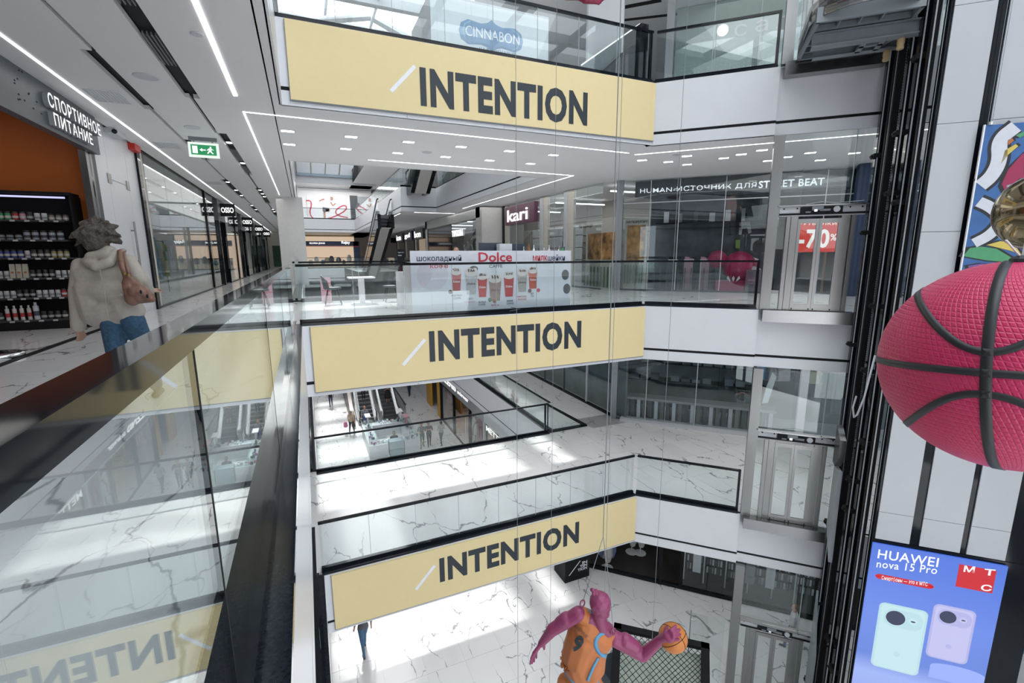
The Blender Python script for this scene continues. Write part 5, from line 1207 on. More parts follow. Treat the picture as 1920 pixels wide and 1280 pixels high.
shop_r(20.6, 25.2, 'shop with plum sign band reading kari', 'kari', KARI)
shop_r(18.3, 20.5, 'narrow glazed unit with pale posts right of the plum sign', None, None, 2, n=1)
shop_r(15.4, 18.2, 'glazed shop with dark transom and shelves of bright goods', None, None, 2, n=2)
for i, (y0, s_, c_2) in enumerate(((39, 'co mpol', KARI), (44, 'GUESS?', DARKG), (49, 'qval', NAVY), (54, 'ostin', DARKG))):
    shop_r(y0, y0+4.9, 'distant glazed shop behind the escalator, %s beyond the stone block' % ordn[i], ['comp', 'bon', 'gul', 'ion'][i], c_2, n=2)
m = MB(); m.box(XR+4, XR+4.1, 15, 60, z2, 2.7); struct('wall_shop_right', m, [mat('shop_back_dim', (.42, .40, .37), .6)])
for i in range(9):
    y = 16+i*4.5
    m = MB(); m.box(XR+.8, XR+3.6, y, y+.08, 2.45, 2.5); solo('shop_light_line', m, [LED], 'linear lamp inside the right hand shops, %s from the near corner' % ordn[i], 'light')
for i in range(5):
    y = 16+i*2; t = thing('goods_shelf', 'white shelf of shoes and boxes in the right hand shops, %s from the near corner' % ordn[i], 'shelf', (XR+2.5, y, z2))
    for q_ in range(4):
        m = MB(); m.box(XR+2, XR+3.2, y, y+1.5, z2+.5+q_*.6, z2+.53+q_*.6); part('board', m, [WHITE], t)
        for u in range(4):
            c = KR.choice([3, 5, 6, 1]); m = MB(); m.box(XR+2.1, XR+2.5, y+.1+u*.36, y+.36+u*.36, z2+.53+q_*.6, z2+.7+q_*.6+.12*KR.random()); part('box', m, [mat('cloth_%d' % c, (.3, .3, .3), .8)], t)
    m = MB(); m.box(XR+2, XR+2.04, y, y+1.5, z2, z2+2.8); part('side', m, [WHITE], t)
# ---- cream display window left of the angled facade + angled sneaker shop
OF = -5.45
FF = F45.at(0, OF, 0)
def zg(px, py, o=OF): return onS(px, py, o)
s_l = zg(1160, 450)[0]
t = thing('art_window', 'cream framed window with orange artworks and green railing display', 'window', FF(s_l-.3, 0, z2))
FW2 = FRt(11.2)
for (x0, x1, nm) in ((1085, 1147, 'left'),):
    ya, yb = onX(x0, 430, 11.2).y, onX(x1, 430, 11.2).y
    m = MB(); m.fbox(FW2, -ya, -yb, -.5, -.4, z2, 1.5); part('cream_back', m, [CREAM], t)
    m = MB(); m.fbox(FW2, -ya+.2, -yb-.15, -.4, -.36, -.2, .9); part('picture', m, [mat('warm_artwork', (.42, .22, .08), .6, var=.8, scale=3)], t)
    mb = text_mb('Натюрморт', .22, FW2.at(-ya+.05, .02, 1.15), .01, .01, sx=.9); part('lettering', mb, [BLACKM], t)
    for i in range(9):
        m = MB(); a = -ya+.1+i*(ya-yb-.2)/9; m.fbox(FW2, a, a+.05, -.3, -.26, z2, -.5); part('green_baluster', m, [mat('display_green', (.12, .2, .14), .5)], t)
t = thing('art_window', 'second cream window with a large orange artwork beside the grey facade post', 'window', FF(s_l+.6, 0, z2))
m = MB(); m.fbox(FF, s_l+.15, s_l+1.0, -.6, -.5, z2, 1.4); part('cream_back', m, [CREAM], t)
m = MB(); m.fbox(FF, s_l+.25, s_l+.92, -.5, -.46, -.3, 1.1); part('picture', m, [mat('warm_artwork', (.42, .22, .08), .6)], t)
mb = text_mb('НАТЮРМОРТ', .12, FF.at(s_l+.2, -.45, 1.18), .01, .01); part('lettering', mb, [BLACKM], t)
for i in range(7):
    m = MB(); a = s_l+.2+i*.11; m.fbox(FF, a, a+.04, -.4, -.36, z2+.25, -.4); part('green_baluster', m, [mat('display_green', (.12, .2, .14), .5)], t)
def facade(z, label, nm, s0, s1, js, transom=None, o=OF):
    F = F45.at(0, o, 0)
    t = thing('glass_facade', label, 'window', F((s0+s1)/2, 0, z))
    m = MB(); m.fbox(F, s0-.12, s0+.12, -.14, .1, z, z+4.04); part('steel_post', m, [mat('facade_post_grey', (.30, .32, .34), .35, .6)], t)
    js = [s0+.12]+js+[s1]
    for a, b in zip(js[:-1], js[1:]):
        if transom:
            for c0, c1 in ((z+.06, z+transom), (z+transom+.03, z+4.0)):
                m = MB(); m.fbox(F, a+.008, b-.008, -.006, .006, c0, c1); part('glass_pane', m, [GLASS2], t)
        else:
            m = MB(); m.fbox(F, a+.008, b-.008, -.006, .006, z+.06, z+4.0); part('glass_pane', m, [GLASS2], t)
        m = MB(); m.fbox(F, b-.012, b+.012, -.02, .015, z, z+4.0); part('mullion', m, [LGREY], t)
    if transom: m = MB(); m.fbox(F, s0, s1, -.02, .02, z+transom, z+transom+.03); part('transom', m, [LGREY], t)
    m = MB(); m.fbox(F, s0, s1, -.05, .03, z, z+.06); part('floor_channel', m, [DARKG], t)
    return t
facade(z2, 'tall angled glass facade of the sneaker shop on the walkway level', '', s_l, 9.5, [s_l+1.1, s_l+2.1, s_l+3.6, s_l+5.1, 5.0, 6.5, 8], transom=3.2)
# sneaker shop interior
FI = F45.at(0, OF-1.6, 0)
m = MB(); m.fbox(FI, s_l+1.0, 10.5, -.1, 0, z2, 2.68); struct('wall_sneaker_shop', m, [mat('slate_display_wall', (.045, .055, .07), .6, var=.6, scale=2.5, bump=.2)], label='slate grey display wall with rippled print')
t = thing('shop_sign', 'dark fascia band lettered for STREET BEAT along the angled shop top', 'sign', FF(3, 0, 2.0))
m = MB(); m.fbox(FF, s_l+.5, 6.4, -.5, -.3, 2.05, 2.66); part('fascia_band', m, [mat('sign_navy_grey', (.03, .04, .055), .5)], t)
def along(txt, p, q_, hh, mm, bold, F, o, par, b, name='lettering'):
    a, c = onS(*p, o), onS(*q_, o); return ftext(txt, a, c, hh, mm, bold, b, name, par, F45)
DIM = mat('dim_sign_letters', (.55, .58, .6), .5, emit=1.5)
along('HUMAN-ИСТОЧНИК ДЛЯ', (1200, 364), (1418, 353), .2, DIM, .01, FF, OF-.3, t, OF-.29)
along('STREET BEAT', (1422, 353), (1545, 347), .24, DIM, .035, FF, OF-.3, t, OF-.29)
m = MB(); m.fbox(FI, s_l+1.2, 4.2, 0, .3, .98, 1.02); m.fbox(FI, s_l+1.2, 4.2, 0, .3, 1.18, 1.2); solo('display_ledge', m, [BLACKM], 'long black ledge across the sneaker display wall', 'shelf')
for i in range(9):
    a = s_l+1.5+i*.55; w_ = .12+.1*KR.random(); h_ = .3+.15*KR.random()
    m = MB(); rect_holes(m, 0, 1, 0, 1, 0, 1, [(0, 1, 0, 1)]); m.fbox(FI, a, a+w_, .1, .16, 1.22, 1.22+h_); m2 = [WHITE, GREY, DARKG, LGREY][i % 4]
    solo('display_item', m, [m2], '%s framed display piece on the slate wall, %s from the left' % (['white', 'mid grey', 'dark', 'pale grey'][i % 4], ordn[i]), 'display', 'display pieces on the slate wall')
# seated print figure as shop graphic
t = thing('wall_graphic', 'shop graphic of a figure in white trousers carrying a black bag on a tripod stool', 'poster', FI(3, .1, 0))
def wp(name, pts, mm, b=.02):
    m = MB(); m.fprism(FI, [onS(px, py, OF-1.6) for px, py in pts], b, b+.01); part(name, m, [mm], t)
wp('printed_top', [(1362, 372), (1378, 365), (1382, 388), (1374, 410), (1360, 420), (1362, 396)], mat('print_coral', (.3, .1, .07), .6)); wp('printed_bag', [(1378, 401), (1400, 400), (1404, 416), (1380, 417)], BLACKM)
wp('printed_trousers', [(1386, 417), (1406, 416), (1409, 436), (1403, 438), (1400, 422), (1393, 424), (1390, 440), (1385, 440)], mat('print_pale', (.45, .46, .48), .6)); wp('printed_arm', [(1390, 398), (1386, 388), (1389, 387), (1396, 398)], SKP)
wp('printed_tripod', [(1368, 415), (1369, 415), (1369, 442), (1368, 442)], BLACKM); wp('printed_tripod', [(1357, 441), (1368, 438), (1380, 441), (1368, 440)], BLACKM)
wp('printed_tee', [(1379, 450), (1388, 449), (1387, 466), (1379, 465)], mat('print_lime', (.25, .38, .1), .6))
def sneaker(cx, b, cz, mm, lab, sc_=1.0, F=FF):
    t = thing('sneaker', lab, 'shoe', F(cx, b, cz), group='trainers in the angled shop window')
    m = MB(); m.fprism(F, [(cx-.14*sc_, cz+.02), (cx+.15*sc_, cz+.02), (cx+.15*sc_, cz+.05), (cx+.06*sc_, cz+.075), (cx-.02*sc_, cz+.12), (cx-.13*sc_, cz+.13)], b-.04, b+.04); part('upper', m, [mm], t)
    m = MB(); m.fprism(F, [(cx-.15*sc_, cz), (cx+.17*sc_, cz), (cx+.16*sc_, cz+.03), (cx-.15*sc_, cz+.03)], b-.045, b+.045); part('sole', m, [WHITE], t)
PINK = mat('display_pink', (.42, .03, .11), .35); PINKL = mat('display_pale_pink', (.5, .28, .33), .5)
t = thing('pink_display', 'glossy pink round display form with a white leaf logo in the shop window', 'display', FF(2.6, -.5, z2))
cpt = zg(1385, 515, OF-.7)
m = MB(); m.ball(F45(cpt[0], OF-.75, -.45), .55, 20); m.ball(F45(cpt[0]-.75, OF-.8, -.2), .34, 16); part('form', m, [PINK], t, True, kind='stuff')
m = MB(); m.fbox(F45, cpt[0]-.75, cpt[0]+.4, OF-1.1, OF-.45, z2, -.95); part('plinth', m, [PINK], t)
m = MB()
for dx, rot in ((-.09, .5), (0, 0), (.09, -.5)): m.fprism(F45, [(cpt[0]-.2+dx, -.98), (cpt[0]-.2+dx*1.9-.05, -.86), (cpt[0]-.2+dx*2, -.76), (cpt[0]-.2+dx*1.9+.05, -.86)], OF-.2, OF-.19)
part('leaf_emblem', m, [WHITE], t)
m = MB(); m.fbox(F45, cpt[0]+.2, cpt[0]+.85, OF-.6, OF-.25, z2, -.55); solo('display_crate', m, [mat('mauve_crate', (.2, .15, .19), .4)], 'mauve translucent display block carrying a white trainer', 'display')
sneaker(cpt[0]+.5, -.42, -.55, mat('shoe_white', (.6, .55, .56), .5), 'white trainer with pink detail on the mauve display block')
for i in range(6):
    c = zg(1262+i*30, 482, OF-.8); m = MB(); m.fbox(F45, c[0]-.16, c[0]+.16, OF-.95, OF-.65, z2, -.22); solo('shoe_plinth', m, [[DARKG, PINKL, PINKL, DARKG, PINKL, PINK][i]], 'tall shoe plinth behind the angled balustrade, %s from the left' % ordn[i], 'plinth', 'shoe plinths')
    sneaker(c[0], -.8, -.22, [BLACKM, mat('shoe_pink', (.55, .3, .36), .5), mat('shoe_pink', (.5, .3, .35), .5), BLACKM, WHITE, WHITE][i], 'trainer on the shoe plinth, %s from the left' % ordn[i], 1.1)
t = thing('slat_screen', 'low dark green slatted screen in the angled shop window', 'display', F45(s_l+2.3, OF-.5, z2))
for i in range(10):
    c = s_l+1.3+i*.22; m = MB(); m.fbox(F45, c, c+.04, OF-.55, OF-.45, z2, -.5); part('slat', m, [mat('slat_green', (.06, .09, .08), .5)], t)
t = thing('sale_poster', 'red sale poster with large white minus 70 percent behind the lift doors', 'poster', F45(3.9, OF+.4, .1))
a, c1 = onS(1490, 416, OF+.4); b_, c0 = onS(1573, 472, OF+.4)
m = MB(); m.fbox(F45, a, b_, OF+.36, OF+.4, c0, c1); part('sheet', m, [mat('sale_red_lit', (.42, .035, .03), .5, emit=1.1)], t)
WL = mat('sale_white_print', (.7, .7, .68), .5, emit=1.0)
ftext('-70', onS(1494, 465, OF+.4), onS(1553, 465, OF+.4), (c1-c0)*.62, WL, .05, OF+.41, 'lettering', t); ftext('%', onS(1556, 451, OF+.4), onS(1568, 451, OF+.4), (c1-c0)*.22, WL, .03, OF+.41, 'lettering', t)
ftext('ФУТБОЛКИ', onS(1495, 422, OF+.4), onS(1568, 422, OF+.4), (c1-c0)*.1, WL, .02, OF+.41, 'lettering', t); ftext('до', onS(1491, 448, OF+.4), onS(1497, 448, OF+.4), (c1-c0)*.1, WL, .02, OF+.41, 'lettering', t)
m = MB(); m.tube([F45(a+.1, OF+.38, c1), F45(a+.1, OF+.38, 2.7)], .004, 4); m.tube([F45(b_-.1, OF+.38, c1), F45(b_-.1, OF+.38, 2.7)], .004, 4); part('hanging_wires', m, [GREY], t, kind='stuff')
m = MB(); m.fbox(F45, 5.7, 7.2, OF+.2, OF+.5, z2, 2.68); struct('wall_navy', m, [NAVY])
m = MB(); m.tube([F45(5.3, OF-.6, z2), F45(5.3, OF-.6, .1)], .04, 6); m.tube([F45(5.3, OF-.6, .1), F45(5.3, OF-.6, .45)], [.09, .13], 8); solo('gold_mannequin_stand', m, [mat('pale_timber', (.42, .3, .18), .5)], 'pale timber stand with draped top right of the lift doors', 'display')

# ================================================================== lower level facade (level 1)
z1_ = FZ[1]
facade(z1_, 'angled grey glass facade with shelving behind on the lower walkway', '', s_l-.1, 9.5, [s_l+1.2, s_l+3.1, 3.6, 5.2, 7], o=OF-.9)
F1 = F45.at(0, OF-.9, 0)
m = MB(); m.fbox(F1, s_l-.1, 11, -2.5, -2.4, z1_, z1_+4.04); struct('wall_lower_shop', m, [mat('teal_grey_wall', (.10, .135, .145), .6, var=.3, scale=1.5)])
m = MB(); m.box(11.9, 12.0, 15.4, 60, z1_, z1_+4.04); struct('wall_lower_side', m, [mat('teal_grey_wall', (.1, .13, .14), .6)])
t = thing('glass_facade', 'receding grey glass facade beside the floor opening on the lower walkway', 'window', (11.7, 20, z1_))
for i in range(8):
    y = 15.8+i*2.1; F = FRt(11.6); m = MB(); m.fbox(F, -y-2.08, -y-.02, -.01, .01, z1_+.1, z1_+4); part('glass_pane', m, [GLASS2], t); m = MB(); m.fbox(F, -y-2.12, -y-2.06, -.05, .04, z1_, z1_+4); part('mullion', m, [DARKG if i else LGREY], t)
m = MB(); m.fbox(FRt(11.6), -33, -15.7, -.08, .06, z1_, z1_+.1); part('black_plinth', m, [BLACK], t)
for i, y in enumerate([28.5, 31.5]):
    m = MB(); m.box(11.4, 11.7, y, y+.5, z1_, z1_+4.03); solo('facade_pier', m, [[LGREY, WHITE][i]], ['grey', 'white'][i]+' pier of the receding lower facade', 'post')
m = MB(); m.fbox(F1, s_l+.2, 9.5, -.25, .3, z1_, z1_+.09); solo('stone_kerb', m, [LGREY], 'pale stone kerb along the foot of the lower angled facade', 'kerb')
KR = random.Random(11)
for r_ in range(3):
    zz = z1_+1.5+r_*.75
    t = thing('wall_rack', 'dark wall rack of folded jeans behind the lower facade, %s shelf up' % ordn[r_], 'shelf', F1(2, -1.6, zz))
    m = MB(); m.fbox(F1, s_l+.3, 4.6, -1.9, -1.3, zz-.04, zz); part('board', m, [BLACKM], t)
    for i in range(12):
        if KR.random() < .25: continue
        a = s_l+.4+i*.42; hh = .12+.16*KR.random(); m = MB(); m.fbox(F1, a, a+.33, -1.8, -1.35, zz, zz+hh); part('folded_pile', m, [mat('denim_%d' % (i % 3), [(.08, .11, .14), (.14, .17, .18), (.05, .06, .07)][i % 3], .8)], t)
t = thing('display_counter', 'low slatted display counter behind the lower facade glass', 'counter', F1(2, -.6, z1_))
m = MB(); m.fbox(F1, s_l+.3, 4.4, -.9, -.25, z1_+.85, z1_+.95); part('top', m, [mat('counter_stone', (.3, .3, .31), .4)], t)
for i in range(24):
    a = s_l+.35+i*.235; m = MB(); m.fbox(F1, a, a+.14, -.8, -.3, z1_, z1_+.85); part('slat', m, [[mat('slat_warm_grey', (.16, .15, .145), .6), DARKG, LGREY][i % 3]], t)
# things behind the upper glass of the lower lift
person('mannequin in dark top with yellow hair behind the lower lift glass', *F45(3.3, OF-2.5, z1_)[:], rz=2.4, top=(.05, .06, .07), legs=(.2, .22, .24), hair=(.45, .28, .08), arms='up')
for i, (s_, c) in enumerate(((3.9, 0), (4.2, 8), (4.6, 5), (5.2, 4), (5.6, 3))):
    m = MB(); G = F45.at(0, OF-1.7, 0); zt_ = z1_+2.9; m.fprism(G, [(s_-.05, zt_), (s_-.2, zt_-.08), (s_-.24, zt_-.9), (s_+.24, zt_-.85), (s_+.2, zt_-.08), (s_+.05, zt_)], -.05, .05); solo('hanging_garment', m, [mat('cloth_%d' % c, (.3, .3, .3), .8)], '%s garment hung behind the lower lift glass' % ['blue', '', '', 'beige', 'black', 'white', '', '', 'pink'][c], 'clothing')
m = MB(); m.fbox(F45, 4.95, 5.2, OF-.6, OF-.4, z1_, z1_+4.02); solo('facade_pier', m, [LGREY], 'pale pier beyond the lower lift glass', 'post')
m = MB(); m.fprism(F45.at(0, OF-1.2, 0), [(3.9, z1_+1.2), (4.1, z1_+1.25), (4.3, z1_+2.3), (4.15, z1_+2.45), (4.0, z1_+1.9)], -.02, .02); solo('white_brush_graphic', m, [WHITE], 'white brushstroke graphic behind the lower lift glass', 'poster')
# ================================================================== top level shop, kiosk, skylight
z3 = FZ[3]
facade(z3, 'frosted dotted shopfront glass on the top level', '', 0, 9, [1.3, 2.6, 3.9, 5.2, 7], o=-4.4)
F3 = F45.at(0, -4.4, 0)
m = MB(); m.fbox(F3, .1, 9, -1.3, -1.2, z3, z3+4.03); struct('wall_salon', m, [mat('sage_wall', (.42, .50, .47), .5)])
t = thing('shop_sign', 'pale sign letters салон with a round dot on the top level shop', 'sign', F3(2, 0, z3+2))
a = onS(1355, 58, -4.4); m = MB(); disc(m, F3, a[0], a[1], .16, .02, th=.05, k=24); part('dot', m, [SIGNW], t)
for ch, x, y in (('с', 1376, 70), ('а', 1415, 62), ('л', 1455, 55), ('о', 1495, 48), ('н', 1530, 42)):
    p = onS(x, y, -4.4); p2 = onS(x+24, y-3, -4.4); ftext(ch, p, p2, .33, LGREY, .0, -4.36, 'letter', t)
t2 = thing('dot_film', 'white dotted film pattern on the salon glass', 'decoration', F3(2, .02, z3+.3))
m = MB()
for i in range(34):
    for j in range(14):
        r_ = .038*(1-j/16); aa = .4+i*.13; cc = z3+.35+j*.12
        m.fprism(F3, [(aa+r_*math.cos(2*PI*u/6), cc+r_*math.sin(2*PI*u/6)) for u in range(6)], .008, .012)
part('dots', m, [mat('frost_dot', (.62, .68, .66), .5)], t2, kind='stuff')
m = MB(); m.box(8.3, 9.6, 13.2, 13.3, z3, z3+4.03); struct('wall_salon_side', m, [PANEL])
t = thing('bakery_kiosk', 'white kiosk panel with blue CINNABON plaque behind the top glass', 'kiosk', (5, 10.8, z3))
FK = FB(10.45)
(xa, _), (xb, _) = yy(808, 90, 10.5), yy(1026, 120, 10.5)
m = MB(); m.fbox(FK, xa, xb, -.1, 0, z3, z3+1.12); part('front_panel', m, [mat('kiosk_white', (.72, .76, .8), .4)], t)
m = MB(); m.fbox(FK, xa, xa+.1, -1.8, -.1, z3, z3+1.12); m.fbox(FK, xb-.1, xb, -1.8, -.1, z3, z3+1.12); part('side_panels', m, [WHITE], t, kind='stuff')
m = MB(); m.fbox(FK, xa, xb, -1.0, -.0, z3+1.12, z3+1.16); part('counter_top', m, [LGREY], t)
CB = mat('plaque_blue', (.12, .27, .5), .4); CBL = mat('plaque_light_blue', (.22, .48, .62), .4)
cx, cz = yy(922, 68, 10.45)
def plaque(k, mm, b):
    m = MB(); pts = []
    base_ = [(-.62, .0), (-.58, .13), (-.45, .2), (-.2, .17), (-.08, .2), (0, .26), (.08, .2), (.2, .17), (.45, .2), (.58, .13), (.62, 0), (.58, -.13), (.45, -.2), (.2, -.17), (.08, -.2), (0, -.26), (-.08, -.2), (-.2, -.17), (-.45, -.2), (-.58, -.13)]
    sc1 = abs(yy(982, 75, 10.45)[0]-yy(862, 60, 10.45)[0])/1.24
    m.fprism(FK, [(cx+x*k*sc1, cz+z*k*sc1) for x, z in base_], b, b+.006); part('plaque', m, [mm], t)
plaque(1, CB, .0); plaque(.9, CBL, .008); plaque(.86, CB, .016)
def ftxt(txt, F, x0, x1, z, h, mm, bold, b, par, name='lettering'):
    mb = text_mb(txt, 1, Fr((0, 0, 0), (1, 0, 0), (0, 1, 0)), .004, bold); xs = [v[0] for v in mb.v]; zs = [v[2] for v in mb.v]
    mb.v = [tuple(F(x0+(v[0]-min(xs))*(x1-x0)/(max(xs)-min(xs)), b+v[1], z+(v[2]-min(zs))*h/(max(zs)-min(zs)))) for v in mb.v]; return part(name, mb, [mm], par)
ftxt('CINNABON', FK, yy(872, 60, 10.45)[0], yy(973, 72, 10.45)[0], cz-.09, .2, INKW, .005, .026, t)
ftxt('КАФЕ-ПЕКАРНЯ', FK, yy(899, 95, 10.45)[0], yy(966, 105, 10.45)[0], yy(933, 103, 10.45)[1], .1, CB, .01, .004, t)
# skylight structure over the second void
t = thing('skylight', 'glazed skylight with pale diagonal beams over the second void', 'skylight', (4, 36, 9.6))
BEAM = mat('concrete_beam', (.5, .52, .53), .6, var=.1, scale=3)
for i in range(11):
    y = 16.5+i*4; m = MB(); m.box(-.2, 8.2, y, y+.35, 11.4, 12.1); part('cross_beam', m, [BEAM], t)
for x in (1.8, 4.0, 6.2):
    m = MB(); m.box(x, x+.12, 15, 58.4, 11.6, 11.8); part('mullion', m, [WHITE], t)
for i in range(7):
    y = 15.5+i*4.2; m = MB(); m.tube([(-.1, y, 9.7), (4, y+3, 11.9), (8.0, y+.5, 9.2)], .17, 4); part('raking_brace', m, [BEAM], t)
m = MB(); m.box(-.25, 8.25, 15.1, 15.3, 10.4, 12.2); part('head_wall', m, [WHITE], t)
for k_ in range(6):
    m = MB(); y = 56.2; m.tube([(7.2-k_*1.45, 58.3, 9.0), (7.2-k_*1.45, 50, 11.3)], .07, 4); part('far_rib', m, [CREAM], t)
m = MB(); m.box(-.2, 8.2, 58.2, 58.4, 8.7, 9.0); part('blue_grey_rail', m, [mat('blue_grey', (.3, .38, .45), .4)], t)
# upper deck of the top storey right of the void: ceiling slots
for i, (p0, p1, w_) in enumerate((((1115, 30), (1135, 20), .22), ((1135, 20), (1240, 0), .22), ((1150, 42), (1165, 38), .16), ((1165, 38), (1480, 2), .16))):
    a, b = onZ(*p0, 8.2), onZ(*p1, 8.2); d = (b-a).normalized(); n_ = Vector((-d.y, d.x, 0)); m = MB(); m.fbox(Fr((a.x, a.y, 8.2), d, n_), 0, (b-a).length, -w_/2, w_/2, -.012, -.001)
    solo('ceiling_slot', m, [SLOT], 'black slot line on the top storey ceiling, %s' % ['broad short leg', 'broad long leg', 'slim short leg', 'slim long leg'][i], 'ceiling slot')
m = MB(); p = onY(1217, 100, 10.4); m.box(8.0, 8.22, 10.3, 10.5, z3, z3+1.42); solo('steel_bin', m, [BLACK], 'black square post standing behind the top glass corner', 'post')
t = thing('escalator', 'glass sided escalator with white edge line behind the top corner glass', 'escalator', (8.5, 14, z3)); FES = FB(12.0)
(xa, za), (xb, zb_) = yy(1090, 122, 12), yy(1200, 45, 12)
m = MB(); m.fprism(FES, [(xa, za), (xb, zb_), (xb, zb_-.45), (xa+.3, za-.45)], -.9, -.85); part('glass_side', m, [mat('grey_glass', (.25, .3, .32), .15)], t)
m = MB(); m.tube([(xa, 12, za), (xb, 12, zb_)], .02, 6); part('lit_edge', m, [SIGNW], t)
m = MB(); m.fprism(FES, [(xa+.4, za-.45), (xb, zb_-.45), (xb, zb_-1.0), (xa+1.1, za-.7)], -.85, -.1); part('dark_truss', m, [DARKG], t)
# ================================================================== Dolce cafe counter and furniture on the walkway
t = thing('cafe_counter', 'long white Dolce cafe counter printed with milkshake cups behind the middle glass', 'counter', (4.2, 11, z2))
YD = 10.42; FD = FB(YD)
def dd(px, py): p = onY(px, py, YD-.03); return p.x, p.z
(xa, zt), (xb, _) = dd(769, 470), dd(1072, 470)
CWH = mat('counter_print_white', (.62, .64, .70), .45, var=.03)
m = MB(); m.fbox(FD, xa, xb, -.03, 0, z2, zt); part('front_banner', m, [CWH], t)
m = MB(); m.fbox(FD, xa, xa+.04, -.9, -.04, z2, zt-.25); m.fbox(FD, xb-.04, xb, -.9, -.04, z2, zt-.25); part('end_panels', m, [WHITE], t, kind='stuff')
m = MB(); m.fbox(FD, xa, xb, -.9, -.05, zt-.3, zt-.25); part('worktop', m, [LGREY], t)
TR = mat('print_text_red', (.5, .03, .05), .5); TK = mat('print_text_dark', (.03, .035, .09), .5)
def dt(txt, x0, x1, yb, h, mm, bold=.0, b=.002):
    (a, z), (c, _) = dd(x0, yb), dd(x1, yb); hh = abs(dd(x0, yb-h)[1]-z); return ftxt(txt, FD, a, c, z, hh, mm, bold, b, t)
dt('шоколадный', 782, 866, 492, 14, TK, .01); dt('кофе', 807, 841, 505, 11, TR, .01); dt('Dolce', 898, 961, 491, 18, TR, .02); dt('CAFFE', 918, 943, 502, 6, TK)
dt('милк', 1000, 1027, 489, 10, TR, .015); dt('шейки', 1028, 1060, 489, 12, TK, .01)
cups = [(856, 511, 545, 20, (.42, .06, .06), 'r'), (884, 512, 552, 24, (.4, .4, .42), 'g'), (905, 520, 557, 19, (.5, .05, .05), 'r'), (929, 524, 564, 25, (.32, .2, .18), 'b'), (955, 518, 556, 20, (.48, .05, .05), 'r'), (980, 512, 547, 20, (.35, .32, .3), 'g'), (1000, 508, 541, 18, (.5, .07, .03), 'r')]
CRM = mat('print_cream', (.62, .56, .54), .5); CHO = mat('print_chocolate', (.14, .06, .05), .5)
for i, (x, y0, y1, w_, c, kk) in enumerate(cups):
    a, zt_ = dd(x, y0); _, zb_ = dd(x, y1); hw = abs(dd(x+w_/2, y0)[0]-a)
    m = MB(); m.fprism(FD, [(a-hw*.95, zt_), (a+hw*.95, zt_), (a+hw*.7, zb_), (a-hw*.7, zb_)], .002+i*.0005, .004+i*.0005); part('printed_cup', m, [mat('print_cup_%d' % i, c, .5, var=.15, scale=20)], t)
    m = MB(); disc(m, FD, a, zt_+.01, hw*1.02, .006, rz=hw*.55, k=14)
    for u in range(4): disc(m, FD, a+(u-1.5)*hw*.4, zt_+.05+.02*(u % 2), hw*.35, .007, k=8)
    part('printed_cream', m, [CRM], t)
    m = MB()
    for u in range(6): disc(m, FD, a+(KR.random()-.5)*hw*1.3, zt_+.04+KR.random()*.05, hw*.11, .011, k=5)
    part('printed_sprinkles', m, [CHO], t)
    ftxt('Dolce', FD, a-hw*.6, a+hw*.6, (zt_+zb_)/2-.02, .05, INKW if kk == 'r' else CHO, .01, .009, t)
for tx, x0, x1, y, mm in (('MILKYWAY', 847, 867, 556, TK), ('COFFEE', 851, 865, 561, TK), ('OREO', 877, 888, 562, GREY), ('MILKSHAKE', 872, 893, 568, PINKL), ('NUTELLA', 898, 912, 568, TK), ('COFFEE', 898, 911, 573, TK), ('NUTELLA', 922, 937, 574, TR), ('KINDER', 951, 963, 566, TK), ('COFFEE', 951, 964, 571, TK), ('SNICKERS', 971, 988, 558, TR), ('MILKSHAKE', 972, 988, 563, TR), ('HOT', 996, 1002, 552, TK), ('TEA', 996, 1002, 557, TK)):
    dt(tx, x0, x1, y, 3.4, mm)
m = MB(); a, z = dd(812, 515); disc(m, FD, a, z, .36, .0005, k=32, th=.001); part('printed_tint_circle', m, [mat('print_pale_pink', (.58, .56, .63), .5)], t)
for x, y in ((889, 504), (1061, 515), (1071, 541)):
    m = MB(); a, z = dd(x, y); disc(m, FD, min(a, xb-.11), z, .105, .002, rz=.13 if x > 1000 else .07, k=16); part('printed_biscuit', m, [mat('print_biscuit', (.04, .045, .05), .5)], t)
for x, y, c in ((845, 547, CHO), (919, 562, mat('print_leaf', (.08, .2, .15), .5)), (928, 564, mat('print_nut', (.3, .14, .07), .5)), (994, 545, CHO), (1010, 544, TR)):
    m = MB(); a, z = dd(x, y); disc(m, FD, a, z, .05, .012, k=8); part('printed_garnish', m, [c], t)
# on and behind the counter
wt = zt-.25
def on_x(px): return dd(px, 470)[0]
for i, (x0, x1, y, lab) in enumerate(((898, 940, 455, 'dark till monitor seen from behind on the cafe counter'), (942, 984, 457, 'second dark till monitor on the cafe counter'))):
    p0, p1 = onY(x0, y, 10.9), onY(x1, y, 10.9); t = thing('till_monitor', lab, 'monitor', ((p0.x+p1.x)/2, 10.9, wt)); m = MB(); m.box(p0.x, p1.x, 10.88, 10.93, wt+.12, p0.z); part('screen_shell', m, [mat('navy_plastic', (.03, .045, .07), .4)], t); m = MB(); c = (p0.x+p1.x)/2; m.box(c-.04, c+.04, 10.9, 10.96, wt+.01, wt+.2); m.box(c-.12, c+.12, 10.84, 11.0, wt, wt+.015); part('stand', m, [BLACKM], t, kind='stuff')
p0, p1 = onY(931, 457, 10.8), onY(954, 457, 10.8); m = MB(); m.box(p0.x, p1.x, 10.6, 10.8, wt, p0.z); solo('paper_stack', m, [LGREY], 'pale grey box on the cafe counter before the monitors', 'box')
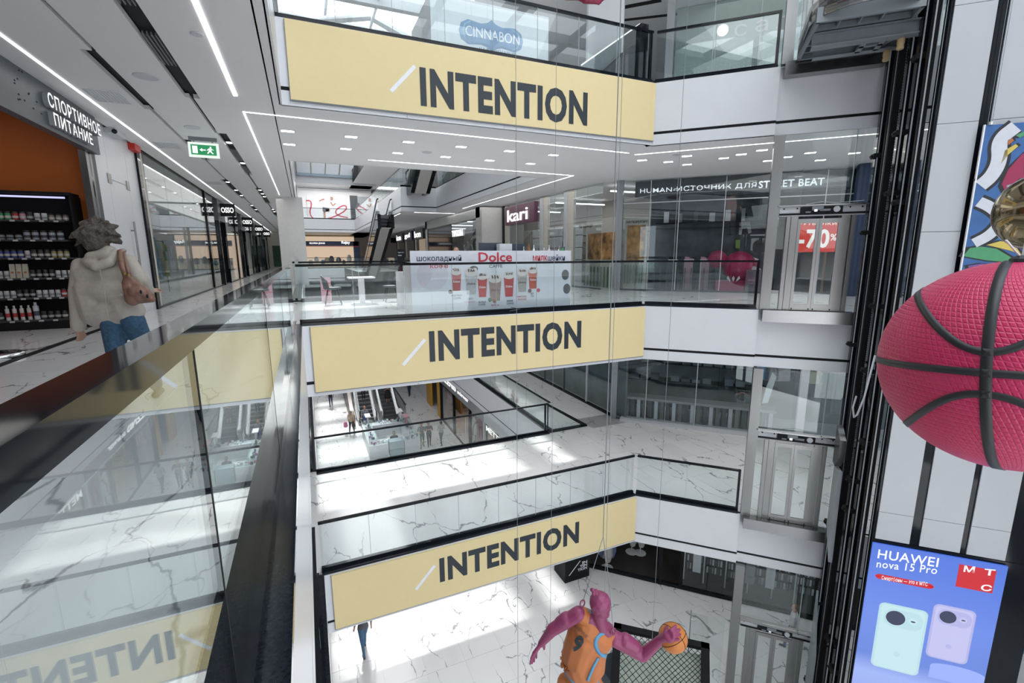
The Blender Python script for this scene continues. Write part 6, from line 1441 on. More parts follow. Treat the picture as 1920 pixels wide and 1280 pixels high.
for i in range(9):
    x = onY(982+i*9.5, 465, 10.7).x; m = MB(); r_ = .028+.012*KR.random(); h_ = .32+.1*KR.random(); m.lathe((x, 10.7, wt), [(r_, 0), (r_, h_*.65), (r_*.4, h_*.8), (r_*.4, h_)], 10)
    cc = [LGREY, mat('amber_bottle', (.3, .1, .03), .2), CHROME, DARKG, WHITE][i % 5]
    solo('syrup_bottle', m, [cc], '%s bottle on the right end of the cafe counter, %s from left' % (['pale', 'amber', 'chrome', 'dark', 'white'][i % 5], ordn[i]), 'bottle', 'bottles on the cafe counter')
x = onY(1055, 465, 10.6).x; m = MB(); m.lathe((x, 10.62, wt), [(.03, 0), (.035, .3), (.02, .31)], 12); solo('green_cup', m, [mat('cup_green', (.05, .35, .12), .4)], 'green cup at the right end of the cafe counter', 'cup')
person('cafe worker with black hair, head just above the counter', *onY(855, 478, 12.2)[:2], z2, rz=PI, top=(.1, .1, .1), legs=(.05, .05, .05), hair=(.01, .01, .01), h=1.58)
# service hatch cable on the ledge
m = MB(); P_ = [onY(956, 577, 10.05), onY(968, 578, 10.05), onY(975, 582, 10.05), onY(968, 586, 10.05), onY(958, 583, 10.05), onY(958, 577, 10.05)]; m.tube([Vector((p.x, 10.04, z2+.06+.02*i)) for i, p in enumerate(P_)], .01, 6); solo('cable_loop', m, [DARKG], 'small loop of dark cable on the ledge below the cafe counter', 'cable')
# tables and chairs left of the counter
CH = mat('dark_grey_shell', (.05, .065, .07), .5)
def chair(x, y, rz, lab):
    t = thing('cafe_chair', lab, 'chair', (x, y, z2), rz, 'cafe chairs')
    m = MB(); n = 8
    for i in range(n):
        a0, a1 = -1.1+2.2*i/n, -1.1+2.2*(i+1)/n
        h0, h1 = .84-.22*abs(a0)**2*.6, .84-.22*abs(a1)**2*.6
        for r0, r1 in ((.24, .24),):
            q = [(math.sin(a0)*.24, .05-math.cos(a0)*.24, .46), (math.sin(a1)*.24, .05-math.cos(a1)*.24, .46), (math.sin(a1)*.26, .02-math.cos(a1)*.28, h1), (math.sin(a0)*.26, .02-math.cos(a0)*.28, h0)]
            q2 = [(x_*.92, y_*.92+.01, z_) for x_, y_, z_ in q]
            m.add(q+q2, [(0, 1, 2, 3), (7, 6, 5, 4), (3, 2, 6, 7), (0, 4, 5, 1), (0, 3, 7, 4), (1, 5, 6, 2)])
    part('backrest', m, [CH], t, True, world=False)
    m = MB(); m.lathe((0, .04, .43), [(.2, 0), (.24, .02), (.24, .05), (.2, .06)], 16); part('seat', m, [CH], t, True, world=False)
    for sx in (-1, 1):
        for sy in (-1, 1):
            m = MB(); m.tube([(sx*.12, .04+sy*.12, .43), (sx*.22, .04+sy*.22, 0)], .012, 6); part('leg', m, [BLACKM], t, world=False)
    return t
def cafe_table(x, y, lab):
    t = thing('cafe_table', lab, 'table', (x, y, z2))
    m = MB(); m.box(x-.36, x+.36, y-.33, y+.33, z2+.72, z2+.76); part('table_top', m, [WHITE], t)
    m = MB(); m.box(x-.08, x+.08, y-.08, y+.08, z2+.03, z2+.72); part('pedestal', m, [WHITE], t); m = MB(); m.box(x-.24, x+.24, y-.24, y+.24, z2, z2+.03); part('foot', m, [WHITE], t)
p = onZ(630, 562, z2); chair(.62, 14.2, -PI/2, 'dark grey shell chair left of the white cafe table')
cafe_table(1.45, 14.2, 'square white cafe table beyond the middle glass'); chair(2.35, 14.3, PI/2, 'dark grey shell chair right of the white cafe table')
cafe_table(1.9, 12.6, 'second white cafe table close to the Dolce counter') if False else None
m = MB(); m.box(2.15, 2.9, 12.0, 12.5, z2, z2+.95); solo('service_block', m, [WHITE], 'white service block at the left end of the Dolce counter', 'counter')
t = thing('menu_board', 'small black menu board with white writing left of the counter', 'sign', (2.3, 12.2, z2+.95)); p0, p1 = onY(744, 467, 12.2), onY(759, 485, 12.2); FMb = FB(12.2)
m = MB(); m.fbox(FMb, p0.x, p1.x, -.02, .02, z2+.96, p0.z); part('board', m, [BLACKM], t); ftxt('Здесь есть', FMb, p0.x+.02, p1.x-.02, p0.z-.1, .035, INKW, 0, .022, t); ftxt('меню', FMb, p0.x+.02, p1.x-.08, p0.z-.17, .03, INKW, 0, .022, t)
# sale stands
for (x0, x1, lab) in ((600, 622, 'pink minus 70 percent sale stand beyond the far walkway glass'), (524, 546, 'pink sale stand behind the corner of the near balustrade')):
    p0, p1 = onY(x0, 520, 17.5), onY(x1, 560, 17.5)
    if x0 < 560: p0, p1 = onY(x0, 520, 20), onY(x1, 560, 20)
    Y = 17.5 if x0 > 560 else 20
    t = thing('sale_stand', lab, 'sign', ((p0.x+p1.x)/2, Y, z2)); Fs = FB(Y)
    if x0 > 560:
        Y = 15.1; p0, p1 = onY(x0, 520, Y), onY(x1, 560, Y); Fs = FB(Y); t.location = ((p0.x+p1.x)/2, Y, z2)
    zb_ = z2+.02; m = MB(); m.fbox(Fs, p0.x, p1.x, -.02, .02, zb_, p0.z); part('sheet', m, [mat('stand_pink', (.7, .42, .5), .5)], t)
    m = MB(); m.fbox(Fs, p0.x, p1.x, -.2, .02, z2, z2+.02); part('foot', m, [LGREY], t)
    h_ = p0.z-zb_; w_ = p1.x-p0.x; ftxt('-70%', Fs, p0.x+w_*.1, p1.x-w_*.08, zb_+h_*.4, h_*.16, TR, .02, .022, t)
    ftxt('СКИДКИ', Fs, p0.x+w_*.1, p1.x-w_*.1, zb_+h_*.72, h_*.08, TR, .0, .022, t)
    m = MB()
    for u in range(16): disc(m, Fs, p0.x+w_*(.15+.7*KR.random()), zb_+h_*(.05+.25*KR.random()), w_*.04, .021, k=6)
    part('printed_petals', m, [TR], t)

# ================================================================== ground floor: kiosk, shops beside the second void
kx, ky, _ = g(700, 858)
KX0, KX1, KY0, KY1 = 2.75, 5.9, 28.3, 32.5
t = thing('jewellery_kiosk', 'white ring of glass display counters with goods, seller seated inside', 'kiosk', ((KX0+KX1)/2, KY0, G0))
KW = mat('kiosk_counter_white', (.62, .66, .69), .4)
for nm, b in (('front_counter', (KX0, 3.9, KY0, KY0+.6)), ('front_counter', (4.9, KX1, KY0, KY0+.6)), ('side_counter', (KX0, KX0+.6, KY0+.6, KY1)), ('side_counter', (KX1-.6, KX1, KY0+.6, KY1)), ('back_counter', (KX0+.6, KX1-.6, KY1-.6, KY1)), ('till_desk', (3.95, 4.85, KY0-.1, KY0+.5))):
    m = MB(); m.box(b[0], b[1], b[2], b[3], G0, G0+(.85 if nm != 'till_desk' else .95)); c = part(nm, m, [KW if nm != 'till_desk' else mat('till_desk_blue', (.3, .4, .45), .4)], t)
    if nm == 'till_desk': continue
    m = MB(); m.box(b[0]+.01, b[1]-.01, b[2]+.01, b[3]-.01, G0+.86, G0+1.12); part('glass_top', m, [GLASS], c)
    for i in range(14):
        x = b[0]+.1+KR.random()*(b[1]-b[0]-.25); y = b[2]+.1+KR.random()*(b[3]-b[2]-.25); q_ = .05+.05*KR.random()
        m = MB(); m.box(x, x+q_*1.5, y, y+q_, G0+.86, G0+.9+.15*KR.random()); part('display_good', m, [[WHITE, DARKG, LGREY, mat('cloth_pink', (.6, .2, .35), .6), CHROME, mat('cloth_1', (.2, .36, .5), .8)][int(KR.random()*6)]], c)
for i, (x, y) in enumerate(((3.1, 31.6), (5.5, 30.5), (5.3, 31.8))):
    m = MB(); m.box(x, x+.05, y, y+.8, G0+1.1, G0+1.6); m.box(x-.15, x+.2, y, y+.8, G0+1.58, G0+1.62); solo('kiosk_display_rack', m, [[LGREY, PINKL, WHITE][i]], '%s display rack standing on the kiosk counter' % ['grey', 'pink', 'white'][i], 'rack')
person('seller in black shirt and cap seated inside the white kiosk', 4.4, 29.15, G0, rz=PI, top=(.04, .045, .05), legs=(.05, .05, .06), sit=True, arms='link', hair=(.02, .02, .02))
m = MB(); m.box(4.2, 4.6, 29.0, 29.4, G0, G0+.46); solo('stool', m, [DARKG], 'dark stool under the kiosk seller', 'stool')
XT = 8.78; FT = FRt(XT)
t = thing('lingerie_shop', 'shop lettered TEZENIS with pink window poster and red banner on the ground floor', 'shop', (XT, 27.5, G0))
HT = G0+3.0
m = MB(); m.fbox(FT, -33.6, -24, 0, .15, HT, HT+.95); part('grey_fascia', m, [mat('fascia_silver', (.35, .36, .38), .35)], t)
for a, mm in ((-33.7, BLACK), (-30.3, BLACK), (-26.8, BLACK), (-24.1, LGREY)):
    m = MB(); m.fbox(FT, a, a+.18, -.05, .12, G0, HT); part('post', m, [mm], t)
for a, b in ((-33.5, -30.3), (-26.6, -24.1)):
    m = MB(); m.fbox(FT, a, b, 0, .02, G0+.05, HT); part('glass_pane', m, [GLASS2], t)
m = MB(); m.fbox(FT, -33, -31.2, -.3, -.26, G0+.4, HT-.3); part('pink_poster', m, [mat('poster_salmon', (.55, .25, .22), .5)], t)
ftxt('1+1', Fr((XT+.26, 0, 0), (0, -1, 0), (-1, 0, 0)), -32.6, -31.6, G0+1.9, .4, INKW, .01, .01, t)
m = MB(); m.fbox(FT, -26.6, -25.4, -.4, -.35, G0+.1, HT-.5); part('red_banner', m, [mat('banner_crimson', (.4, .02, .05), .5)], t)
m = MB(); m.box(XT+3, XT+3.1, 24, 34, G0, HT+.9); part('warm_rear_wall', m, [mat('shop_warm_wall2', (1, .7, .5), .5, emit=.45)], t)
ftxt('TEZENIS', FT, -33.2, -29.2, HT+.32, .48, SIGNW, .03, .16, t); ftxt('underwear', FT, -28.9, -26.6, HT+.35, .28, SIGNW, .01, .16, t)
m = MB(); m.fbox(FT, -34, -20, -.02, .12, G0, G0+.02); part('dark_threshold', m, [mat('brown_threshold', (.06, .04, .035), .4)], t)
for i in range(8):
    x = XT+.7+KR.random()*1.2; y = 27+i*.42; m = MB(); hh = 1.2+.4*KR.random(); m.lathe((x, y, G0), [(.16, 0), (.16, .03), (.03, .04), (.03, hh*.45), (.16, hh*.5), (.18, hh*.8), (.06, hh)], 8)
    solo('bust_form', m, [[BLACKM, mat('bust_nude', (.55, .38, .3), .6), WHITE][i % 3]], '%s bust form in the lingerie shop window, %s from the far end' % (['black', 'nude', 'white'][i % 3], ordn[7-i]), 'mannequin', 'bust forms')
t = thing('tea_shop', 'glazed ground floor shop lettered METTEA with beige window panels', 'shop', (XT, 21, G0))
for i in range(4):
    a = -23.8+i*1.7; m = MB(); m.fbox(FT, a, a+.08, -.02, .06, G0, HT); part('mullion', m, [DARKG], t); m = MB(); m.fbox(FT, a+.09, a+1.68, 0, .02, G0+.05, HT); part('glass_pane', m, [GLASS2], t)
    m = MB(); m.fbox(FT, a+.4, a+1.2, -.4, -.36, G0+.3, HT-.4); part('beige_panel', m, [mat('panel_beige', (.55, .42, .3), .5)], t)
m = MB(); m.fbox(FT, -24, -17, 0, .1, HT, HT+.95); part('fascia', m, [PANEL], t)
ftxt('METTEA 茶天 &', FT, -23.6, -18.4, HT-.42, .4, SIGNW, .02, .1, t)
m = MB(); m.box(XT+2.5, XT+2.6, 17.5, 24, G0, HT+.9); struct('wall_tea_shop', m, [LGREY])
t = thing('yellow_entrance', 'orange yellow framed entrance with notice sheet beyond the lingerie shop', 'entrance', (XT, 36, G0))
for a, b, mm in ((-38.2, -36.9, mat('amber_frame', (.62, .34, .03), .4)), (-34.6, -34.1, mat('amber_frame', (.6, .3, .03), .4))):
    m = MB(); m.fbox(FT, a, b, -.1, .1, G0, G0+3.9); part('frame', m, [mm], t)
m = MB(); m.box(XT+1.6, XT+1.7, 34, 38.5, G0, G0+3.9); part('inner_wall', m, [mat('amber_dim', (.3, .17, .04), .5)], t)
m = MB(); m.fbox(FRt(XT+1.6), -37, -35.8, .0, .03, G0+1.4, G0+2.6); part('notice', m, [WHITE], t); m = MB(); m.fbox(FRt(XT+1.5), -36.2, -35.4, 0, .25, G0, G0+1.3); part('red_box', m, [RED], t)
m = MB(); m.box(XT-.02, XT+.1, 38.2, 60, G0, G0+4.0); struct('wall_ground_right', m, [PANEL])
# ---- dark shop under the angled gallery, ground floor
FG = F45.at(0, -3.9, 0)
DF = mat('dark_shop_floor', (.03, .027, .025), .3, var=.3, scale=2)
g0s = -2.4
t = thing('dark_sports_shop', 'dark ground floor shop with black floor and hanging chains of goods', 'shop', FG(2, 0, G0))
m = MB(); m.fbox(FG, g0s, 9.5, -7, 0, G0+.0, G0+.02); part('dark_floor', m, [DF], t)
m = MB(); m.fbox(FG, g0s, 9.5, -.06, .06, G0+.02, G0+.14); part('black_channel', m, [BLACK], t)
m = MB(); m.fbox(FG, g0s, 9.5, -7.1, -7, G0, G0+4); part('rear_wall', m, [mat('shop_black_wall', (.03, .03, .033), .6)], t)
for a, b in ((1.4, 2.3), (2.32, 3.3), (3.32, 4.4), (4.42, 5.6)):
    m = MB(); m.fbox(FG, a, b, -.01, .01, G0+.14, G0+4); part('glass_pane', m, [GLASS2], t)
for a in (.6, 1.35):
    m = MB(); m.fbox(FG, a, a+.12, -.1, .05, G0, G0+4); part('post', m, [BLACK], t)
for i, a in enumerate((1.5, 2.2, 2.95, 3.7, 4.5, 5.2)):
    m = MB(); m.tube([FG(a, -.6, G0), FG(a, -.6, G0+3.9)], .025, 6); solo('display_pole', m, [LGREY], 'slim grey display pole in the dark shop window, %s from left' % ordn[i], 'pole', 'display poles')
    rk = thing('chain_rack', 'rack of hanging small goods in the dark shop window, %s from left' % ordn[i], 'rack', FG(a+.35, -.8, G0+.3))
    for r_ in range(5):
        for c in range(6):
            m = MB(); aa = a+.1+c*.095; cc = G0+.35+r_*.34; m.fbox(FG, aa, aa+.06, -.85, -.82, cc, cc+.24); part('card', m, [[GREY, LGREY, DARKG][(r_+c+i) % 3]], rk)
for i, (s_, c) in enumerate(((1.8, WHITE), (3.6, STEEL), (4.25, WHITE))):
    m = MB(); m.fbox(FG, s_, s_+.28, -.5, -.46, G0+.5, G0+2.6); solo('window_panel', m, [c], '%s hanging panel in the dark shop window, %s' % (['white', 'silver', 'white'][i], ['left', 'middle', 'right'][i]), 'panel')
for i, (px, py, cols) in enumerate(((1184, 1020, (4, 5, 5)), (1200, 1022, (8, 1, 5)), (1138, 1050, (7, 7, 8)))):
    p = onZ(px, py+15, G0); t = thing('clothes_stand', 'black shop clothes stand with %s items' % ['checked', 'pink and white', 'blue and red'][i], 'clothes stand', (p.x, p.y, G0))
    m = MB(); m.lathe((p.x, p.y, G0), [(.25, 0), (.25, .03), (.02, .04), (.02, 1.3), (.03, 1.35)], 10); part('stem', m, [LGREY], t)
    for u, c in enumerate(cols):
        a = u*2.1; m = MB(); m.lathe((p.x+.2*math.cos(a), p.y+.2*math.sin(a), G0+.45), [(.1, 0), (.18, .3), (.16, .6), (.05, .75)], 8); part('hung_item', m, [mat('cloth_%d' % c, (.3, .3, .3), .8)], t)
p = onZ(1131, 1055, G0); m = MB(); m.box(p.x-.22, p.x+.22, p.y-.3, p.y+.0, G0+.45, G0+.6); solo('pale_bag', m, [mat('bag_pale', (.5, .42, .36), .5)], 'pale shoulder bag displayed under the lowest banner', 'bag')
t = thing('intention_cabinet', 'black cabinet with small white INTENTION emblem at the dark shop corner', 'cabinet', FG(g0s+.5, .3, G0))
p0 = onZ(1058, 1075, G0); pc = Vector((9.35, 13.9, 0))
FC = FB(13.75)
x0_ = onY(1060, 1060, 13.75).x; x1_ = onY(1105, 1060, 13.75).x
m = MB(); m.box(x0_, x1_, 13.75, 14.6, G0, G0+1.5); part('body', m, [BLACKM], t)
m = MB(); m.box(x0_-.02, x1_+.02, 13.73, 14.62, G0+1.5, G0+1.54); part('top', m, [BLACK], t)
w_ = x1_-x0_
for i, tx in enumerate(('IN', 'TEN', 'TION')): ftxt(tx, FC, x1_-w_*.12-.1*len(tx), x1_-w_*.1, G0+.62-i*.13, .11, INKW, .02, .004, t)
m = MB(); m.fprism(FC, [(x0_+w_*.15, G0+.3), (x0_+w_*.17, G0+.28), (x0_+w_*.62, G0+.78), (x0_+w_*.60, G0+.8)], .002, .006); part('slash', m, [INKW], t)
m = MB(); m.box(x0_+w_*.5, x1_-.05, 14.2, 14.25, G0+1.54, G0+1.95); part('leaflet_rack', m, [mat('leaflet_pink', (.5, .25, .3), .5)], t)
# ---- net cage on the ground floor
nx, ny = 8.9, 10.2
FNt = Fr((9.35, 10.55, 0), D45, N45)
t = thing('net_cage', 'black framed box with diamond net and pale green infill below the player', 'cage', FNt(.5, .5, G0))
ca = [onS(1155, 1180, 0)]
def ng(px, py, z): return onZ(px, py, z)
zc_ = G0+1.3
A_, B_, Cc, D_ = ng(1158, 1178, zc_), ng(1322, 1215, zc_), ng(1322, 1330, zc_), ng(1150, 1330, zc_)
def beam(a, b, w, h, mm, name, z0):
    d = (b-a).normalized(); n_ = Vector((-d.y, d.x, 0)); m = MB(); m.fbox(Fr((a.x, a.y, 0), d, n_), -w/2, (b-a).length+w/2, -w/2, w/2, z0, z0+h); part(name, m, [mm], t)
for a, b in ((A_, B_), (B_, Cc), (Cc, D_), (D_, A_)): beam(a, b, .22, .1, BLACKM, 'top_frame', zc_)
for p in (A_, B_, Cc, D_):
    m = MB(); m.box(p.x-.05, p.x+.05, p.y-.05, p.y+.05, G0, zc_); part('corner_post', m, [BLACKM], t)
m = MB(); ii = [A_.lerp(Cc, .02), B_.lerp(D_, .02), Cc.lerp(A_, .02), D_.lerp(B_, .02)]; m.prism([(p.x, p.y) for p in ii], G0+1.05, G0+1.1); part('green_infill', m, [mat('pale_green', (.5, .58, .5), .6, var=.12, scale=3)], t)
m = MB(); n_ = 22
for i in range(-n_, n_+1):
    for sgn in (0, 1):
        pts = []
        for s_ in [j/60 for j in range(61)]:
            u = s_; v = (i/n_*2+s_*1.3) if sgn == 0 else (i/n_*2+1-s_*1.3)
            if 0 <= v <= 1: pts.append(A_.lerp(B_, u).lerp(D_.lerp(Cc, u), v)+Vector((0, 0, .05)))
        if len(pts) > 2: m.tube([pts[0], pts[-1]], .009, 3)
tagit(part('net', m, [BLACKM], t), kind='stuff')
m = MB(); beamp = A_.lerp(D_, .2); m.box(A_.x-1.0, A_.x-.15, A_.y-1.4, A_.y-.3, G0, G0+.9); solo('dark_crate', m, [mat('dark_navy_crate', (.02, .035, .05), .5)], 'dark crate standing left of the net cage', 'crate')
t = thing('glass_screen', 'frameless glass screen left of the ground floor lift', 'railing', (11, 8.6, G0))
for i in range(2):
    a, b = onZ([1352, 1372][i], [1250, 1290][i], G0), onZ([1372, 1380][i], [1290, 1330][i], G0)
m = MB(); m.fbox(F45, 1.7, 2.6, -.01, .01, G0+.08, G0+2.2); part('glass_pane', m, [GLASS], t); m = MB(); m.fbox(F45, 1.69, 1.72, -.02, .02, G0, G0+2.25); part('edge', m, [GREY], t)
for i in range(3):
    m = MB(); m.tube([F45(1.72, .03, G0+.4+i*.8), F45(1.78, .08, G0+.4+i*.8), F45(1.84, .03, G0+.4+i*.8)], .012, 6); part('handle', m, [CHROME], t)
# ---- neighbour bay right of the pylon
t = thing('shop_sign', 'pink and blue illuminated shop boards seen right of the pylon', 'sign', F45(9, -.3, FZ[1]-3))
OB = -.35
def ob(px, py): return onS(px, py, OB)
a, c1 = ob(1884, 1148); b_, c0 = ob(1950, 1195); m = MB(); m.fbox(F45, a-.1, b_+.6, OB-.1, OB, ob(1900, 1180)[1], c1); part('pink_board', m, [mat('board_pink', (.38, .03, .09), .5, emit=.8)], t)
m = MB(); m.fbox(F45, a-.2, b_+.6, OB-.1, OB+.02, ob(1890, 1218)[1], ob(1900, 1180)[1]); part('blue_board', m, [mat('board_blue', (.04, .16, .27), .5, emit=.8)], t)
ftext('ZADAE', ob(1886, 1168), ob(1930, 1178), .34, BLACKM, .02, OB+.005, 'lettering', t); ftext('EN', ob(1880, 1208), ob(1928, 1218), .36, WHITE, -.01, OB+.025, 'lettering', t)
lift2 = []
for k in (1,):
    z = FZ[k]; m = MB(); m.fbox(F45, 8.1, 11, -.02, .26, z-.27, z+.015); solo('lift_sill', m, [STEELH], 'stainless lift sill right of the pylon on the lower level', 'lift door')
t = thing('lift_header', 'stainless lift door header right of the pylon on the ground floor', 'lift door', F45(9, 0, G0+2)); m = MB(); m.fbox(F45, 7.9, 11, -.05, .1, G0+2.2, G0+2.45); part('beam', m, [STEEL], t)
m = MB(); m.fbox(F45, 8.0, 10.8, .1, .16, G0+2.28, G0+2.4); part('track', m, [BLACKM], t)

# ================================================================== suspended basketball player sculpture
SD = 5.3
def sv_(px, py, dep=0.0): return VD(px, py, SD+dep)
MAG = mat('magenta_sculpture', (.27, .045, .125), .42, var=.04, scale=5)
OR_ = mat('orange_jersey', (.52, .17, .05), .6, var=.05, scale=6); SKY_ = mat('jersey_blue_trim', (.10, .32, .55), .5)
t = thing('basketball_player_sculpture', 'suspended magenta sculpture of a basketball player in orange jersey number 9', 'sculpture', sv_(1110, 1240, .4))
hc = sv_(1125, 1133, -.15)
nkb, nkt = sv_(1128, 1172, 0), sv_(1123, 1150, -.08)
lsh, rsh = sv_(1085, 1150, -.02), sv_(1152, 1196, .12)
lel, lwr = sv_(1036, 1180, .1), sv_(1015, 1206, .2)
rel, rwr = sv_(1205, 1228, .12), sv_(1242, 1196, -.05)
pel = sv_(1082, 1282, .55); waist = sv_(1093, 1252, .42)
u = SD/FPX
caps = []
def c2(p, r, q, s, mi=0): caps.append((p, r*u, q, s*u, mi))
c2(hc+Vector((0, 0, .03)), 20, hc+Vector((.02, .03, -.05)), 18); c2(sv_(1128, 1142, -.15), 14, sv_(1134, 1150, -.1), 9); c2(sv_(1140, 1137, -.15), 5, sv_(1141, 1142, -.15), 4)
c2(nkb, 13, nkt, 12.5); c2(sv_(1121, 1139, -.22), 5.5, sv_(1122, 1143, -.21), 4.5)
c2(lsh, 14, lel, 12); c2(sv_(1062, 1160, .02), 13.5, sv_(1050, 1168, .06), 12); c2(lel, 11.5, lwr, 7)
c2(rsh, 15.5, rel, 12.5); c2(sv_(1172, 1200, .1), 14.5, sv_(1190, 1212, .1), 13); c2(rel, 12.5, rwr, 8)
c2(sv_(1105, 1158, 0), 14, sv_(1138, 1180, .06), 14)
c2(sv_(1106, 1172, .1), 23, sv_(1125, 1195, .17), 23); c2(sv_(1100, 1200, .25), 28, waist, 22); c2(waist, 23, pel, 26)
for s_, dx in ((-1, -14), (1, 16)):
    h_ = sv_(1080+dx, 1290, .6); k_ = h_+Vector((dx*u*1.2, -.15 if s_ > 0 else .35, -.65)); f_ = k_+Vector((0, .45 if s_ < 0 else .1, -.6))
    c2(h_, 22, k_, 15); c2(k_, 15, f_, 9); c2(f_, 9, f_+Vector((.0, .12, -.16)), 7)
caps += hand(lwr, sv_(1002, 1224, .25)-lwr, 50*u, 0, curl=.35, thumb_side=1, up=UP)
bc = sv_(1262, 1195, -.02); br = 26*u
# right hand spread over the ball
rd = (sv_(1268, 1184, -.25)-rwr).normalized()
palm = sv_(1252, 1192, -.14)
c2(rwr, 9, palm, 9.5); c2(palm, 8, sv_(1256, 1197, -.16), 8)
for (x1, y1, x2, y2, d1, d2) in ((1258, 1181, 1267, 1173, -.17, -.13), (1262, 1187, 1274, 1180, -.19, -.15), (1263, 1193, 1275, 1189, -.2, -.16), (1261, 1199, 1273, 1198, -.19, -.15)):
    c2(palm, 4.2, sv_(x1, y1, d1), 3.6); c2(sv_(x1, y1, d1), 3.6, sv_(x2, y2, d2), 2.7)
c2(sv_(1247, 1185, -.12), 4, sv_(1250, 1175, -.1), 3.2)
me = body('body', caps, [MAG], .0085, smooth_it=3); obj('body', me, t)
# jersey: slightly larger shell over the torso, with folds
caps = []
c2(sv_(1091, 1152, .0), 15, sv_(1104, 1160, .02), 17); c2(sv_(1104, 1160, .02), 17, sv_(1138, 1188, .1), 16); c2(sv_(1101, 1172, .08), 29, sv_(1124, 1194, .14), 28)
c2(sv_(1096, 1190, .15), 34, sv_(1084, 1228, .3), 34); c2(sv_(1112, 1206, .2), 30, sv_(1104, 1245, .34), 32); c2(sv_(1082, 1232, .32), 34, sv_(1094, 1256, .42), 33)
me = body('jersey', caps, [OR_, SKY_], .013, smooth_it=3)
for v in me.vertices:
    w_ = max(0, min(1, (sv_(1100, 1205, .2).z-v.co.z)/.35)); v.co += v.normal*noise.noise(Vector((v.co.x*6, v.co.y*6, v.co.z*3)))*.05*w_
def on_mesh(me_, px, py):
    from mathutils.bvhtree import BVHTree
    key = me_.name
    if key not in BV: BV[key] = BVHTree.FromPolygons([v.co.copy() for v in me_.vertices], [tuple(p.vertices) for p in me_.polygons])
    h = BV[key].ray_cast(Vector((0, 0, 0)), ray(px, py).normalized()); return h
BV = {}
jm = me.copy(); jm.name = 'jm'
jo = obj('jersey', me, t)
def trim(pts, w, name='blue_trim', mm=None, dense=3):
    P_ = [Vector((*p, 0)) for p in pts]
    for _ in range(dense):
        n = [P_[0]]
        for a, c in zip(P_[:-1], P_[1:]): n += [a*.75+c*.25, a*.25+c*.75]
        P_ = n+[P_[-1]]
    H_ = []
    for p in P_:
        h = on_mesh(jm, p.x, p.y)
        if h[0] is not None: H_.append((h[0], h[1]))
    if len(H_) < 3: return
    m = MB(); vs = []; fs = []
    for i, (p, n_) in enumerate(H_):
        d = (H_[min(i+1, len(H_)-1)][0]-H_[max(i-1, 0)][0]).normalized(); s_ = d.cross(n_).normalized()*w*u/2
        for k_, hh in ((-1, -.006), (-1, .008), (1, .008), (1, -.006)): vs.append(p+n_*hh+s_*k_)
    for i in range(len(H_)-1):
        for j in range(3): fs.append((i*4+j, i*4+j+1, i*4+4+j+1, i*4+4+j))
    m.add(vs, fs); part(name, m, [mm or SKY_], jo, True)
trim([(1077, 1149), (1080, 1143), (1090, 1136)], 6); trim([(1104, 1142), (1108, 1150), (1120, 1160), (1134, 1166)], 3)
trim([(1150, 1182), (1133, 1183), (1118, 1195), (1116, 1210), (1124, 1226), (1142, 1232)], 7); trim([(1122, 1232), (1112, 1250), (1102, 1275)], 5)
def jersey_text(txt, c0, c1, size, bold, mm, up=1):
    """lettering laid on the jersey along the line c0-c1 in the view, raised just above the cloth"""
    mb = text_mb(txt, 1, Fr((0, 0, 0), (1, 0, 0), (0, 1, 0)), .0, bold, res=4)
    xs = [v[0] for v in mb.v]; zs = [v[2] for v in mb.v]; d = Vector((c1[0]-c0[0], c1[1]-c0[1])); L = d.length; d /= L; nrm = Vector((d.y, -d.x))
    h0 = on_mesh(jm, (c0[0]+c1[0])/2, (c0[1]+c1[1])/2)
    if h0[0] is None: return
    out = []
    for v in mb.v:
        a = (v[0]-min(xs))/(max(xs)-min(xs))*L; b = (v[2]-min(zs))/(max(zs)-min(zs))*size
        h = on_mesh(jm, c0[0]+d.x*a+nrm.x*b, c0[1]+d.y*a+nrm.y*b); out.append(tuple(h[0]+h[1]*.009) if h[0] is not None else tuple(h0[0]))
    mb.v = out; part('lettering', mb, [mm], jo)
jersey_text('AVENUE', (1075, 1172), (1100, 1196), 6, .01, mat('jersey_print_grey', (.2, .12, .08), .6)); jersey_text('9', (1071, 1218), (1086, 1224), 32, .05, mat('jersey_print_dark', (.03, .045, .05), .6))
caps = []
c2(sv_(1085, 1268, .5), 29, sv_(1084, 1290, .6), 33); c2(sv_(1105, 1275, .5), 22, sv_(1118, 1300, .55), 24); c2(sv_(1062, 1280, .55), 20, sv_(1060, 1320, .65), 22)
me = body('shorts', caps, [OR_], .014); so = obj('shorts', me, t)
m = MB(); ring_ = []
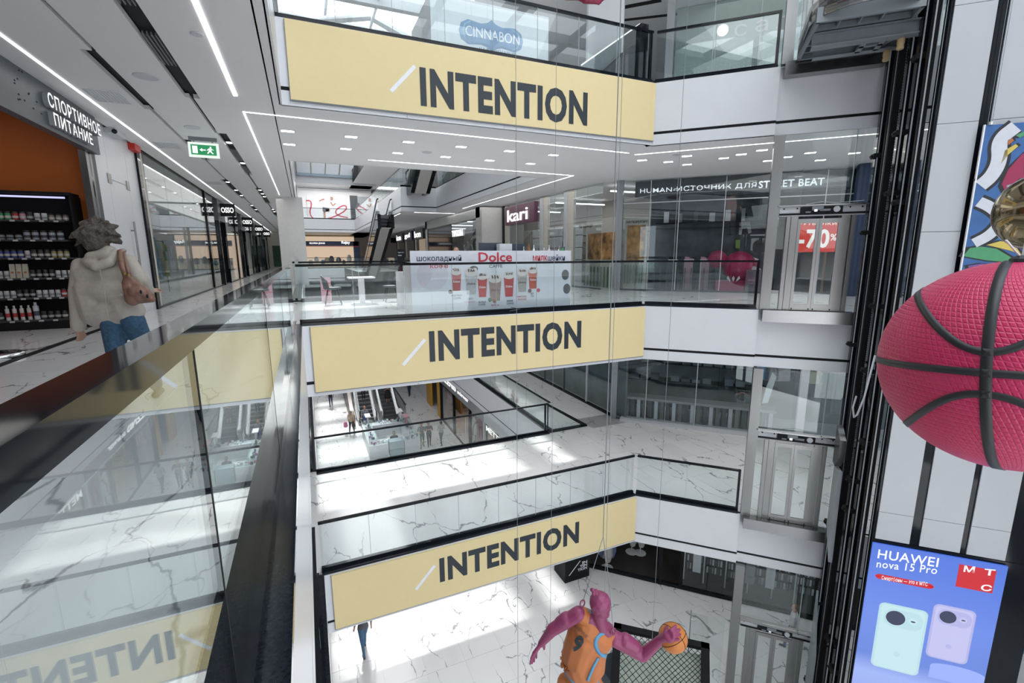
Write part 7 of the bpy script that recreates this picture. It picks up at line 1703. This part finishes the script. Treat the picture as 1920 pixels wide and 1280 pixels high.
for i in range(25):
    a = 2*PI*i/24; ring_.append(sv_(1090, 1264, .47)+(RT*math.cos(a)*32*u-FW*math.sin(a)*32*u-Vector((0, 0, 1))*0)+UP*(-math.cos(a)*10*u))
m.tube(ring_, 4.5*u, 8); part('blue_waistband', m, [SKY_], so, True)
# hair bun
m = MB()
for i in range(12):
    a = KR.random()*6.28; q_ = KR.random(); m.ball(sv_(1113+7*math.cos(a)*q_, 1108+5*math.sin(a)*q_, -.22-.04*KR.random()), 3.2*u, 8)
tagit(part('hair_bun', m, [MAG], t, True), kind='stuff')
for (x, y) in ((1092, 1131), (1150, 1184)):
    m = MB(); cc = sv_(x, y, -.03); m.tube([cc+Vector((.03*math.cos(a), 0, .045*math.sin(a))) for a in [2*PI*i/12 for i in range(13)]], .008, 6); part('lifting_eye', m, [MAG], t, True)
top_ = sv_(1131, 1006, -.1)
m = MB(); m.tube([sv_(1092, 1130, -.03), top_], .004, 5); m.tube([sv_(1150, 1184, -.03), sv_(1142, 1090, -.05), top_], .004, 5); m.tube([top_, (top_.x, top_.y, 12.1)], .005, 5); part('suspension_wires', m, [GREY], t, kind='stuff')
t = thing('basketball', 'orange basketball held by the magenta sculpture', 'ball', bc-Vector((0, 0, br)))
m = MB(); m.ball(bc, br, 28); part('ball_skin', m, [mat('basketball_orange', (.55, .19, .04), .5)], t, True)
for ax in (Vector((1, .2, .3)).normalized(), Vector((-.3, .5, .8)).normalized(), Vector((.7, .6, -.4)).normalized()):
    a0 = ax.orthogonal().normalized(); b0 = ax.cross(a0); m = MB(); m.tube([bc+(a0*math.cos(a)+b0*math.sin(a))*br for a in [2*PI*i/32 for i in range(33)]], .0035, 5); part('seam', m, [BLACKM], t)
# long thin suspension wires crossing the void
for i, (px, dep) in enumerate(((968, 6.5), (1040, 7.5), (1158, 6.0), (1268, 6.8), (1720, 5.0))):
    p = VD(px, 400, dep); m = MB(); m.tube([(p.x, p.y, 12.1), (p.x, p.y, -11)], .0035, 5)
    solo('suspension_wire', m, [GREY], 'thin vertical suspension wire crossing the void, %s from the left' % ordn[i], 'wire', 'suspension wires')
